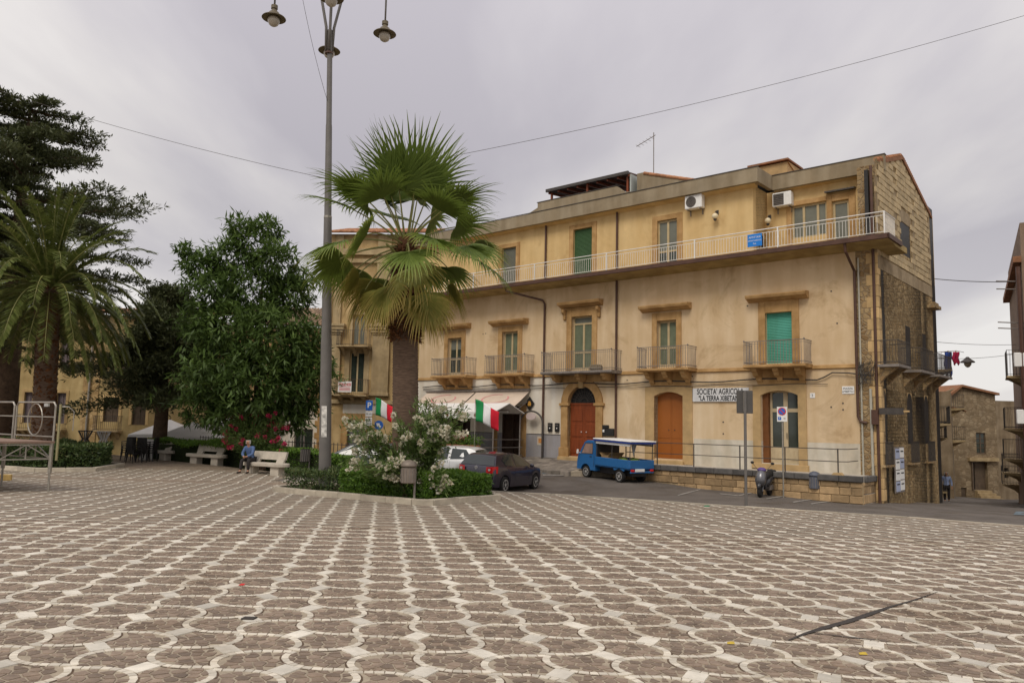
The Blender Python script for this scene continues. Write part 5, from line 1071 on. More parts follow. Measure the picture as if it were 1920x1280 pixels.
cedar('cedar','smaller dark cedar with drooping boughs between date palm and broadleaf tree',at(300,800,42).x,42,8.9,15,lambda f:3.9*(1-f)**.6+.7,33,3.4,trunk_r=.36,dens=.7,hang=.15,vz=.2)
# ---- broadleaf tree
def broad(name,label,X,Y,z0_,lobes,ncl,seed,mt,ll=(.24,.42),nl=13,trunk=None,cat='tree',wd=.075):
    rs=np.random.default_rng(seed); t=thing(name,label,cat,(X,Y,z0_)); m_=MB()
    for pts,r in trunk: m_.tube(pts,r,8)
    m_.build('trunk',K['bark'],t,smooth=True)
    w_=np.array([l[3]*l[4]*l[5] for l in lobes])**.67; w_/=w_.sum(); C=[];D=[];TI=[]
    for i,l in zip(rs.choice(len(lobes),ncl,p=w_),range(ncl)):
        cx,cy,cz,rx,ry,rz=lobes[i]; v=nrm(rs.normal(size=3)); r=rs.uniform(.55,1.06)**.5; p=np.array([cx+v[0]*rx*r,cy+v[1]*ry*r,cz+v[2]*rz*r]); p=p+(v*np.array([rx,ry,rz*.6])*abs(rs.normal(0,.30)) if rs.random()<.22 else 0); tn=np.clip(rs.normal(.40+.18*v[2],.12),0,1)  # clusters tinted lighter on lobe tops: highlight put into the leaf colour
        axis=nrm(np.array([v[0],v[1],v[2]*.5+.25]))
        for _ in range(nl):
            d=nrm(axis*.5+rs.normal(size=3)*.75+np.array([0,0,-.35])); C.append(p+rs.normal(0,.13,3)); D.append(d); TI.append(np.clip(tn+rs.normal(0,.12),0,1))
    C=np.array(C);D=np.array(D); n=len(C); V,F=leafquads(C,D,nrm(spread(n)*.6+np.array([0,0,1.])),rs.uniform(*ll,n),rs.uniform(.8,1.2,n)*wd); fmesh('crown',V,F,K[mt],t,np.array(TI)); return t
bx,by=at(478,800,37).x,37.; bz=zpf(bx,by)
def lb(x,y,rx,rz,dy=0,ry=None): p=at(x,y,37+dy); k=37/FP; return (p.x-bx,dy,p.z-bz,rx*k,(ry or rx)*k,rz*k)
lobes=[lb(478,455,34,42),lb(432,486,38,32,.5),lb(518,492,38,36,-.4),lb(380,502,34,20),lb(400,545,50,34,-.5),lb(470,545,60,50,.3),lb(540,555,45,40,.2),lb(565,520,22,22),lb(375,610,36,28),lb(430,620,60,50,-.8),lb(500,640,70,60,-.9),lb(560,650,48,44,.2),lb(585,700,36,40,-.3),lb(410,700,60,55,-.9),lb(480,720,75,60,-1.2),lb(550,730,50,45,-.5),lb(380,760,42,34,.3),lb(450,775,60,34,-.6),lb(530,775,50,30,-.4),lb(450,425,18,16),lb(505,428,18,18),lb(350,470,18,10)]
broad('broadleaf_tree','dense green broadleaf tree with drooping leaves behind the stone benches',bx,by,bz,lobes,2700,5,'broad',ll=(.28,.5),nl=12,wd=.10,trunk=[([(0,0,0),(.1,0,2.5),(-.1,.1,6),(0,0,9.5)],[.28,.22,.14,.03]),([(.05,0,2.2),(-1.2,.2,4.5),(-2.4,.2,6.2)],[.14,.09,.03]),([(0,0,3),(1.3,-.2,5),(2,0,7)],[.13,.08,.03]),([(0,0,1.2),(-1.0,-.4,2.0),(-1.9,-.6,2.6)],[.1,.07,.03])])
# pink oleander below it and white oleander on the island
def oleander(name,label,X,Y,z0_,stems,mt_f,seed,nfl,fsz=.055):
    rs=np.random.default_rng(seed); t=thing(name,label,'shrub',(X,Y,z0_)); sm=MB(); C=[];D=[];FC=[];FD=[]; TI=[]
    for (tip,bend) in stems:
        tip=np.array(tip,float); b=np.array([rs.normal(0,.2),rs.normal(0,.2),0]); mid=b*.4+tip*.6*np.array([.55,.55,1.05])+np.array([0,0,bend]); n=12; P=[(1-u)**2*b+2*u*(1-u)*mid+u*u*tip for u in np.linspace(0,1,n)]; sm.tube(P,[.02-.0012*i for i in range(n)],5)
        for i in range(3,n):
            g=i/(n-1); t_=nrm(P[i]-P[i-1])
            for _ in range(int(16*(.6+g))):
                a=rs.uniform(0,2*PI); s_=nrm(np.cross(t_,[.3,.5,.2])); u=np.cross(s_,t_); d=nrm(t_*rs.uniform(.4,1.0)+(s_*math.cos(a)+u*math.sin(a))*rs.uniform(.5,1)); C.append(P[i]+rs.normal(0,.10,3)); D.append(d); TI.append(np.clip(rs.normal(.35+.3*g,.16),0,1))
        if rs.random()<nfl:
            for _ in range(rs.integers(2,5)):
                cc=tip+rs.normal(0,.10,3)
                for _ in range(26): v=nrm(rs.normal(size=3)); FC.append(cc+v*.035); FD.append(nrm(v+[0,-.3,.2]))
    sm.build('stems',K['bark'],t); C=np.array(C);D=np.array(D);n=len(C); V,F=leafquads(C,D,spread(n),rs.uniform(.13,.24,n),rs.uniform(.025,.038,n)); fmesh('foliage',V,F,K['olea'],t,np.array(TI))
    if FC: FC=np.array(FC);FD=np.array(FD);n=len(FC); V,F=leafquads(FC,FD,spread(n),rs.uniform(fsz*.8,fsz*1.3,n),np.full(n,fsz)); fmesh('blossom',V,F,K[mt_f],t,rs.random(n))
    return t
OX,OY=-2.7,22.6; oz=zpf(OX,OY)+.1
def tipof(x,y,Y): p=at(x,y,Y); return (p.x-OX,p.y-OY,p.z-oz)
st_=[]; r_=random.Random(3)
for i in range(56): x=r_.gauss(806,27); y=r_.uniform(757,850); st_.append((tipof(x+(850-y)*.12,y,22.3+r_.uniform(-.7,.8)),.25))
for i in range(26): x=r_.uniform(655,755); y=r_.uniform(790,895)-(x-650)*.05; st_.append((tipof(x,y,22.0+r_.uniform(-.6,.6)),.15))
for i in range(18): x=r_.uniform(735,845); y=r_.uniform(850,915); st_.append((tipof(x,y,21.9+r_.uniform(-.5,.5)),.1))
oleander('white_oleander','large oleander with cream-white blossom in front of the fan palm trunk',OX,OY,oz,st_,'wfl',8,.95,.075)
OX,OY=at(485,830,35.3).x,35.3; oz=zpf(OX,OY); st_=[(tipof(r_.uniform(415,545),r_.uniform(775,845),35.3+r_.uniform(-.5,.6)),.2) for i in range(80)]
oleander('pink_oleander','oleander with deep pink blossom behind the seated man',OX,OY,oz,st_,'pfl',9,.55,.085)
# ---- hedges
def hedge(name,label,outline,h,n,mt,seed,jit=.1,ll=(.06,.12),kerb=None,soft=.0,inner=True,z_fn=zpf,hv=.12):
    rs=np.random.default_rng(seed); P=np.array(outline,float); cx,cy=P.mean(0); z0_=z_fn(cx,cy); t=thing(name,label,'hedge',(cx,cy,z0_)); Q=P-[cx,cy]
    tri=[(Q[0],Q[i],Q[i+1]) for i in range(1,len(Q)-1)]; ar=np.array([abs(np.cross(b-a,c-a)) for a,b,c in tri]); per=np.roll(Q,-1,0)-Q; pl=np.linalg.norm(per,axis=1); A=ar.sum()/2; S=pl.sum()*h
    nt_=int(n*A/(A+S)); ns=n-nt_; C=[];Nm=[]
    ch=rs.choice(len(tri),nt_,p=ar/ar.sum())
    for k in ch:
        a,b,c=tri[k]; u,v=rs.random(2)
        if u+v>1: u,v=1-u,1-v
        p=a+(b-a)*u+(c-a)*v; C.append([p[0],p[1],h-abs(rs.normal(0,.07))+hv*(math.sin(p[0]*2.1)*.5+math.sin(p[1]*2.7+1)*.4+math.sin(p[0]*5.3+p[1]*3)*.3)]); Nm.append([0,0,1])
    for k in rs.choice(len(Q),ns,p=pl/pl.sum()):
        u=rs.random(); p=Q[k]+per[k]*u; o=np.array([per[k][1],-per[k][0]])/pl[k]; off=-abs(rs.normal(0,jit))+.05*math.sin(p[0]*4+p[1]*3); z=h*rs.random()**.8; C.append([p[0]+o[0]*off,p[1]+o[1]*off,z]); Nm.append([o[0],o[1],.3])
    C=np.array(C);Nm=nrm(np.array(Nm)); D=nrm(Nm*.6+rs.normal(0,.7,C.shape)+[0,0,.35]); n=len(C); C[:,2]+=np.array([z_fn(x+cx,y+cy) for x,y in C[:,:2]])-z0_
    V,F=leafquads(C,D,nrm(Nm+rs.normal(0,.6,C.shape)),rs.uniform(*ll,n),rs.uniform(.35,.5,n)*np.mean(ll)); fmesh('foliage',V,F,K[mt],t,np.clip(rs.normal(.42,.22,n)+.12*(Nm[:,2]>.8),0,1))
    m_=MB(); s=.86 if inner else .3; m_.prism([(q[0]*s,q[1]*s) for q in Q],-.1,h-.14 if inner else h*.3,'z'); m_.build('twigs',mat('hedge_core',(.02,.028,.008),1,.3,6,.6,20),t); return t  # solid dark box added inside to block the view through the leaves
ISL=[(-7.53,25.2),(-2.17,21.01),(-.18,24.2),(-1.6,26.3),(-6.9,27.6)]
def shrink(P,d):
    c=np.mean(P,0); return [tuple(c+(np.array(p)-c)*(1-d/np.linalg.norm(np.array(p)-c))) for p in P]
hedge('clipped_hedge','bright green clipped hedge at the right end of the planted island',[(-5.1,23.75),(-2.25,21.5),(-.55,24.1),(-1.7,25.9),(-4.6,25.9)],.74,36000,'hedge',41,.14,hv=.10)
hedge('sparse_hedge','thin half-bare hedge at the left end of the planted island',[(-7.2,25.25),(-5.3,23.95),(-4.9,25.6),(-6.6,27.1)],.68,5200,'hedge2',42,.25,inner=False)
p1,p2=at(388,860,39.8),at(628,880,33.5)
hedge('bench_hedge','long green hedge running behind the three stone benches',[(-19.6,41.3),(-14.3,38.9),(-10.2,34.95),(-7.0,32.2),(-6.4,32.9),(-9.8,35.9),(-13.9,40.1),(-19.2,42.4)],.98,30000,'hedge',43,.1,ll=(.08,.15))
hedge('stage_hedge','round green shrub bed around the date palm behind the stage',[(-25.5,33.2),(-21.3,32.3),(-18.6,31.4),(-17.0,32.6),(-17.6,34.8),(-20.5,36.4),(-25.5,36.5)],.95,24000,'hedge2',44,.16,ll=(.10,.18))
# kerbs of the island and the palm bed, stone by stone
def kerb_ring(par_name,pts,closed=True,h=.16,w_=.2,step=1.0):
    S=MB(); c=np.mean(pts,0); S.add([(x,y,zpf(x,y)+.06) for x,y in pts],[tuple(range(len(pts)))]); o=S.build(par_name,K['soil'],kind='structure')
    n=len(pts)
    for i in range(n):
        a=np.array(pts[i]);b=np.array(pts[(i+1)%n]); L=np.linalg.norm(b-a); u=(b-a)/L; nn=np.array([u[1],-u[0]])
        if np.dot(nn,c-a)>0: nn=-nn
        k=max(1,round(L/step))
        for j in range(k):
            t0,t1=j*L/k+.005,(j+1)*L/k-.005; q=[a+u*t0+nn*.02,a+u*t1+nn*.02,a+u*t1-nn*w_,a+u*t0-nn*w_]; hh=h+random.uniform(-.008,.008)
            ar=sum(q[s][0]*q[(s+1)%4][1]-q[(s+1)%4][0]*q[s][1] for s in range(4)); q=q if ar>0 else q[::-1]
            m_=MB(); cc=np.mean(q,0); V=[(x,y,zpf(x,y)-.1) for x,y in q]+[(x,y,zpf(x,y)+hh-.02) for x,y in q]+[(cc[0]+(x-cc[0])*.97,cc[1]+(y-cc[1])*.93,zpf(x,y)+hh) for x,y in q]
            m_.add(V,[(8,9,10,11)]+[(r+s,r+(s+1)%4,r+4+(s+1)%4,r+4+s) for r in (0,4) for s in range(4)]); m_.build('kerb_stone',K['kerb'],o,tint=True)
kerb_ring('planted_island',[(-7.53,25.2),(-7.3,24.6),(-2.6,21.2),(-2.0,21.15),(-.25,24.0),(-.3,24.7),(-1.6,26.5),(-6.9,27.7)])
kerb_ring('palm_bed',[(-26,32.6),(-21.2,31.8),(-18.6,30.9),(-16.8,32.0),(-17.0,34.8),(-20,36.8),(-26,37)])
# ------------------------------------------------------------ vehicles
def paint(name,col,coat=.8,metal=.25,rough=.35): return mat(name,col,rough,.04,3,0,metal=metal,coat=coat,spec=.5)
K['cglass']=mat('car_glass',(.03,.038,.036),.04,.1,2,0,spec=.7); K['tail']=mat('tail_lamp',(.55,.012,.015),.2,.15,8,0,coat=.6); K['lampg']=mat('lamp_glass',(.55,.55,.52),.15,.1,6,0,coat=.5); K['trim']=mat('black_trim',(.03,.03,.032),.5,.2,4,.05,40)
def ground_frame(o,x,y,hd,wb=1.3,tr=.7,fn=zrf,dz=0):
    c,s=math.cos(hd),math.sin(hd); f=Vector((x+c*wb,y+s*wb,0)); b=Vector((x-c*wb,y-s*wb,0)); l=Vector((x-s*tr,y+c*tr,0)); r=Vector((x+s*tr,y-c*tr,0))
    for p in (f,b,l,r): p.z=fn(p.x,p.y)
    fx=(f-b).normalized(); ly=(l-r).normalized(); up=fx.cross(ly).normalized(); ly=up.cross(fx); m_=Matrix((fx,ly,up)).transposed().to_4x4(); m_.translation=((x,y,(f.z+b.z+l.z+r.z)/4+dz)); o.matrix_world=m_
def wheel(par_,x,y,z,r=.31,w_=.19,spokes=5):
    sg=1 if y>0 else -1; t=MB(); t.lathe([(r*.62,-w_/2),(r*.93,-w_/2),(r,-w_/2+.03),(r,w_/2-.03),(r*.93,w_/2),(r*.62,w_/2)],(0,0,0),28,'y'); o=t.build('wheel',K['rubber'],par_,smooth=True,auto=40,loc=(x,y,z))
    q=MB(); f=sg*w_/2; q.lathe([(r*.66,f*.8),(r*.66,f*1.02),(r*.58,f*1.02),(r*.57,f*.7)],(0,0,0),28,'y'); q.lathe([(.055,f*.6),(.055,f*1.0),(.03,f*1.06)],(0,0,0),10,'y')
    for k in range(spokes):
        a=2*PI*k/spokes+.3; c,s=math.cos(a),math.sin(a); n_=(-s,c); q.add([(c*.04+n_[0]*.03,f*.75,s*.04+n_[1]*.03),(c*.04-n_[0]*.03,f*.75,s*.04-n_[1]*.03),(c*r*.6-n_[0]*.045,f*.9,s*r*.6-n_[1]*.045),(c*r*.6+n_[0]*.045,f*.9,s*r*.6+n_[1]*.045),(c*.04+n_[0]*.03,f*1.0,s*.04+n_[1]*.03),(c*.04-n_[0]*.03,f*1.0,s*.04-n_[1]*.03),(c*r*.6-n_[0]*.045,f*1.0,s*r*.6-n_[1]*.045),(c*r*.6+n_[0]*.045,f*1.0,s*r*.6+n_[1]*.045)],[(0,1,2,3),(4,5,6,7),(0,1,5,4),(1,2,6,5),(2,3,7,6),(3,0,4,7)])
    q.build('rim',K['chrome'],o); q=MB(); q.lathe([(r*.64,f*.3),(r*.64,f*.35)],(0,0,0),20,'y'); q.build('brake_disc',K['trim'],o)
def car(name,label,x,y,hd,pm,U,B,Wd,xw,glass,rearx,frontx,wr_k=.30,tailz=(.80,.99),extra=True):
    t=thing(name,label,'car'); ground_frame(t,x,y,hd); I=lambda T,v:float(np.interp(v,[a for a,b in T],[b for a,b in T]))
    xs=sorted(set(np.round(np.concatenate([np.linspace(U[0][0],U[-1][0],70)]+[w_+.37*np.cos(np.linspace(0,PI,17)) for w_ in xw]+[[a for a,b in U]]),3)))
    def zbot(v):
        z=.21+.05*abs(v/2.1)**4
        for w_ in xw:
            if abs(v-w_)<.37: z=max(z,.30+math.sqrt(.37**2-(v-w_)**2))
        return z
    def sec(v):
        w_=I(Wd,v); zu=I(U,v); zb=min(I(B,v),zu-.025); z0_=min(zbot(v),zb-.06); g=max(0,zu-zb-.03); wr=w_*(.95-wr_k*min(1,g/.5)) if g>.01 else w_*.93
        return [(w_*.5,z0_),(w_*.96,z0_),(w_,z0_+.42*(zb-z0_)),(w_*.985,zb-.07),(w_*.95,zb),(wr,zu-.03),(wr*.62,zu),(0,zu+.012)]
    V=[];F=[]; n=16
    for v in xs:
        S=sec(v); V+=[(v,a,b) for a,b in S]+[(v,-a,b) for a,b in S[::-1]]
    for i in range(len(xs)-1):
        for k in range(n-1):
            if k==7: continue
            F.append((i*n+k,(i+1)*n+k,(i+1)*n+k+1,i*n+k+1))
    for e_ in (0,len(xs)-1): q=tuple(e_*n+k for k in range(n) if k!=8); F.append(q if e_==0 else q[::-1])
    b=MB(); b.add(V,F); body_=b.build('body',pm,t,smooth=True,auto=38)
    b=MB(); b.box(U[0][0]+.25,U[-1][0]-.25,-.72,.72,.2,.62); b.build('underbody',K['trim'],t)
    def sy(v,z,off=.008):
        S=sec(v); za,zb2=S[4][1],S[5][1]; f=(z-za)/max(.02,zb2-za); return S[4][0]+(S[5][0]-S[4][0])*f+off
    for poly in glass:
        for sg in (1,-1):
            m_=MB(); P=[];k=len(poly)
            for i in range(k):
                a=poly[i];c=poly[(i+1)%k]
                for f in (0,.34,.67): P.append((a[0]+(c[0]-a[0])*f,a[1]+(c[1]-a[1])*f))
            m_.add([(p[0],sg*sy(*p),p[1]) for p in P],[tuple(range(len(P)))] if sg<0 else [tuple(range(len(P)-1,-1,-1))]); m_.build('side_window',K['cglass'],t)
    for nm,(xa,xb),dx in (('rear_window',rearx,-.01),('windscreen',frontx,.01)):
        m_=MB(); ny=9; nx=7; V=[]
        for i in range(nx):
            v=xa+(xb-xa)*i/(nx-1); zu=I(U,v); wr=sec(v)[5][0]
            for j in range(ny): f=-.93+1.86*j/(ny-1); V.append((v+dx,wr*f,zu+.012-.03*max(0,(abs(f)-.62)/.38)))
        m_.add(V,[(i*ny+j,(i+1)*ny+j,(i+1)*ny+j+1,i*ny+j+1) for i in range(nx-1) for j in range(ny-1)]); m_.build(nm,K['cglass'],t,smooth=True)
    for w_ in xw:
        for sg in (1,-1): wheel(t,w_,sg*(I(Wd,w_)-.10),.305)
    xr=U[0][0]
    for sg in (1,-1):
        m_=MB(); V=[];nn=6; F=[]
        for i in range(nn):
            a=i/(nn-1); yy=.46+(.40)*a if a<.8 else .46+.40*.8+.02; v=xr+.005+ (.0 if a<.55 else (a-.55)*.55); 
            yy=min(.46+.42*a, I(Wd,max(v,xr+.02))*1.0+.01); V+=[(v-.045,sg*yy,tailz[0]+.02*(1-a)),(v-.035,sg*yy,tailz[1]-.03*(1-a))]
        m_.add(V,[(2*i,2*i+2,2*i+3,2*i+1) for i in range(nn-1)]); m_.build('tail_lamp',K['tail'],t)
        m_=MB(); m_.lathe([(.045,xr-.05),(.045,xr-.02)],(-.012,sg*.60,(tailz[0]+tailz[1])/2),12,'x'); m_.build('reversing_lamp',K['lampg'],t)
        m_=MB(); m_.bbox(U[-1][0]-.35,U[-1][0]-.04,sg*.45 if sg>0 else -.74,.74 if sg>0 else -.45,.56,.72,.04); m_.build('headlamp',K['lampg'],t)
        m_=MB(); v=frontx[0]+.35; m_.sph((v,sg*(I(Wd,v)*.98+.1),.98),.1,10,8,sc=(.5,1,.7)); m_.build('door_mirror',pm,t,smooth=True)
        m_=MB(); m_.bbox(-.12,.08,sg*(I(Wd,0)*.985)-.012,sg*(I(Wd,0)*.985)+.02,.80,.83,.006); m_.build('door_handle',pm,t)
        for v in (-.55,.62):      # door shut lines
            m_=MB(); S=sec(v); m_.tube([(v,sg*(S[4][0]+.001),S[4][1]),(v,sg*(S[3][0]+.001),S[3][1]),(v,sg*(S[2][0]+.001),S[2][1]),(v,sg*(S[1][0]+.001),S[1][1]+.05)],.004,4); m_.build('shut_line',K['trim'],t)
    m_=MB(); m_.bbox(xr-.035,xr+.05,-.26,.26,.50,.61,.01); p=m_.build('number_plate',K['white'],t)
    m_=MB(); m_.bbox(xr-.05,xr+.25,-.74,.74,.30,.46,.05); m_.build('rear_bumper',pm,t)
    return t
UG=[(-2.08,.55),(-2.06,.90),(-1.98,1.0),(-1.66,1.37),(-1.45,1.43),(-.7,1.475),(-.1,1.45),(.3,1.36),(1.02,.98),(1.2,.94),(1.72,.85),(1.98,.70),(2.08,.45)]
BG=[(-2.08,.98),(-1,.95),(.9,.91),(2.1,.85)]; WG=[(-2.08,.74),(-1.98,.81),(-1.2,.88),(1.2,.88),(1.8,.83),(2.0,.72),(2.08,.58)]
gg=[[(-.42,.97),(.80,.96),(.28,1.30),(-.1,1.39),(-.42,1.41)],[(-.55,.98),(-.55,1.41),(-1.15,1.37),(-1.38,1.2),(-1.25,1.02)]]
golf=car('hatchback','dark blue hatchback seen from behind beside the planted island',-.30,31.1,rad(62),paint('midnight_blue',(.022,.019,.036)),UG,BG,WG,(-1.28,1.30),gg,(-1.97,-1.68),(.32,1.0),tailz=(.74,1.0))
m_=MB(); m_.lathe([(.062,-2.075),(.062,-2.055)],(0,0,.92),18,'x'); em=m_.build('round_emblem',K['chrome'],golf); m_=MB()
for pts in ([(-.03,.965),(0,.925),(.03,.965)],[(-.045,.93),(-.025,.88),(0,.92),(.025,.88),(.045,.93)]): m_.tube([(-2.08,a,b) for a,b in pts],.006,4)
m_.build('emblem_letters',K['trim'],em); text('GOLF',.06,K['chrome'],golf,(-2.092,-.52,.68),(PI/2,0,-PI/2))
UP=[(-1.95,.55),(-1.93,.95),(-1.85,1.05),(-1.6,1.42),(-1.4,1.49),(-.6,1.52),(.1,1.49),(.5,1.38),(1.2,.98),(1.35,.93),(1.75,.80),(1.9,.66),(1.95,.45)]; WP=[(-1.95,.70),(-1.85,.78),(-1.1,.83),(1.1,.83),(1.7,.78),(1.95,.55)]
car('silver_car','silver-white hatchback parked between oleander and dark blue hatchback',-2.75,34.3,rad(158),paint('silver_white',(.62,.62,.61),.5,.4),UP,BG,WP,(-1.2,1.22),[[(-.42,.98),(.95,.96),(.42,1.33),(.05,1.41),(-.42,1.44)],[(-.55,.99),(-.55,1.44),(-1.2,1.41),(-1.45,1.15),(-1.3,1.03)]],(-1.84,-1.62),(.52,1.16))
car('dark_car','dark grey car half hidden behind hedge and oleander near the lamp post',-6.35,34.2,rad(172),paint('slate',(.030,.038,.048),.15,0,.55),UP,BG,WP,(-1.2,1.22),[[(-.42,.98),(.95,.96),(.42,1.33),(.05,1.41),(-.42,1.44)],[(-.55,.99),(-.55,1.44),(-1.2,1.41),(-1.45,1.15),(-1.3,1.03)]],(-1.84,-1.62),(.52,1.16))
# blue fruit truck
pb=paint('truck_blue',(.014,.115,.31),.3,.0,.45); tk=thing('pickup_truck','small blue pickup truck with blue and white canopy selling melons','truck'); ground_frame(tk,4.62,34.75,rad(125),1.1,.6)
def arch(cx,r,z0_,n=9): return [(cx+r*math.cos(PI*i/n),max(z0_,.27+r*math.sin(PI*i/n))) for i in range(n+1)]
pr=[(.52,.34),(.52,1.60),(.62,1.66),(1.08,1.66),(1.22,1.60),(1.60,1.06),(1.68,.95),(1.73,.70),(1.74,.34)]+arch(1.12,.34,.34)
def chamf(polyg,w_,c=.05):
    m_=MB(); n=len(polyg); cx=sum(p[0] for p in polyg)/n; cz=sum(p[1] for p in polyg)/n; q=[(cx+(p[0]-cx)*.96,cz+(p[1]-cz)*.97) for p in polyg]
    V=[(p[0],-w_,p[1]) for p in q]+[(p[0],-w_+c,p[1]) for p in polyg]+[(p[0],w_-c,p[1]) for p in polyg]+[(p[0],w_,p[1]) for p in q]
    F=[tuple(range(n)),tuple(range(4*n-1,3*n-1,-1))]+[(k*n+i,k*n+(i+1)%n,(k+1)*n+(i+1)%n,(k+1)*n+i)[::-1] for k in range(3) for i in range(n)]; m_.add(V,F); return m_
chamf(pr,.70).build('cab',pb,tk)
for sg in (1,-1):
    m_=MB(); P=[(.66,1.08),(1.42,1.06),(1.16,1.52),(.66,1.54)]; m_.add([(a,sg*.706,b) for a,b in P],[(0,1,2,3) if sg<0 else (3,2,1,0)]); m_.build('side_window',mat('pink_reflection_glass',(.30,.20,.16),.1,.2,2,0,spec=.6),tk)
    m_=MB(); m_.tube([(P[i%4][0],sg*.709,P[i%4][1]) for i in range(5)],.012,4); m_.tube([(.58,sg*.705,.5),(.58,sg*.705,1.6)],.005,4); m_.build('window_rubber',K['trim'],tk)
    m_=MB(); m_.bbox(.72,.86,sg*.70-.015,sg*.70+.02,.93,.97,.006); m_.build('door_handle',K['trim'],tk)
    m_=MB(); m_.tube([(1.45,sg*.66,1.05),(1.5,sg*.82,1.1)],.012,4); m_.bbox(1.48,1.53,sg*.86-.06,sg*.86+.06,1.02,1.22,.02); m_.build('mirror',K['white'],tk)
    m_=MB(); m_.bbox(1.66,1.75,sg*.52-.12,sg*.52+.12,.62,.76,.03); m_.build('headlamp',K['lampg'],tk)
    for x in (-1.05,1.12): wheel(tk,x,sg*.60,.26,.265,.16,6)
    m_=MB(); m_.bbox(-1.72,.48,sg*.70-.025,sg*.70+.025,.62,.98,.012); m_.build('side_board',pb,tk)
    m_=MB(); m_.prism([(-1.42,.62),(-.68,.62),(-.72,.5),(-.78,.5)]+arch(-1.05,.31,.5)[1:-1]+[(-1.34,.5)],sg*.66-.03,sg*.66+.03,'y'); m_.build('mudguard',pb,tk)
    m_=MB(); m_.bbox(-1.78,-1.70,sg*.56-.09,sg*.56+.09,.50,.60,.015); m_.build('tail_lamp',K['tail'],tk)
    for x in (-1.66,-.55,.44): m_=MB(); m_.tube([(x,sg*.66,.98),(x,sg*.66,1.68)],.02,6); m_.build('canopy_post',K['diron'],tk)
    m_=MB(); m_.box(-1.66,.44,sg*.66-.012,sg*.66+.012,1.55,1.58); m_.build('canopy_rail',K['iron'],tk)
    m_=MB(); m_.box(-1.68,.48,sg*.69-.006,sg*.69+.006,1.56,1.66); m_.build('rolled_blind',K['white'],tk)
m_=MB(); m_.quad((1.235,-.6,1.585),(1.235,.6,1.585),(1.60,.6,1.085),(1.60,-.6,1.085)); m_.build('windscreen',K['cglass'],tk,loc=(.012,0,.012))
m_=MB(); m_.bbox(-1.74,-1.69,-.70,.70,.62,.98,.012); m_.build('tailgate',pb,tk); m_=MB(); m_.box(-1.7,.5,-.69,.69,.58,.64); m_.build('load_bed',pb,tk); m_=MB(); m_.box(-1.6,1.5,-.38,.38,.28,.57); m_.build('chassis',K['trim'],tk); m_=MB(); m_.bbox(-1.79,-1.74,-.1,.42,.50,.62,.006); m_.build('number_plate',K['white'],tk); m_=MB(); m_.bbox(-1.76,-1.70,-.68,.68,.44,.52,.01); m_.build('rear_beam',pb,tk)
m_=MB(); m_.bbox(-1.78,.60,-.78,.78,1.735,1.79,.02); m_.build('canopy_top',K['white'],tk); m_=MB(); m_.bbox(-1.76,.58,-.76,.76,1.665,1.735,.01); m_.build('canopy_band',mat('royal_blue',(.01,.04,.26),.6,.1,4,.05,30),tk)
m_=MB(); m_.box(.40,.44,-.62,.62,.98,1.55); m_.build('dark_back_panel',K['black'],tk); m_=MB(); m_.prism([(-.16,1.6),(.2,1.6),(.02,1.05)],-.60,-.585,'y'); m_.build('hanging_cloth',K['white'],tk,loc=(-.6,0,0))
def on_truck(x,y,z): return tk.matrix_world@Vector((x,y,z))
K['melon']=mat('melon_skin',(.13,.20,.025),.5,.35,7,.1,20,col2=(.24,.33,.06))
for i,(x,y) in enumerate([(-1.35,.1),(-1.05,-.3),(-.95,.3),(-.55,.05),(-.7,-.45)]):
    m_=MB(); m_.sph((0,0,0),.17,14,10,sc=(1.15,1,.95)); o=m_.build('melon',K['melon'],None,smooth=True,loc=on_truck(x,y,.86)); tag(o,'green melon lying on the load bed of the blue truck','melon','melons on the truck')
o=thing('cardboard_box','brown cardboard box on the blue truck behind the cab','box',on_truck(.05,.1,.64),rad(125)); m_=MB(); m_.box(-.22,.22,-.42,.42,0,.42); m_.build('carton',mat('cardboard',(.26,.17,.08),.9,.15,3,.1,30),o)
for sg in (-1,1): m_=MB(); m_.prism([(sg*.22,.42),(sg*.35,.55),(sg*.36,.54),(sg*.23,.41)],-.42,.42,'y'); m_.build('flap',bpy.data.materials['cardboard'],o)
# scooter
s=thing('scooter','silver and black motor scooter parked against the low stone wall','scooter'); ground_frame(s,9.78,30.12,rad(236),.6,.2)
def wh2(x,r=.24,w_=.12):
    t=MB(); t.lathe([(r*.55,-w_/2),(r*.9,-w_/2),(r,-w_/4),(r,w_/4),(r*.9,w_/2),(r*.55,w_/2)],(0,0,0),22,'y'); o=t.build('wheel',K['rubber'],s,smooth=True,auto=40,loc=(x,0,r)); t=MB(); t.lathe([(r*.6,-w_*.35),(r*.6,w_*.35)],(0,0,0),20,'y'); t.build('rim',K['chrome'],o)
wh2(.62); wh2(-.58)
sil=paint('scooter_silver',(.13,.13,.14),.5,.5); blk=paint('scooter_black',(.02,.02,.024),.5,.0)
m_=MB(); m_.tube([(.62,.09,.24),(.56,.09,.55),(.44,.0,.85)],.03,6); m_.tube([(.62,-.09,.24),(.56,-.09,.55),(.44,0,.85)],.03,6); m_.build('fork',sil,s)
m_=MB(); m_.tube([(.86,0,.34),(.76,0,.47),(.62,0,.5),(.46,0,.46)],[.06,.085,.09,.06],8); m_.build('front_mudguard',blk,s,smooth=True)
m_=MB(); m_.tube([(.58,0,.45),(.6,0,.62),(.52,0,.82),(.42,0,.98),(.38,0,1.04)],[.16,.21,.19,.13,.08],12); m_.build('front_fairing',sil,s,smooth=True)
m_=MB(); m_.bbox(.5,.72,-.16,.16,.42,.66,.06); m_.build('nose_grille',blk,s); m_=MB(); m_.bbox(.40,.50,-.2,.2,.35,.92,.04); m_.build('leg_shield',blk,s)
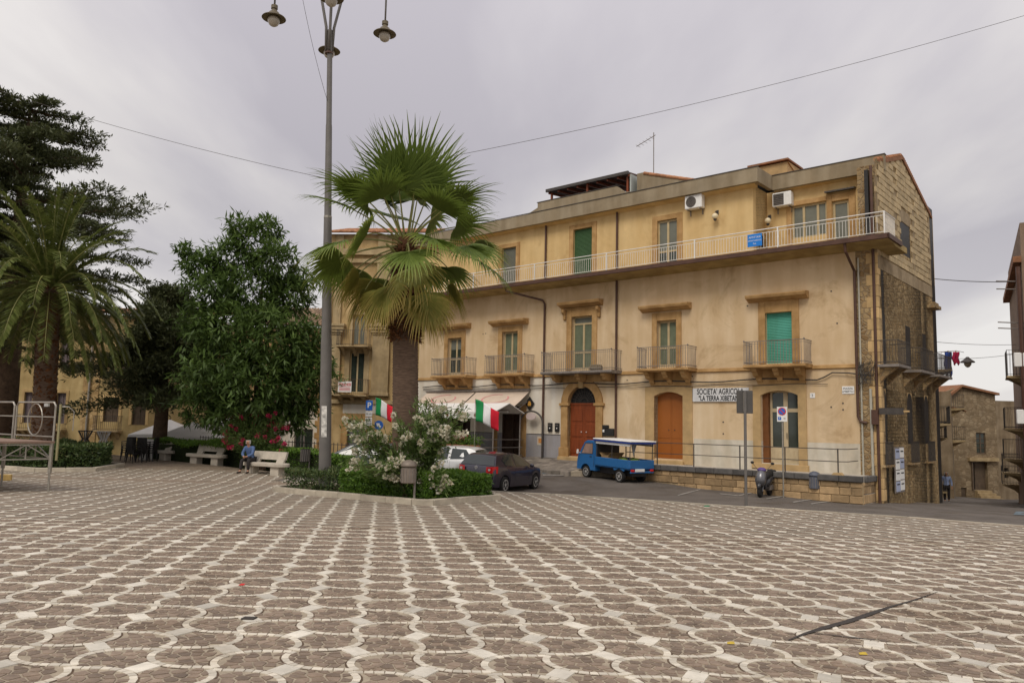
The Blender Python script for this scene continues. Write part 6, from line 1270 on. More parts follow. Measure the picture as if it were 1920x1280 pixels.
m_=MB(); m_.sph((.45,0,1.02),.13,14,10,sc=(1,1.3,.7)); m_.build('handlebar_cover',mat('violet_trim',(.10,.06,.22),.4,.1,4,0),s,smooth=True); m_=MB(); m_.sph((.67,0,.76),.09,12,8,sc=(.6,1.5,.8)); m_.build('headlamp',K['lampg'],s,smooth=True)
m_=MB(); m_.tube([(.36,-.38,1.06),(.42,-.15,1.04),(.42,.15,1.04),(.36,.38,1.06)],.018,6); m_.build('handlebar',K['trim'],s)
for sg in (1,-1): m_=MB(); m_.tube([(.40,sg*.2,1.05),(.38,sg*.36,1.24)],.008,4); m_.sph((.38,sg*.38,1.27),.065,10,8,sc=(.4,1.1,.8)); m_.build('mirror',K['black'],s)
m_=MB(); m_.bbox(-.1,.45,-.16,.16,.28,.36,.03); m_.build('footboard',K['trim'],s); m_=MB(); m_.tube([(-.05,0,.42),(-.3,0,.58),(-.62,0,.64),(-.95,0,.74)],[.13,.19,.18,.06],10); m_.build('rear_body',blk,s,smooth=True); m_=MB(); m_.tube([(.02,0,.72),(-.3,0,.78),(-.8,0,.84)],[.11,.14,.12],10); m_.build('seat',K['rubber'],s,smooth=True); m_=MB(); m_.bbox(-.75,-.25,-.14,.14,.2,.42,.05); m_.build('engine',K['iron'],s); m_=MB(); m_.tube([(-.2,-.16,.24),(-.9,-.2,.34)],[.04,.06],8); m_.build('exhaust',K['chrome'],s)
m_=MB(); m_.bbox(-.98,-.8,-.17,.17,.72,.98,.05); m_.build('top_box',K['black'],s)
# ------------------------------------------------------------ street furniture
LX,LY=-5.95,25.5; lz=zpf(LX,LY); lp=thing('lamp_post','very tall grey lamp post with four hanging lamps behind the hedge','lamp post',(LX,LY,lz)); Ht=15.0-lz
lean=lambda z:-.55*z/16
m_=MB(); pr_=[(0,.20),(4.9,.175),(5.0,.165),(9.0,.13),(9.1,.12),(12.2,.105),(12.3,.095),(Ht,.085)]; m_.tube([(lean(z),0,z) for z,r in pr_],[r for z,r in pr_],14); m_.build('pole',K['lampgreen'],lp,smooth=True,auto=30)
for z in (1.6,4.95,9.05): m_=MB(); m_.lathe([(.18-.006*z,-.04),(.19-.006*z,-.03),(.19-.006*z,.03),(.18-.006*z,.04)],(lean(z),0,z),14); m_.build('collar',K['steel'],lp)
hd=14.9-lz
def lampset(a):
    c,s=math.cos(a),math.sin(a); P=lambda r,z:(lean(Ht)+c*r,s*r,z); m_=MB(); m_.tube([P(.1,Ht-.75),P(.13,Ht+.1),P(.35,Ht+1.2),P(.75,Ht+2.0),P(1.3,Ht+2.25),P(1.75,Ht+2.0),P(1.86,Ht+1.5),P(1.86,15.55-lz)],[.05]*6+[.035,.03],8); arm=m_.build('arm',K['lampgreen'],lp,smooth=True)
    x,y,_=P(1.86,0); z=15.2-lz
    m_=MB(); m_.lathe([(.05,.42),(.11,.40),(.11,.28),(.08,.27),(.1,.2),(.17,.14),(.2,.06),(.38,-.03),(.40,-.06),(.38,-.07),(.16,.0)],(x,y,z),22); m_.build('lamp_shade',mat('lamp_bronze',(.13,.105,.065),.5,.15,4,.05,30),arm,smooth=True,auto=45)
    m_=MB(); m_.lathe([(.17,-.02),(.2,-.1),(.2,-.17),(.15,-.28),(.08,-.33),(.01,-.35)],(x,y,z),18); m_.build('lamp_glass',mat('frosted_bowl',(.42,.38,.32),.25,.1,3,0,spec=.5),arm,smooth=True)
for a in (0,PI/2,PI,-PI/2): lampset(a+.245)
m_=MB(); m_.lathe([(.14,0),(.14,.05),(.1,.08)],(lean(Ht),0,Ht-.85),12); m_.build('collar',K['pipe'],lp)
m_=MB(); V=[];h0=1.75
for i in range(5):
    a=-PI/2-.45+.225*i
    for z in (h0,h0+1.0): V.append((lean(z)+.2*math.cos(a),.2*math.sin(a),z))
m_.add(V,[(2*i,2*i+2,2*i+3,2*i+1) for i in range(4)]); ps=m_.build('poster',mat('weathered_poster',(.58,.56,.52),.8,.5,7,.1,30),lp)
# wires
def wire(name,label,a,b,sag,r=.012,n=24): cable(name,label,[a.lerp(b,i/n)-Vector((0,0,sag*4*(i/n)*(1-i/n))) for i in range(n+1)],r)
Pw=Vector((LX+lean(10.3),LY,9.75)); wire('overhead_wire','thin overhead wire from the lamp post to the left over the cedar',at(-60,150,30),Pw,.22,.008); wire('overhead_wire','long thin overhead wire from the lamp post across the sky to the right',Pw,at(1960,18,25),.4,.008); wire('overhead_wire','steep thin wire rising from the lamp post past the left lamp',Vector((LX+lean(13),LY,12.3)),at(560,-40,24),.25,.007)
wire('street_wire','upper wire spanning the side street at the right',at(1745,522,38),at(1925,527,42),.1,.02); wire('street_wire','middle wire spanning the side street above the hanging lamp',at(1745,640,40),at(1925,645,46),.1,.012); wire('street_wire','lower wire carrying the hanging lamp over the side street',at(1760,672,44),at(1900,664,47),.1,.012)
hl=thing('hanging_lamp','small dark street lamp hanging on a wire over the side street','lamp',at(1814,672,46)); m_=MB(); m_.lathe([(.06,.1),(.2,-.05),(.38,-.18),(.4,-.24),(.2,-.2)],(0,0,-.0),16); m_.build('shade',K['diron'],hl); m_=MB(); m_.lathe([(.2,-.2),(.2,-.36),(.1,-.5),(.01,-.54)],(0,0,0),14); m_.build('bowl',mat('yellowed_bowl',(.45,.40,.30),.3,.1,3,0),hl)
# laundry
ln=at(1763,660,43.2); dl=thing('clothes_line','short clothes line on the terrace at the end of the stone gable','clothes line',ln); m_=MB(); m_.tube([(-.1,0,.0),(.9,0,.1),(1.35,.05,.02)],.015,5); m_.build('line',K['iron'],dl)
def garment(label,col,x0,w_,h,tone):
    t=thing('garment',label,'clothes',(ln.x+x0,ln.y-.02,ln.z+.03),0,'laundry on the terrace'); V=[];nx,nz=7,8
    for i in range(nx):
        for k in range(nz): V.append((w_*i/(nx-1)-w_/2+.03*math.sin(k*1.3),.06*math.sin(i*2.1+k*.5),-h*k/(nz-1)*(1+.12*math.sin(i*1.7))))
    m_=MB(); m_.add(V,[(i*nz+k,(i+1)*nz+k,(i+1)*nz+k+1,i*nz+k+1) for i in range(nx-1) for k in range(nz-1)]); o=m_.build('cloth',mat(tone,col,.9,.2,4,.1,30),t,smooth=True); md=o.modifiers.new('thickness','SOLIDIFY'); md.thickness=.02
    m_=MB(); m_.bbox(-.02,.02,-.03,.03,-.04,.06,.005); m_.build('peg',K['sand'],t)
garment('long blue garment hanging on the terrace line',(.02,.05,.22),.42,.38,1.35,'blue_cotton'); garment('short dark red garment hanging on the terrace line',(.32,.015,.05),.86,.36,.7,'red_cotton')
# signs
def post_sign(name,label,x,y,z0_,h,r=.03,rz=0,m_='steel'): t=thing(name,label,'sign',(x,y,z0_),rz); q=MB(); q.tube([(0,0,-.1),(0,0,h)],r,10); q.build('post',K[m_],t,smooth=True,auto=40); return t
x,y=7.35,24.45; t=post_sign('road_sign','grey back of a rectangular road sign on a post at the plaza kerb',x,y,zpf(x,y),3.55,.045,rad(-8),'lampgreen')
m_=MB(); m_.bbox(-.25,.25,.05,.075,2.85,3.57,.01); m_.build('panel',mat('sign_back',(.075,.07,.065),.6,.15,3,.05,30),t); m_=MB(); m_.bbox(-.05,.05,.0,.055,2.9,3.5,.01); m_.build('clamp_rail',K['steel'],t)
x,y=at(1469,920,30.1).x,30.1; t=post_sign('no_parking_sign','white no-parking board with red and blue disc before the glazed shop door',x,y,zrf(x,y),3.45,.03,rad(-30)); m_=MB(); m_.bbox(-.19,.19,-.06,-.04,2.86,3.43,.01); bd=m_.build('board',K['white'],t)
m_=MB(); m_.lathe([(.15,-.07),(.15,-.061)],(0,0,3.26),24,'y'); m_.build('red_disc',K['sred'],bd); m_=MB(); m_.lathe([(.118,-.078),(.118,-.0705)],(0,0,3.26),24,'y'); m_.build('blue_disc',K['blue'],bd); m_=MB(); m_.box(-.14,.14,-.084,-.079,-.018,.018); o=m_.build('red_bar',K['sred'],bd,loc=(0,0,3.26)); o.rotation_euler=(0,rad(45),0)
m_=MB(); m_.box(-.15,-.03,-.066,-.061,2.93,3.05); m_.build('blue_square',K['blue'],bd); text('P',.1,K['white'],bd,(-.09,-.068,2.99)); text('30',.08,K['ink'],bd,(.09,-.063,2.99))
x,y=at(691,800,44).x,44.; t=post_sign('parking_sign','blue parking sign with white P on a post behind the dark car',x,y,zrf(x,y),3.35,.035); m_=MB(); m_.bbox(-.19,.19,-.06,-.04,2.75,3.3,.01); bd=m_.build('panel',K['blue'],t); text('P',.42,K['white'],bd,(0,-.064,3.03),bold=.01)
for z0_,z1_,tx in ((2.4,2.7,'30 min'),(1.9,2.35,'')):
    m_=MB(); m_.bbox(-.19,.19,-.06,-.04,z0_,z1_,.01); p=m_.build('supplement_plate',K['white'],t)
    if tx: text(tx,.12,K['ink'],p,(0,-.064,(z0_+z1_)/2))
    else:
        for k in range(4): q=MB(); q.box(-.15,.15,-.064,-.061,z0_+.06+k*.09,z0_+.09+k*.09); q.build('print_line',K['ink'],p)
x,y=at(709,830,44.5).x,44.5; t=post_sign('direction_sign','round blue sign with white arrow beside the parking sign post',x,y,zrf(x,y),2.15,.03); m_=MB(); m_.lathe([(.26,-.06),(.26,-.04)],(0,0,1.9),24,'y'); bd=m_.build('disc',K['blue'],t); m_=MB(); m_.prism([(-.16,-.05),(.0,-.05),(0,-.13),(.18,0),(0,.13),(0,.05),(-.16,.05)],-.068,-.061,'y'); o=m_.build('arrow',K['white'],bd,loc=(0,0,1.9)); o.rotation_euler=(0,rad(-140),0)
x,y=at(563,840,42).x,42.; t=post_sign('no_stopping_sign','small no-parking disc on a post before the white shop front',x,y,zrf(x,y),2.9,.03); m_=MB(); m_.bbox(-.17,.17,-.06,-.04,2.1,2.85,.01); bd=m_.build('board',mat('sign_grey',(.5,.48,.46),.6,.1,4,0),t); m_=MB(); m_.lathe([(.15,-.07),(.15,-.061)],(0,0,2.62),20,'y'); m_.build('red_disc',K['sred'],bd); m_=MB(); m_.lathe([(.11,-.078),(.11,-.071)],(0,0,2.62),20,'y'); m_.build('blue_disc',K['blue'],bd)
# litter bins
def bin_(label,x,y,z0_,h,m_,r=.17,hb=.5,rz=0,hood=True):
    t=thing('litter_bin',label,'litter bin',(x,y,z0_),rz,'litter bins on posts'); q=MB(); q.tube([(.16,.05,-.1),(.16,.05,h)],.03,8); q.build('post',K['iron'],t); z1_=h-.55
    q=MB(); q.lathe([(r*.9,z1_),(r,z1_+.02),(r,z1_+hb),(r-.015,z1_+hb),(r-.015,z1_+.03)],(0,-.05,0),20); b=q.build('basket',m_,t,smooth=True,auto=40)
    for k in range(14): a=2*PI*k/14; q=MB(); q.box(-.008,.008,-.006,.006,z1_+.03,z1_+hb-.03); o=q.build('rib',K['iron'],b,loc=((r+.006)*math.cos(a),-.05+(r+.006)*math.sin(a),0)); o.rotation_euler=(0,0,a+PI/2)
    if hood: q=MB(); q.lathe([(r+.02,z1_+hb+.02),(r+.025,z1_+hb+.06),(r*.9,z1_+hb+.15),(r*.35,z1_+hb+.2),(.01,z1_+hb+.21)],(0,-.05,0),20); q.build('hood',m_,t,smooth=True)
    q=MB(); q.box(.0,.17,-.02,.06,z1_+.2,z1_+.24); q.build('clamp',K['iron'],t)
gm=mat('dull_bin_metal',(.20,.165,.135),.55,.2,4,.1,30,metal=.3)
bin_('dull metal litter bin on a post before the white oleander',-2.72,21.35,zpf(-2.7,21.4),1.12,gm,.2,.42); p=at(572,868,33.2); bin_('black litter bin by the hedge right of the seated man',p.x,33.2,zpf(p.x,33.2)+.15,1.0,K['black'],.19,.55,hood=False); p=at(1527,936,29.75); bin_('blue-grey litter bin on a post against the low stone wall',p.x,p.y,zrf(p.x,p.y),.98,mat('bin_bluegrey',(.10,.11,.14),.5,.2,4,.1,30),.19,.45)
p=at(1564,940,29.7); t=thing('meter_post','thin grey meter box on a post near the wall corner','post',(p.x,p.y,zrf(p.x,p.y))); q=MB(); q.tube([(0,0,-.1),(0,0,.75)],.035,8); q.build('post',K['iron'],t); q=MB(); q.bbox(-.1,.1,-.06,.06,.72,1.0,.02); q.build('meter_box',K['iron'],t)
# benches
def bench(label,x,y,rz):
    t=thing('stone_bench',label,'bench',(x,y,zpf(x,y)),rz,'stone benches'); n=8; L,Dp=1.35,.27; st=[(L-Dp+Dp*math.sin(PI*i/n),-Dp*math.cos(PI*i/n)) for i in range(n+1)]+[(-L+Dp-Dp*math.sin(PI*i/n),Dp*math.cos(PI*i/n)) for i in range(n+1)]
    q=MB(); m=len(st); V=[(a*.99,b*.96,.33) for a,b in st]+[(a,b,.36) for a,b in st]+[(a,b,.45) for a,b in st]+[(a*.985,b*.94,.48) for a,b in st]; q.add(V,[tuple(range(m-1,-1,-1)),tuple(range(3*m,4*m))]+[(k*m+i,k*m+(i+1)%m,(k+1)*m+(i+1)%m,(k+1)*m+i) for k in range(3) for i in range(m)]); q.build('seat',K['bench'],t)
    for sx_ in (-.75,.75): q=MB(); q.bbox(sx_-.24,sx_+.24,-.17,.2,-.1,.33,.02); q.build('leg',K['bench'],t)
    for a,b in ((-.92,-.5),(.5,.92)): q=MB(); q.prism([(.14,.48),(.24,.48),(.30,.62),(.21,.62)],a,b,'x'); q.build('back_support',K['bench'],t)
    q=MB(); q.prism([(.21,.6),(.31,.6),(.41,.93),(.31,.93)],-.95,.95,'x'); q.build('backrest',K['bench'],t)
K['bench']=mat('bench_stone',(.47,.42,.345),.85,.14,3,.25,40)
bench('pale stone bench on which the man in blue sits',-10.3,33.1,rad(-30)); bench('empty pale stone bench in the middle of the row of three',-14.65,38.0,rad(-30)); bench('pale stone bench at the dark left end of the row under the cedar',-18.2,40.4,rad(-30))
# railing behind the hedge
t=thing('iron_fence','dark iron fence running behind the bench hedge','fence',(-14,41,zpf(-14,41)),rad(-41)); q=MB()
for z in (.25,1.12): q.tube([(-8,0,z),(9,0,z)],.02,4)
q.build('rail',K['diron'],t)
for i in range(57): q=MB(); x=-8+i*.3; q.box(x-.012,x+.012,-.012,.012,-.2,1.2); q.build('picket',K['diron'],t)
# white cafe parasols
def parasol(label,x,y,z0_,hw,ztop,zed,rz=.2):
    t=thing('parasol',label,'parasol',(x,y,z0_),rz,'white cafe parasols'); q=MB(); q.tube([(0,0,0),(0,0,ztop-z0_+.1)],.035,8); q.build('pole',K['dshut'],t); za,zb_=zed-z0_,ztop-z0_; c=[(-hw,-hw),(hw,-hw),(hw,hw),(-hw,hw)]; ring=[]
    for i in range(4):
        a,b=c[i],c[(i+1)%4]
        for k in range(4): f=k/4; ring.append((a[0]+(b[0]-a[0])*f,a[1]+(b[1]-a[1])*f,za+.06*math.sin(PI*f)))
    V=[(0,0,zb_)]+ring+[(a*1.0,b*1.0,z-.2) for a,b,z in ring]; n=16; q=MB(); q.add(V,[(0,1+i,1+(i+1)%n) for i in range(n)]+[(1+i,1+n+i,1+n+(i+1)%n,1+(i+1)%n) for i in range(n)]); q.build('canopy',mat('parasol_cloth',(.74,.72,.68),.9,.05,2,.05,40),t)
    for a,b in c: q=MB(); q.tube([(0,0,zb_-.08),(a*.98,b*.98,za-.02)],.015,4); q.build('rib',K['dshut'],t)
    q=MB(); q.bbox(-.35,.35,-.35,.35,0,.08,.02); q.build('base',K['dkerb'],t)
p=at(362,800,45.5); parasol('white square parasol right of the cedar trunk, larger one',p.x,45.5,zrf(p.x,45.5),1.9,1.42,.5,.35); p=at(318,800,49); parasol('white square parasol half hidden by the cedar trunk',p.x,49,zrf(p.x,49),1.8,1.5,.55,.1); p=at(430,790,47); parasol('white square parasol under the broadleaf tree',p.x,47,zrf(p.x,47),1.9,1.7,.85,.6)
# cafe gazebo, railing, planters, flags
t=thing('cafe_gazebo','white cafe gazebo roof with scalloped printed valance before the awnings','gazebo',W(19.0,2.2,-.02),RZ)
for x in (-3.3,3.1):
    for y in (-1.1,.9): q=MB(); q.tube([(x,y,0),(x,y,2.25)],.035,8); q.build('post',K['iron'],t)
q=MB(); q.prism([(-1.3,2.25),(-.15,2.72),(1.0,2.25),(1.0,2.21),(-.15,2.68),(-1.3,2.21)],-3.5,3.3,'x'); q.build('roof',mat('gazebo_cloth',(.72,.70,.66),.9,.05,2,.05,40),t)
n=14; q=MB(); pts=[]
for i in range(n):
    x=-3.5+i*6.8/n
    q=MB(); w_=6.8/n; q.prism([(x+.005,2.22),(x+w_-.005,2.22)]+[(x+w_/2+w_/2*math.cos(PI*k/6),2.0-.08*math.sin(PI*k/6)) for k in range(7)],-1.32,-1.305,'y'); v_=q.build('valance',bpy.data.materials['gazebo_cloth'],t)
    if i%2: q=MB(); q.lathe([(.09,-1.328),(.09,-1.323)],(x+w_/2,0,2.09),12,'y'); q.build('printed_emblem',mat('brown_print',(.16,.07,.03),.8,.3,9,0),v_)
t=thing('cafe_railing','low dark railing around the cafe terrace','railing',W(20.4,3.5,-.02),RZ)
for z in (.9,.5,.1): q=MB(); q.tube([(-4,0,z),(3.7,0,z),(3.75,3.3,z)],.022,5); q.build('rail',K['iron'],t)
for i in range(8): q=MB(); x=-4+i*1.1; q.tube([(x,0,-.1),(x,0,.95)],.025,6); q.build('post',K['iron'],t)
K['terra']=mat('terracotta',(.34,.14,.07),.85,.2,3,.2,30)
def pot(label,s,o,col,seed,tall=.5):
    rs=np.random.default_rng(seed); P=W(s,o,-.02); t=thing('flower_pot',label,'potted plant',P,RZ,'potted plants at the cafe'); q=MB(); q.bbox(-.4,.4,-.14,.14,.35,.62,.02); q.build('planter',K['terra'],t); n=420; C=rs.normal(0,1,(n,3))*[.26,.13,.16]+[0,0,.62+tall*.35]; D=spread(n); V,F=leafquads(C,D,spread(n),rs.uniform(.08,.15,n),rs.uniform(.03,.06,n)); fmesh('leaves',V,F,K['hedge'],t,rs.random(n))
    if col: n=170; C=rs.normal(0,1,(n,3))*[.26,.14,.10]+[0,-.05,.80+tall*.4]; V,F=leafquads(C,spread(n),spread(n),rs.uniform(.05,.09,n),np.full(n,.06)); fmesh('flowers',V,F,K[col],t,rs.random(n))
for i,(s_,c_,lb_) in enumerate(((22.6,None,'green potted plant at the far end of the cafe railing'),(21.3,'wfl','white flowering planter at the middle of the cafe railing'),(19.6,None,'leafy green planter behind the silver car'),(18.7,'wfl','white and green planter left of the red geraniums'),(17.8,'pfl','planter with bright red and pink geraniums at the railing corner'),(16.9,None,'green planter at the right end of the cafe railing'))): pot(lb_,s_,3.65,c_,60+i)
K['fgreen']=mat('flag_green',(.01,.22,.06),.8,.08,3,.05,30); K['fred']=mat('flag_red',(.58,.012,.03),.8,.08,3,.05,30); K['fwhite']=mat('flag_white',(.74,.73,.72),.8,.05,3,.05,30)
def flag(label,px_,pyb,pyt,Y,w_,h,drop,seed):
    b=at(px_,pyb,Y); tp=at(px_,pyt,Y); t=thing('flag',label,'flag',b,rad(-12),'Italian flags at the cafe'); H_=tp.z-b.z; q=MB(); q.tube([(0,0,0),(0,0,H_)],.014,6); q.build('pole',K['steel'],t)
    for k,(nm,mt) in enumerate((('green_stripe','fgreen'),('white_stripe','fwhite'),('red_stripe','fred'))):
        V=[];nx,nz=7,9
        for i in range(nx):
            u=(k+i/(nx-1))/3
            for j in range(nz): v=j/(nz-1); V.append((u*w_*(1-.06*v)+.05*v,.09*math.sin(u*7+v*2+seed)*u**.5+.04*math.sin(v*5+u*3),H_-.03-h*v*(1-.12*u)-drop*u**1.15+.03*math.sin(u*6)))
        q=MB(); q.add(V,[(i*nz+j,i*nz+j+1,(i+1)*nz+j+1,(i+1)*nz+j) for i in range(nx-1) for j in range(nz-1)]); o=q.build(nm,K[mt],t,smooth=True); md=o.modifiers.new('thickness','SOLIDIFY'); md.thickness=.006
flag('Italian flag right of the palm trunk, before the cafe awning',889,845,747,36.0,1.12,1.0,.55,0); flag('Italian flag left of the palm trunk, beside the parking sign',700,860,744,40,.92,.9,.45,1.6)
# ------------------------------------------------------------ stage with railing
P0=Vector((-12.98,22.39,0)); sz=.92; g0=zpf(P0.x,P0.y); t=thing('stage','temporary metal stage with tubular railing at the left edge','stage',(P0.x,P0.y,g0)); e1=Vector((-.84,.55,0)); e2=Vector((-.6,-.8,0)); dz=sz-g0
def SP(a,b,z): v=e1*a+e2*b; return (v.x,v.y,z)
q=MB(); c=[SP(0,0,0),SP(6,0,0),SP(6,4,0),SP(0,4,0)]; q.prism([(p[0],p[1]) for p in c],dz-.06,dz,'z'); q.build('deck',mat('stage_ply',(.24,.16,.12),.8,.15,2,.15,30),t)
def zl(a,b): v=e1*a+e2*b; return zpf(P0.x+v.x,P0.y+v.y)-g0
for a,b in ((.05,.05),(2.8,.05),(.05,2.1),(.05,3.9),(5.8,.05)): q=MB(); q.tube([SP(a,b,zl(a,b)),SP(a,b,dz-.62)],.03,6); q.tube([SP(a,b,dz-.9),SP(a,b,dz-.06)],.055,4); q.build('leg',K['steel'],t)
for (a0,b0),(a1,b1) in (((0.05,.05),(.05,2.05)),((.05,2.15),(.05,3.9)),((.05,.05),(2.75,.05)),((2.85,.05),(5.8,.05))):
    L=lambda f:(a0+(a1-a0)*f,b0+(b1-b0)*f); q=MB()
    for z in (dz-.1,dz-.5): q.tube([SP(*L(0),z),SP(*L(1),z)],.025,4)
    for f0,f1 in ((0,.33),(.66,.33),(.66,1)): q.tube([SP(*L(f0),dz-.5 if f0!=.33 else dz-.1),SP(*L(f1),dz-.1 if f1!=1 else dz-.5)],.02,4)
    for f in (.33,.66): q.tube([SP(*L(f),dz-.5),SP(*L(f),dz-.1)],.02,4)
    q.build('truss',K['steel'],t)
for a0,a1,ringon in ((.1,2.35,True),(2.5,4.75,False)):
    q=MB(); q.tube([SP(a0,0,dz),SP(a0,0,dz+1.0),SP(a0+.1,0,dz+1.1),SP(a1-.1,0,dz+1.1),SP(a1,0,dz+1.0),SP(a1,0,dz)],.028,6)
    for z in (.12,.68): q.tube([SP(a0,0,dz+z),SP(a1,0,dz+z)],.02,5)
    if ringon: q.tube([SP((a0+a1)/2+.42*math.cos(2*PI*i/24),0,dz+.6+.46*math.sin(2*PI*i/24)) for i in range(25)],.018,5)
    q.build('guard_rail',K['steel'],t)
q=MB(); q.tube([SP(0,-.08,dz-.55),SP(0,-.08,dz+1.05)],.035,4); q.build('side_post',mat('olive_post',(.26,.235,.12),.6,.1,3,.05,30),t); q=MB(); q.tube([SP(0,-.1,dz+.98),SP(-.12,-.25,dz+.98),SP(-.2,-.36,dz+.84),SP(-.2,-.36,dz+.3)],.014,6); q.build('stair_rail',K['steel'],t)
p=at(2,897,26.5); o=thing('timber_block','short yellow timber block on the paving under the stage','timber',(p.x,26.5,zpf(p.x,26.5)),.4); q=MB(); q.bbox(-.35,.3,-.12,.12,0,.2,.01); q.build('block',mat('raw_timber',(.48,.33,.12),.8,.2,4,.1,30),o)
# stacked cafe furniture in the shade
K['wplast']=mat('white_plastic',(.42,.40,.37),.5,.1,3,.05,30)
def pchair(label,x,y,z0_,rz,up=False):
    t=thing('plastic_chair',label,'chair',(x,y,z0_),rz,'stacked dark chairs by the palm bed'); q=MB(); q.bbox(-.22,.22,-.22,.2,.40,.44,.02); q.build('seat',K['black'],t); q=MB(); q.prism([(.18,.44),(.22,.44),(.32,.85),(.28,.85)],-.22,.22,'x'); q.build('backrest',K['black'],t)
    for a,b in ((-1,-1),(1,-1),(-1,1),(1,1)): q=MB(); q.tube([(a*.19,b*.19,.41),(a*.25,b*.25,0)],[.025,.018],5); q.build('leg',K['black'],t)
    for a in (-1,1): q=MB(); q.tube([(a*.24,-.2,.42),(a*.25,-.2,.62),(a*.25,.25,.64)],.02,5); q.build('armrest',K['black'],t)
for k,(xx,yy) in enumerate(((252,37.4),(268,38.2),(240,38.6),(282,38.8))):
    p=at(xx,850,yy)
    for j in range(4): pchair(('dark plastic chair in the stack nearest the round tables','dark plastic chair in the second stack from the left bench','dark plastic chair in the rearmost stack by the palm bed','dark plastic chair in the stack closest to the left bench')[k],p.x,yy,zpf(p.x,yy)+j*.11,rad(150+k*40))
def ptable(label,px_,Y,z0_,m_,flip=True):
    p=at(px_,840,Y); t=thing('cafe_table',label,'table',(p.x,Y,zpf(p.x,Y)+z0_),.3); q=MB(); q.lathe([(.42,0),(.45,.01),(.45,.04),(.42,.05)],(0,0,0),22); q.build('top',m_,t)
    for k in range(8): a=2*PI*k/8; q=MB(); q.tube([(.28*math.cos(a),.28*math.sin(a),.05),(.12*math.cos(a),.12*math.sin(a),.36),(.3*math.cos(a),.3*math.sin(a),.72)],.022,5); q.build('leg',m_,t)
    q=MB(); q.tube([(.3*math.cos(2*PI*k/16),.3*math.sin(2*PI*k/16),.72) for k in range(17)],.022,5); q.build('foot_ring',m_,t)
ptable('upside-down black round table on the stack by the palm bed',158,36.5,.75,K['black']); ptable('round table standing under the upside-down black table',158,36.52,-.0,K['wplast']); ptable('grey upside-down table beside the black one',193,37.2,.72,K['wplast']); ptable('dark round table under the grey upside-down one',193,37.25,-.02,K['dshut'])
p=at(278,850,40.2); o=thing('folded_table','white folded plastic table leaning at the left bench','table',(p.x+.1,39.6,zpf(p.x,39.6)),rad(-25))
for k in range(2):
    q=MB(); q.bbox(-.4+k*.3,.1+k*.3,-.03+k*.15,.02+k*.15,.0,.85+k*.2,.02); q.build('panel',K['wplast'],o)
# scraps on the paving and dark dots standing for anchor holes on the facade
for lb_,px_,py_,c_ in (('tiny red paper scrap on the left of the paving',453,1098,(.5,.03,.03)),('small green scrap on the paving near the road kerb',1325,949,(.03,.25,.12)),('fallen yellow leaf on the right foreground paving',1370,1208,(.5,.36,.05)),('fallen yellow leaf nearest the right foreground corner',1618,1228,(.5,.36,.05))):
    x,y=gr(px_,py_,zpf,10); q=MB(); sc_=.035*max(1,y/9); q.add([(x-sc_,y-sc_*.5,zpf(x,y)+.012),(x+sc_*.9,y-sc_*.7,zpf(x,y)+.014),(x+sc_,y+sc_*.6,zpf(x,y)+.024),(x-sc_*.7,y+sc_*.8,zpf(x,y)+.016),(x,y,zpf(x,y)+.03)],[(0,1,4),(1,2,4),(2,3,4),(3,0,4)]); tag(q.build('scrap',mat('scrap_'+lb_[:9].replace(' ','_')+str(px_),c_,.8,.1,5,0)),lb_,'litter')
for s_,z_ in ((5.55,1.95),(5.55,1.45),(1.0,2.6),(.55,2.75),(.55,2.5),(4.4,6.9),(.9,7.2),(.7,5.9),(19.8,6.6),(19.6,6.62),(10.4,3.85),(7.0,3.95)): q=MB(); q.lathe([(.035,-.012),(.02,0)],(0,0,0),8,'y'); q.build('wall_anchor',K['diron'],pal,loc=(-s_,0,z_))
# ------------------------------------------------------------ people
def skin(name,nodes,edges,material,par_,sub=2):
    ks=list(nodes); me=bpy.data.meshes.new(name); me.from_pydata([nodes[k][0] for k in ks],[(ks.index(a),ks.index(b)) for a,b in edges],[]); me.materials.append(material); o=link(name,me,par_)
    md=o.modifiers.new('skin','SKIN'); md.use_smooth_shade=True; sv=me.skin_vertices[0].data if me.skin_vertices else None
    if sv is None:
        import bmesh
        bm=bmesh.new(); bm.from_mesh(me); bm.verts.layers.skin.verify(); bm.to_mesh(me); bm.free(); sv=me.skin_vertices[0].data
    for i,k in enumerate(ks):
        r=nodes[k][1]; sv[i].radius=r if isinstance(r,tuple) else (r,r); sv[i].use_root=(i==0)
    if sub: s_=o.modifiers.new('sub','SUBSURF'); s_.levels=sub; s_.render_levels=sub
    return o
K['skin']=mat('skin',(.42,.23,.15),.6,.1,6,.05,60); K['shirt']=mat('blue_shirt',(.08,.13,.26),.9,.12,5,.1,40); K['lshirt']=mat('pale_blue_shirt',(.26,.32,.50),.9,.1,5,.1,40); K['trous']=mat('dark_trousers',(.028,.024,.024),.9,.2,5,.1,40); K['hair']=mat('grey_hair',(.42,.40,.37),.8,.2,20,.2,60); K['shoe']=mat('dark_shoes',(.02,.017,.015),.6,.2,5,.05,30)
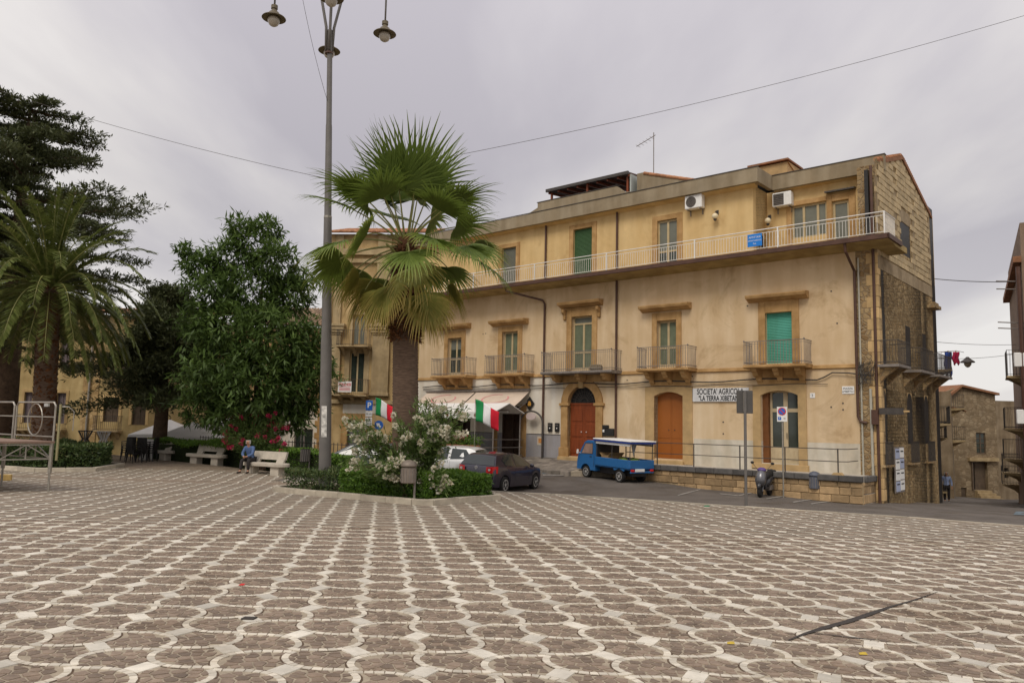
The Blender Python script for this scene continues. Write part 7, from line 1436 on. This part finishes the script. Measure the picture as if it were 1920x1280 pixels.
def person(label,loc,rz,J,shirt,bald=True):
    """J: joints of the pose in local coordinates, figure facing -y"""
    t=thing('person',label,'person',loc,rz); V=lambda k:J[k]; mid=lambda a,b,f:tuple(J[a][i]+(J[b][i]-J[a][i])*f for i in range(3))
    h=J['head']; nk=J['neck']
    B={'pelvis':(J['pelvis'],(.14,.11)),'waist':(J['waist'],(.135,.10)),'chest':(J['chest'],(.155,.11)),'neck':(nk,.055),'jaw':(tuple(nk[i]+(h[i]-nk[i])*.55 for i in range(3)),(.062,.07)),'head':(h,(.078,.095)),'crown':((h[0],h[1]+.01,h[2]+.085),(.058,.07))}; E=[('pelvis','waist'),('waist','chest'),('chest','neck'),('neck','jaw'),('jaw','head'),('head','crown')]
    for s_ in 'lr':
        B['sh'+s_]=(J['sh'+s_],.06); B['el'+s_]=(J['el'+s_],.043); B['wr'+s_]=(J['wr'+s_],.03); B['pa'+s_]=(J['pa'+s_],(.036,.022)); B['hip'+s_]=(J['hip'+s_],.085); B['kn'+s_]=(J['kn'+s_],.06); B['an'+s_]=(J['an'+s_],.042); B['to'+s_]=(J['to'+s_],.035)
        E+=[('chest','sh'+s_),('sh'+s_,'el'+s_),('el'+s_,'wr'+s_),('wr'+s_,'pa'+s_),('pelvis','hip'+s_),('hip'+s_,'kn'+s_),('kn'+s_,'an'+s_),('an'+s_,'to'+s_)]
        w_=Vector(J['wr'+s_]);p=Vector(J['pa'+s_]); d=(p-w_).normalized(); sd=d.cross(Vector((0,1,.3))).normalized(); dn=Vector((0,0,-1))
        for k,(o_,ln_) in enumerate(((-.026,.062),(-.009,.072),(.009,.068),(.026,.054))):
            a=p+sd*o_; B[f'f{s_}{k}a']=(tuple(a+d*.02),.0095); B[f'f{s_}{k}b']=(tuple(a+d*ln_*.55+dn*.008),.009); B[f'f{s_}{k}c']=(tuple(a+d*ln_*.85+dn*.03),.008); E+=[('pa'+s_,f'f{s_}{k}a'),(f'f{s_}{k}a',f'f{s_}{k}b'),(f'f{s_}{k}b',f'f{s_}{k}c')]
        tb=w_.lerp(p,.5)+sd*-.035; B[f't{s_}']=(tuple(tb+d*.03-sd*.015),.01); E.append(('pa'+s_,f't{s_}'))
    b=skin('body',B,E,K['skin'],t)
    S={'waist':(J['waist'],(.165,.13)),'chest':(J['chest'],(.185,.135)),'col':(tuple(J['chest'][i]+(nk[i]-J['chest'][i])*.8 for i in range(3)),.075),'hem':(tuple(J['pelvis'][i]*.7+J['waist'][i]*.3 for i in range(3)),(.17,.14))}; E=[('waist','chest'),('chest','col'),('waist','hem')]
    for s_ in 'lr': S['sh'+s_]=(J['sh'+s_],.085); S['el'+s_]=(J['el'+s_],.064); S['cf'+s_]=(mid('el'+s_,'wr'+s_,.9),.047); E+=[('chest','sh'+s_),('sh'+s_,'el'+s_),('el'+s_,'cf'+s_)]
    skin('shirt',S,E,K[shirt],t)
    T={'pelvis':(J['pelvis'],(.17,.14))}; E=[]
    for s_ in 'lr': T['hip'+s_]=(J['hip'+s_],.108); T['kn'+s_]=(J['kn'+s_],.082); T['cu'+s_]=(mid('kn'+s_,'an'+s_,.92),.066); E+=[('pelvis','hip'+s_),('hip'+s_,'kn'+s_),('kn'+s_,'cu'+s_)]
    skin('trousers',T,E,K['trous'],t)
    for s_ in 'lr':
        a,c=Vector(J['an'+s_]),Vector(J['to'+s_]); skin('shoe',{'h':(tuple(a+Vector((0,.05,-.03))),.045),'m':(tuple(a.lerp(c,.5)+Vector((0,0,-.01))),(.05,.042)),'t':(tuple(c+(c-a)*.15),.04)},[('h','m'),('m','t')],K['shoe'],t)
        q=MB(); q.sph((h[0]+(-.085 if s_=='l' else .085),h[1]+.01,h[2]),.03,8,6,sc=(.4,.7,1)); q.build('ear',K['skin'],t,smooth=True); q=MB(); q.sph((h[0]+(-.033 if s_=='l' else .033),h[1]-.088,h[2]+.012),.011,8,6); q.build('eye',K['black'],t,smooth=True)
    q=MB(); q.tube([(h[0],h[1]-.085,h[2]+.02),(h[0],h[1]-.115,h[2]-.025),(h[0],h[1]-.09,h[2]-.035)],[.012,.017,.012],6); q.build('nose',K['skin'],t,smooth=True); q=MB(); q.tube([(h[0]-.025,h[1]-.084,h[2]-.062),(h[0],h[1]-.093,h[2]-.064),(h[0]+.025,h[1]-.084,h[2]-.062)],.006,5); q.build('mouth',mat('lips',(.26,.09,.07),.6,.1,4,0),t)
    q=MB(); 
    for a in np.linspace(-.2,PI+.2,15):
        for z in np.linspace(-.05,.07 if bald else .12,6): q.sph((h[0]+.088*math.cos(a),h[1]+.02+.09*math.sin(a),h[2]+z),.022,6,5)
    q.build('hair',K['hair'],t,smooth=True); return t
# seated man, elbows on thighs and hands together
bx_,by_=-10.3,33.1; f=rad(-30); ux=Vector((math.cos(f),math.sin(f),0)); uy=Vector((-math.sin(f),math.cos(f),0)); P=Vector((bx_,by_,0))-ux*.80-uy*.02
J=dict(pelvis=(0,.0,.58),waist=(0,-.04,.76),chest=(0,-.15,.99),neck=(0,-.24,1.15),head=(.01,-.31,1.29),shl=(-.19,-.17,1.06),shr=(.19,-.17,1.06),ell=(-.24,-.30,.80),elr=(.24,-.30,.80),wrl=(-.07,-.46,.70),wrr=(.07,-.47,.70),pal=(-.02,-.51,.68),par=(.03,-.53,.69),hipl=(-.10,-.06,.56),hipr=(.10,-.06,.56),knl=(-.14,-.46,.56),knr=(.15,-.44,.56),anl=(-.16,-.52,.09),anr=(.14,-.40,.09),tol=(-.19,-.68,.045),tor=(.15,-.56,.045))
person('elderly man in blue shirt sitting hunched on the stone bench',(P.x,P.y,zpf(P.x,P.y)),rad(-14),J,'shirt')
J=dict(pelvis=(0,.0,.93),waist=(0,-.0,1.1),chest=(0,-.01,1.34),neck=(0,-.0,1.5),head=(0,-.03,1.64),shl=(-.19,0,1.42),shr=(.19,0,1.42),ell=(-.27,.03,1.14),elr=(.26,.02,1.14),wrl=(-.26,-.05,.90),wrr=(.27,-.06,.90),pal=(-.26,-.07,.83),par=(.27,-.08,.83),hipl=(-.10,0,.90),hipr=(.10,0,.90),knl=(-.11,-.07,.5),knr=(.10,.02,.5),anl=(-.11,-.05,.09),anr=(.10,.14,.10),tol=(-.12,-.2,.045),tor=(.10,-.0,.05))
p=at(1776,943,46); person('man in pale blue shirt and black trousers walking up the side street',(p.x,46,zrf(p.x,46)),rad(-28),J,'lshirt',True)
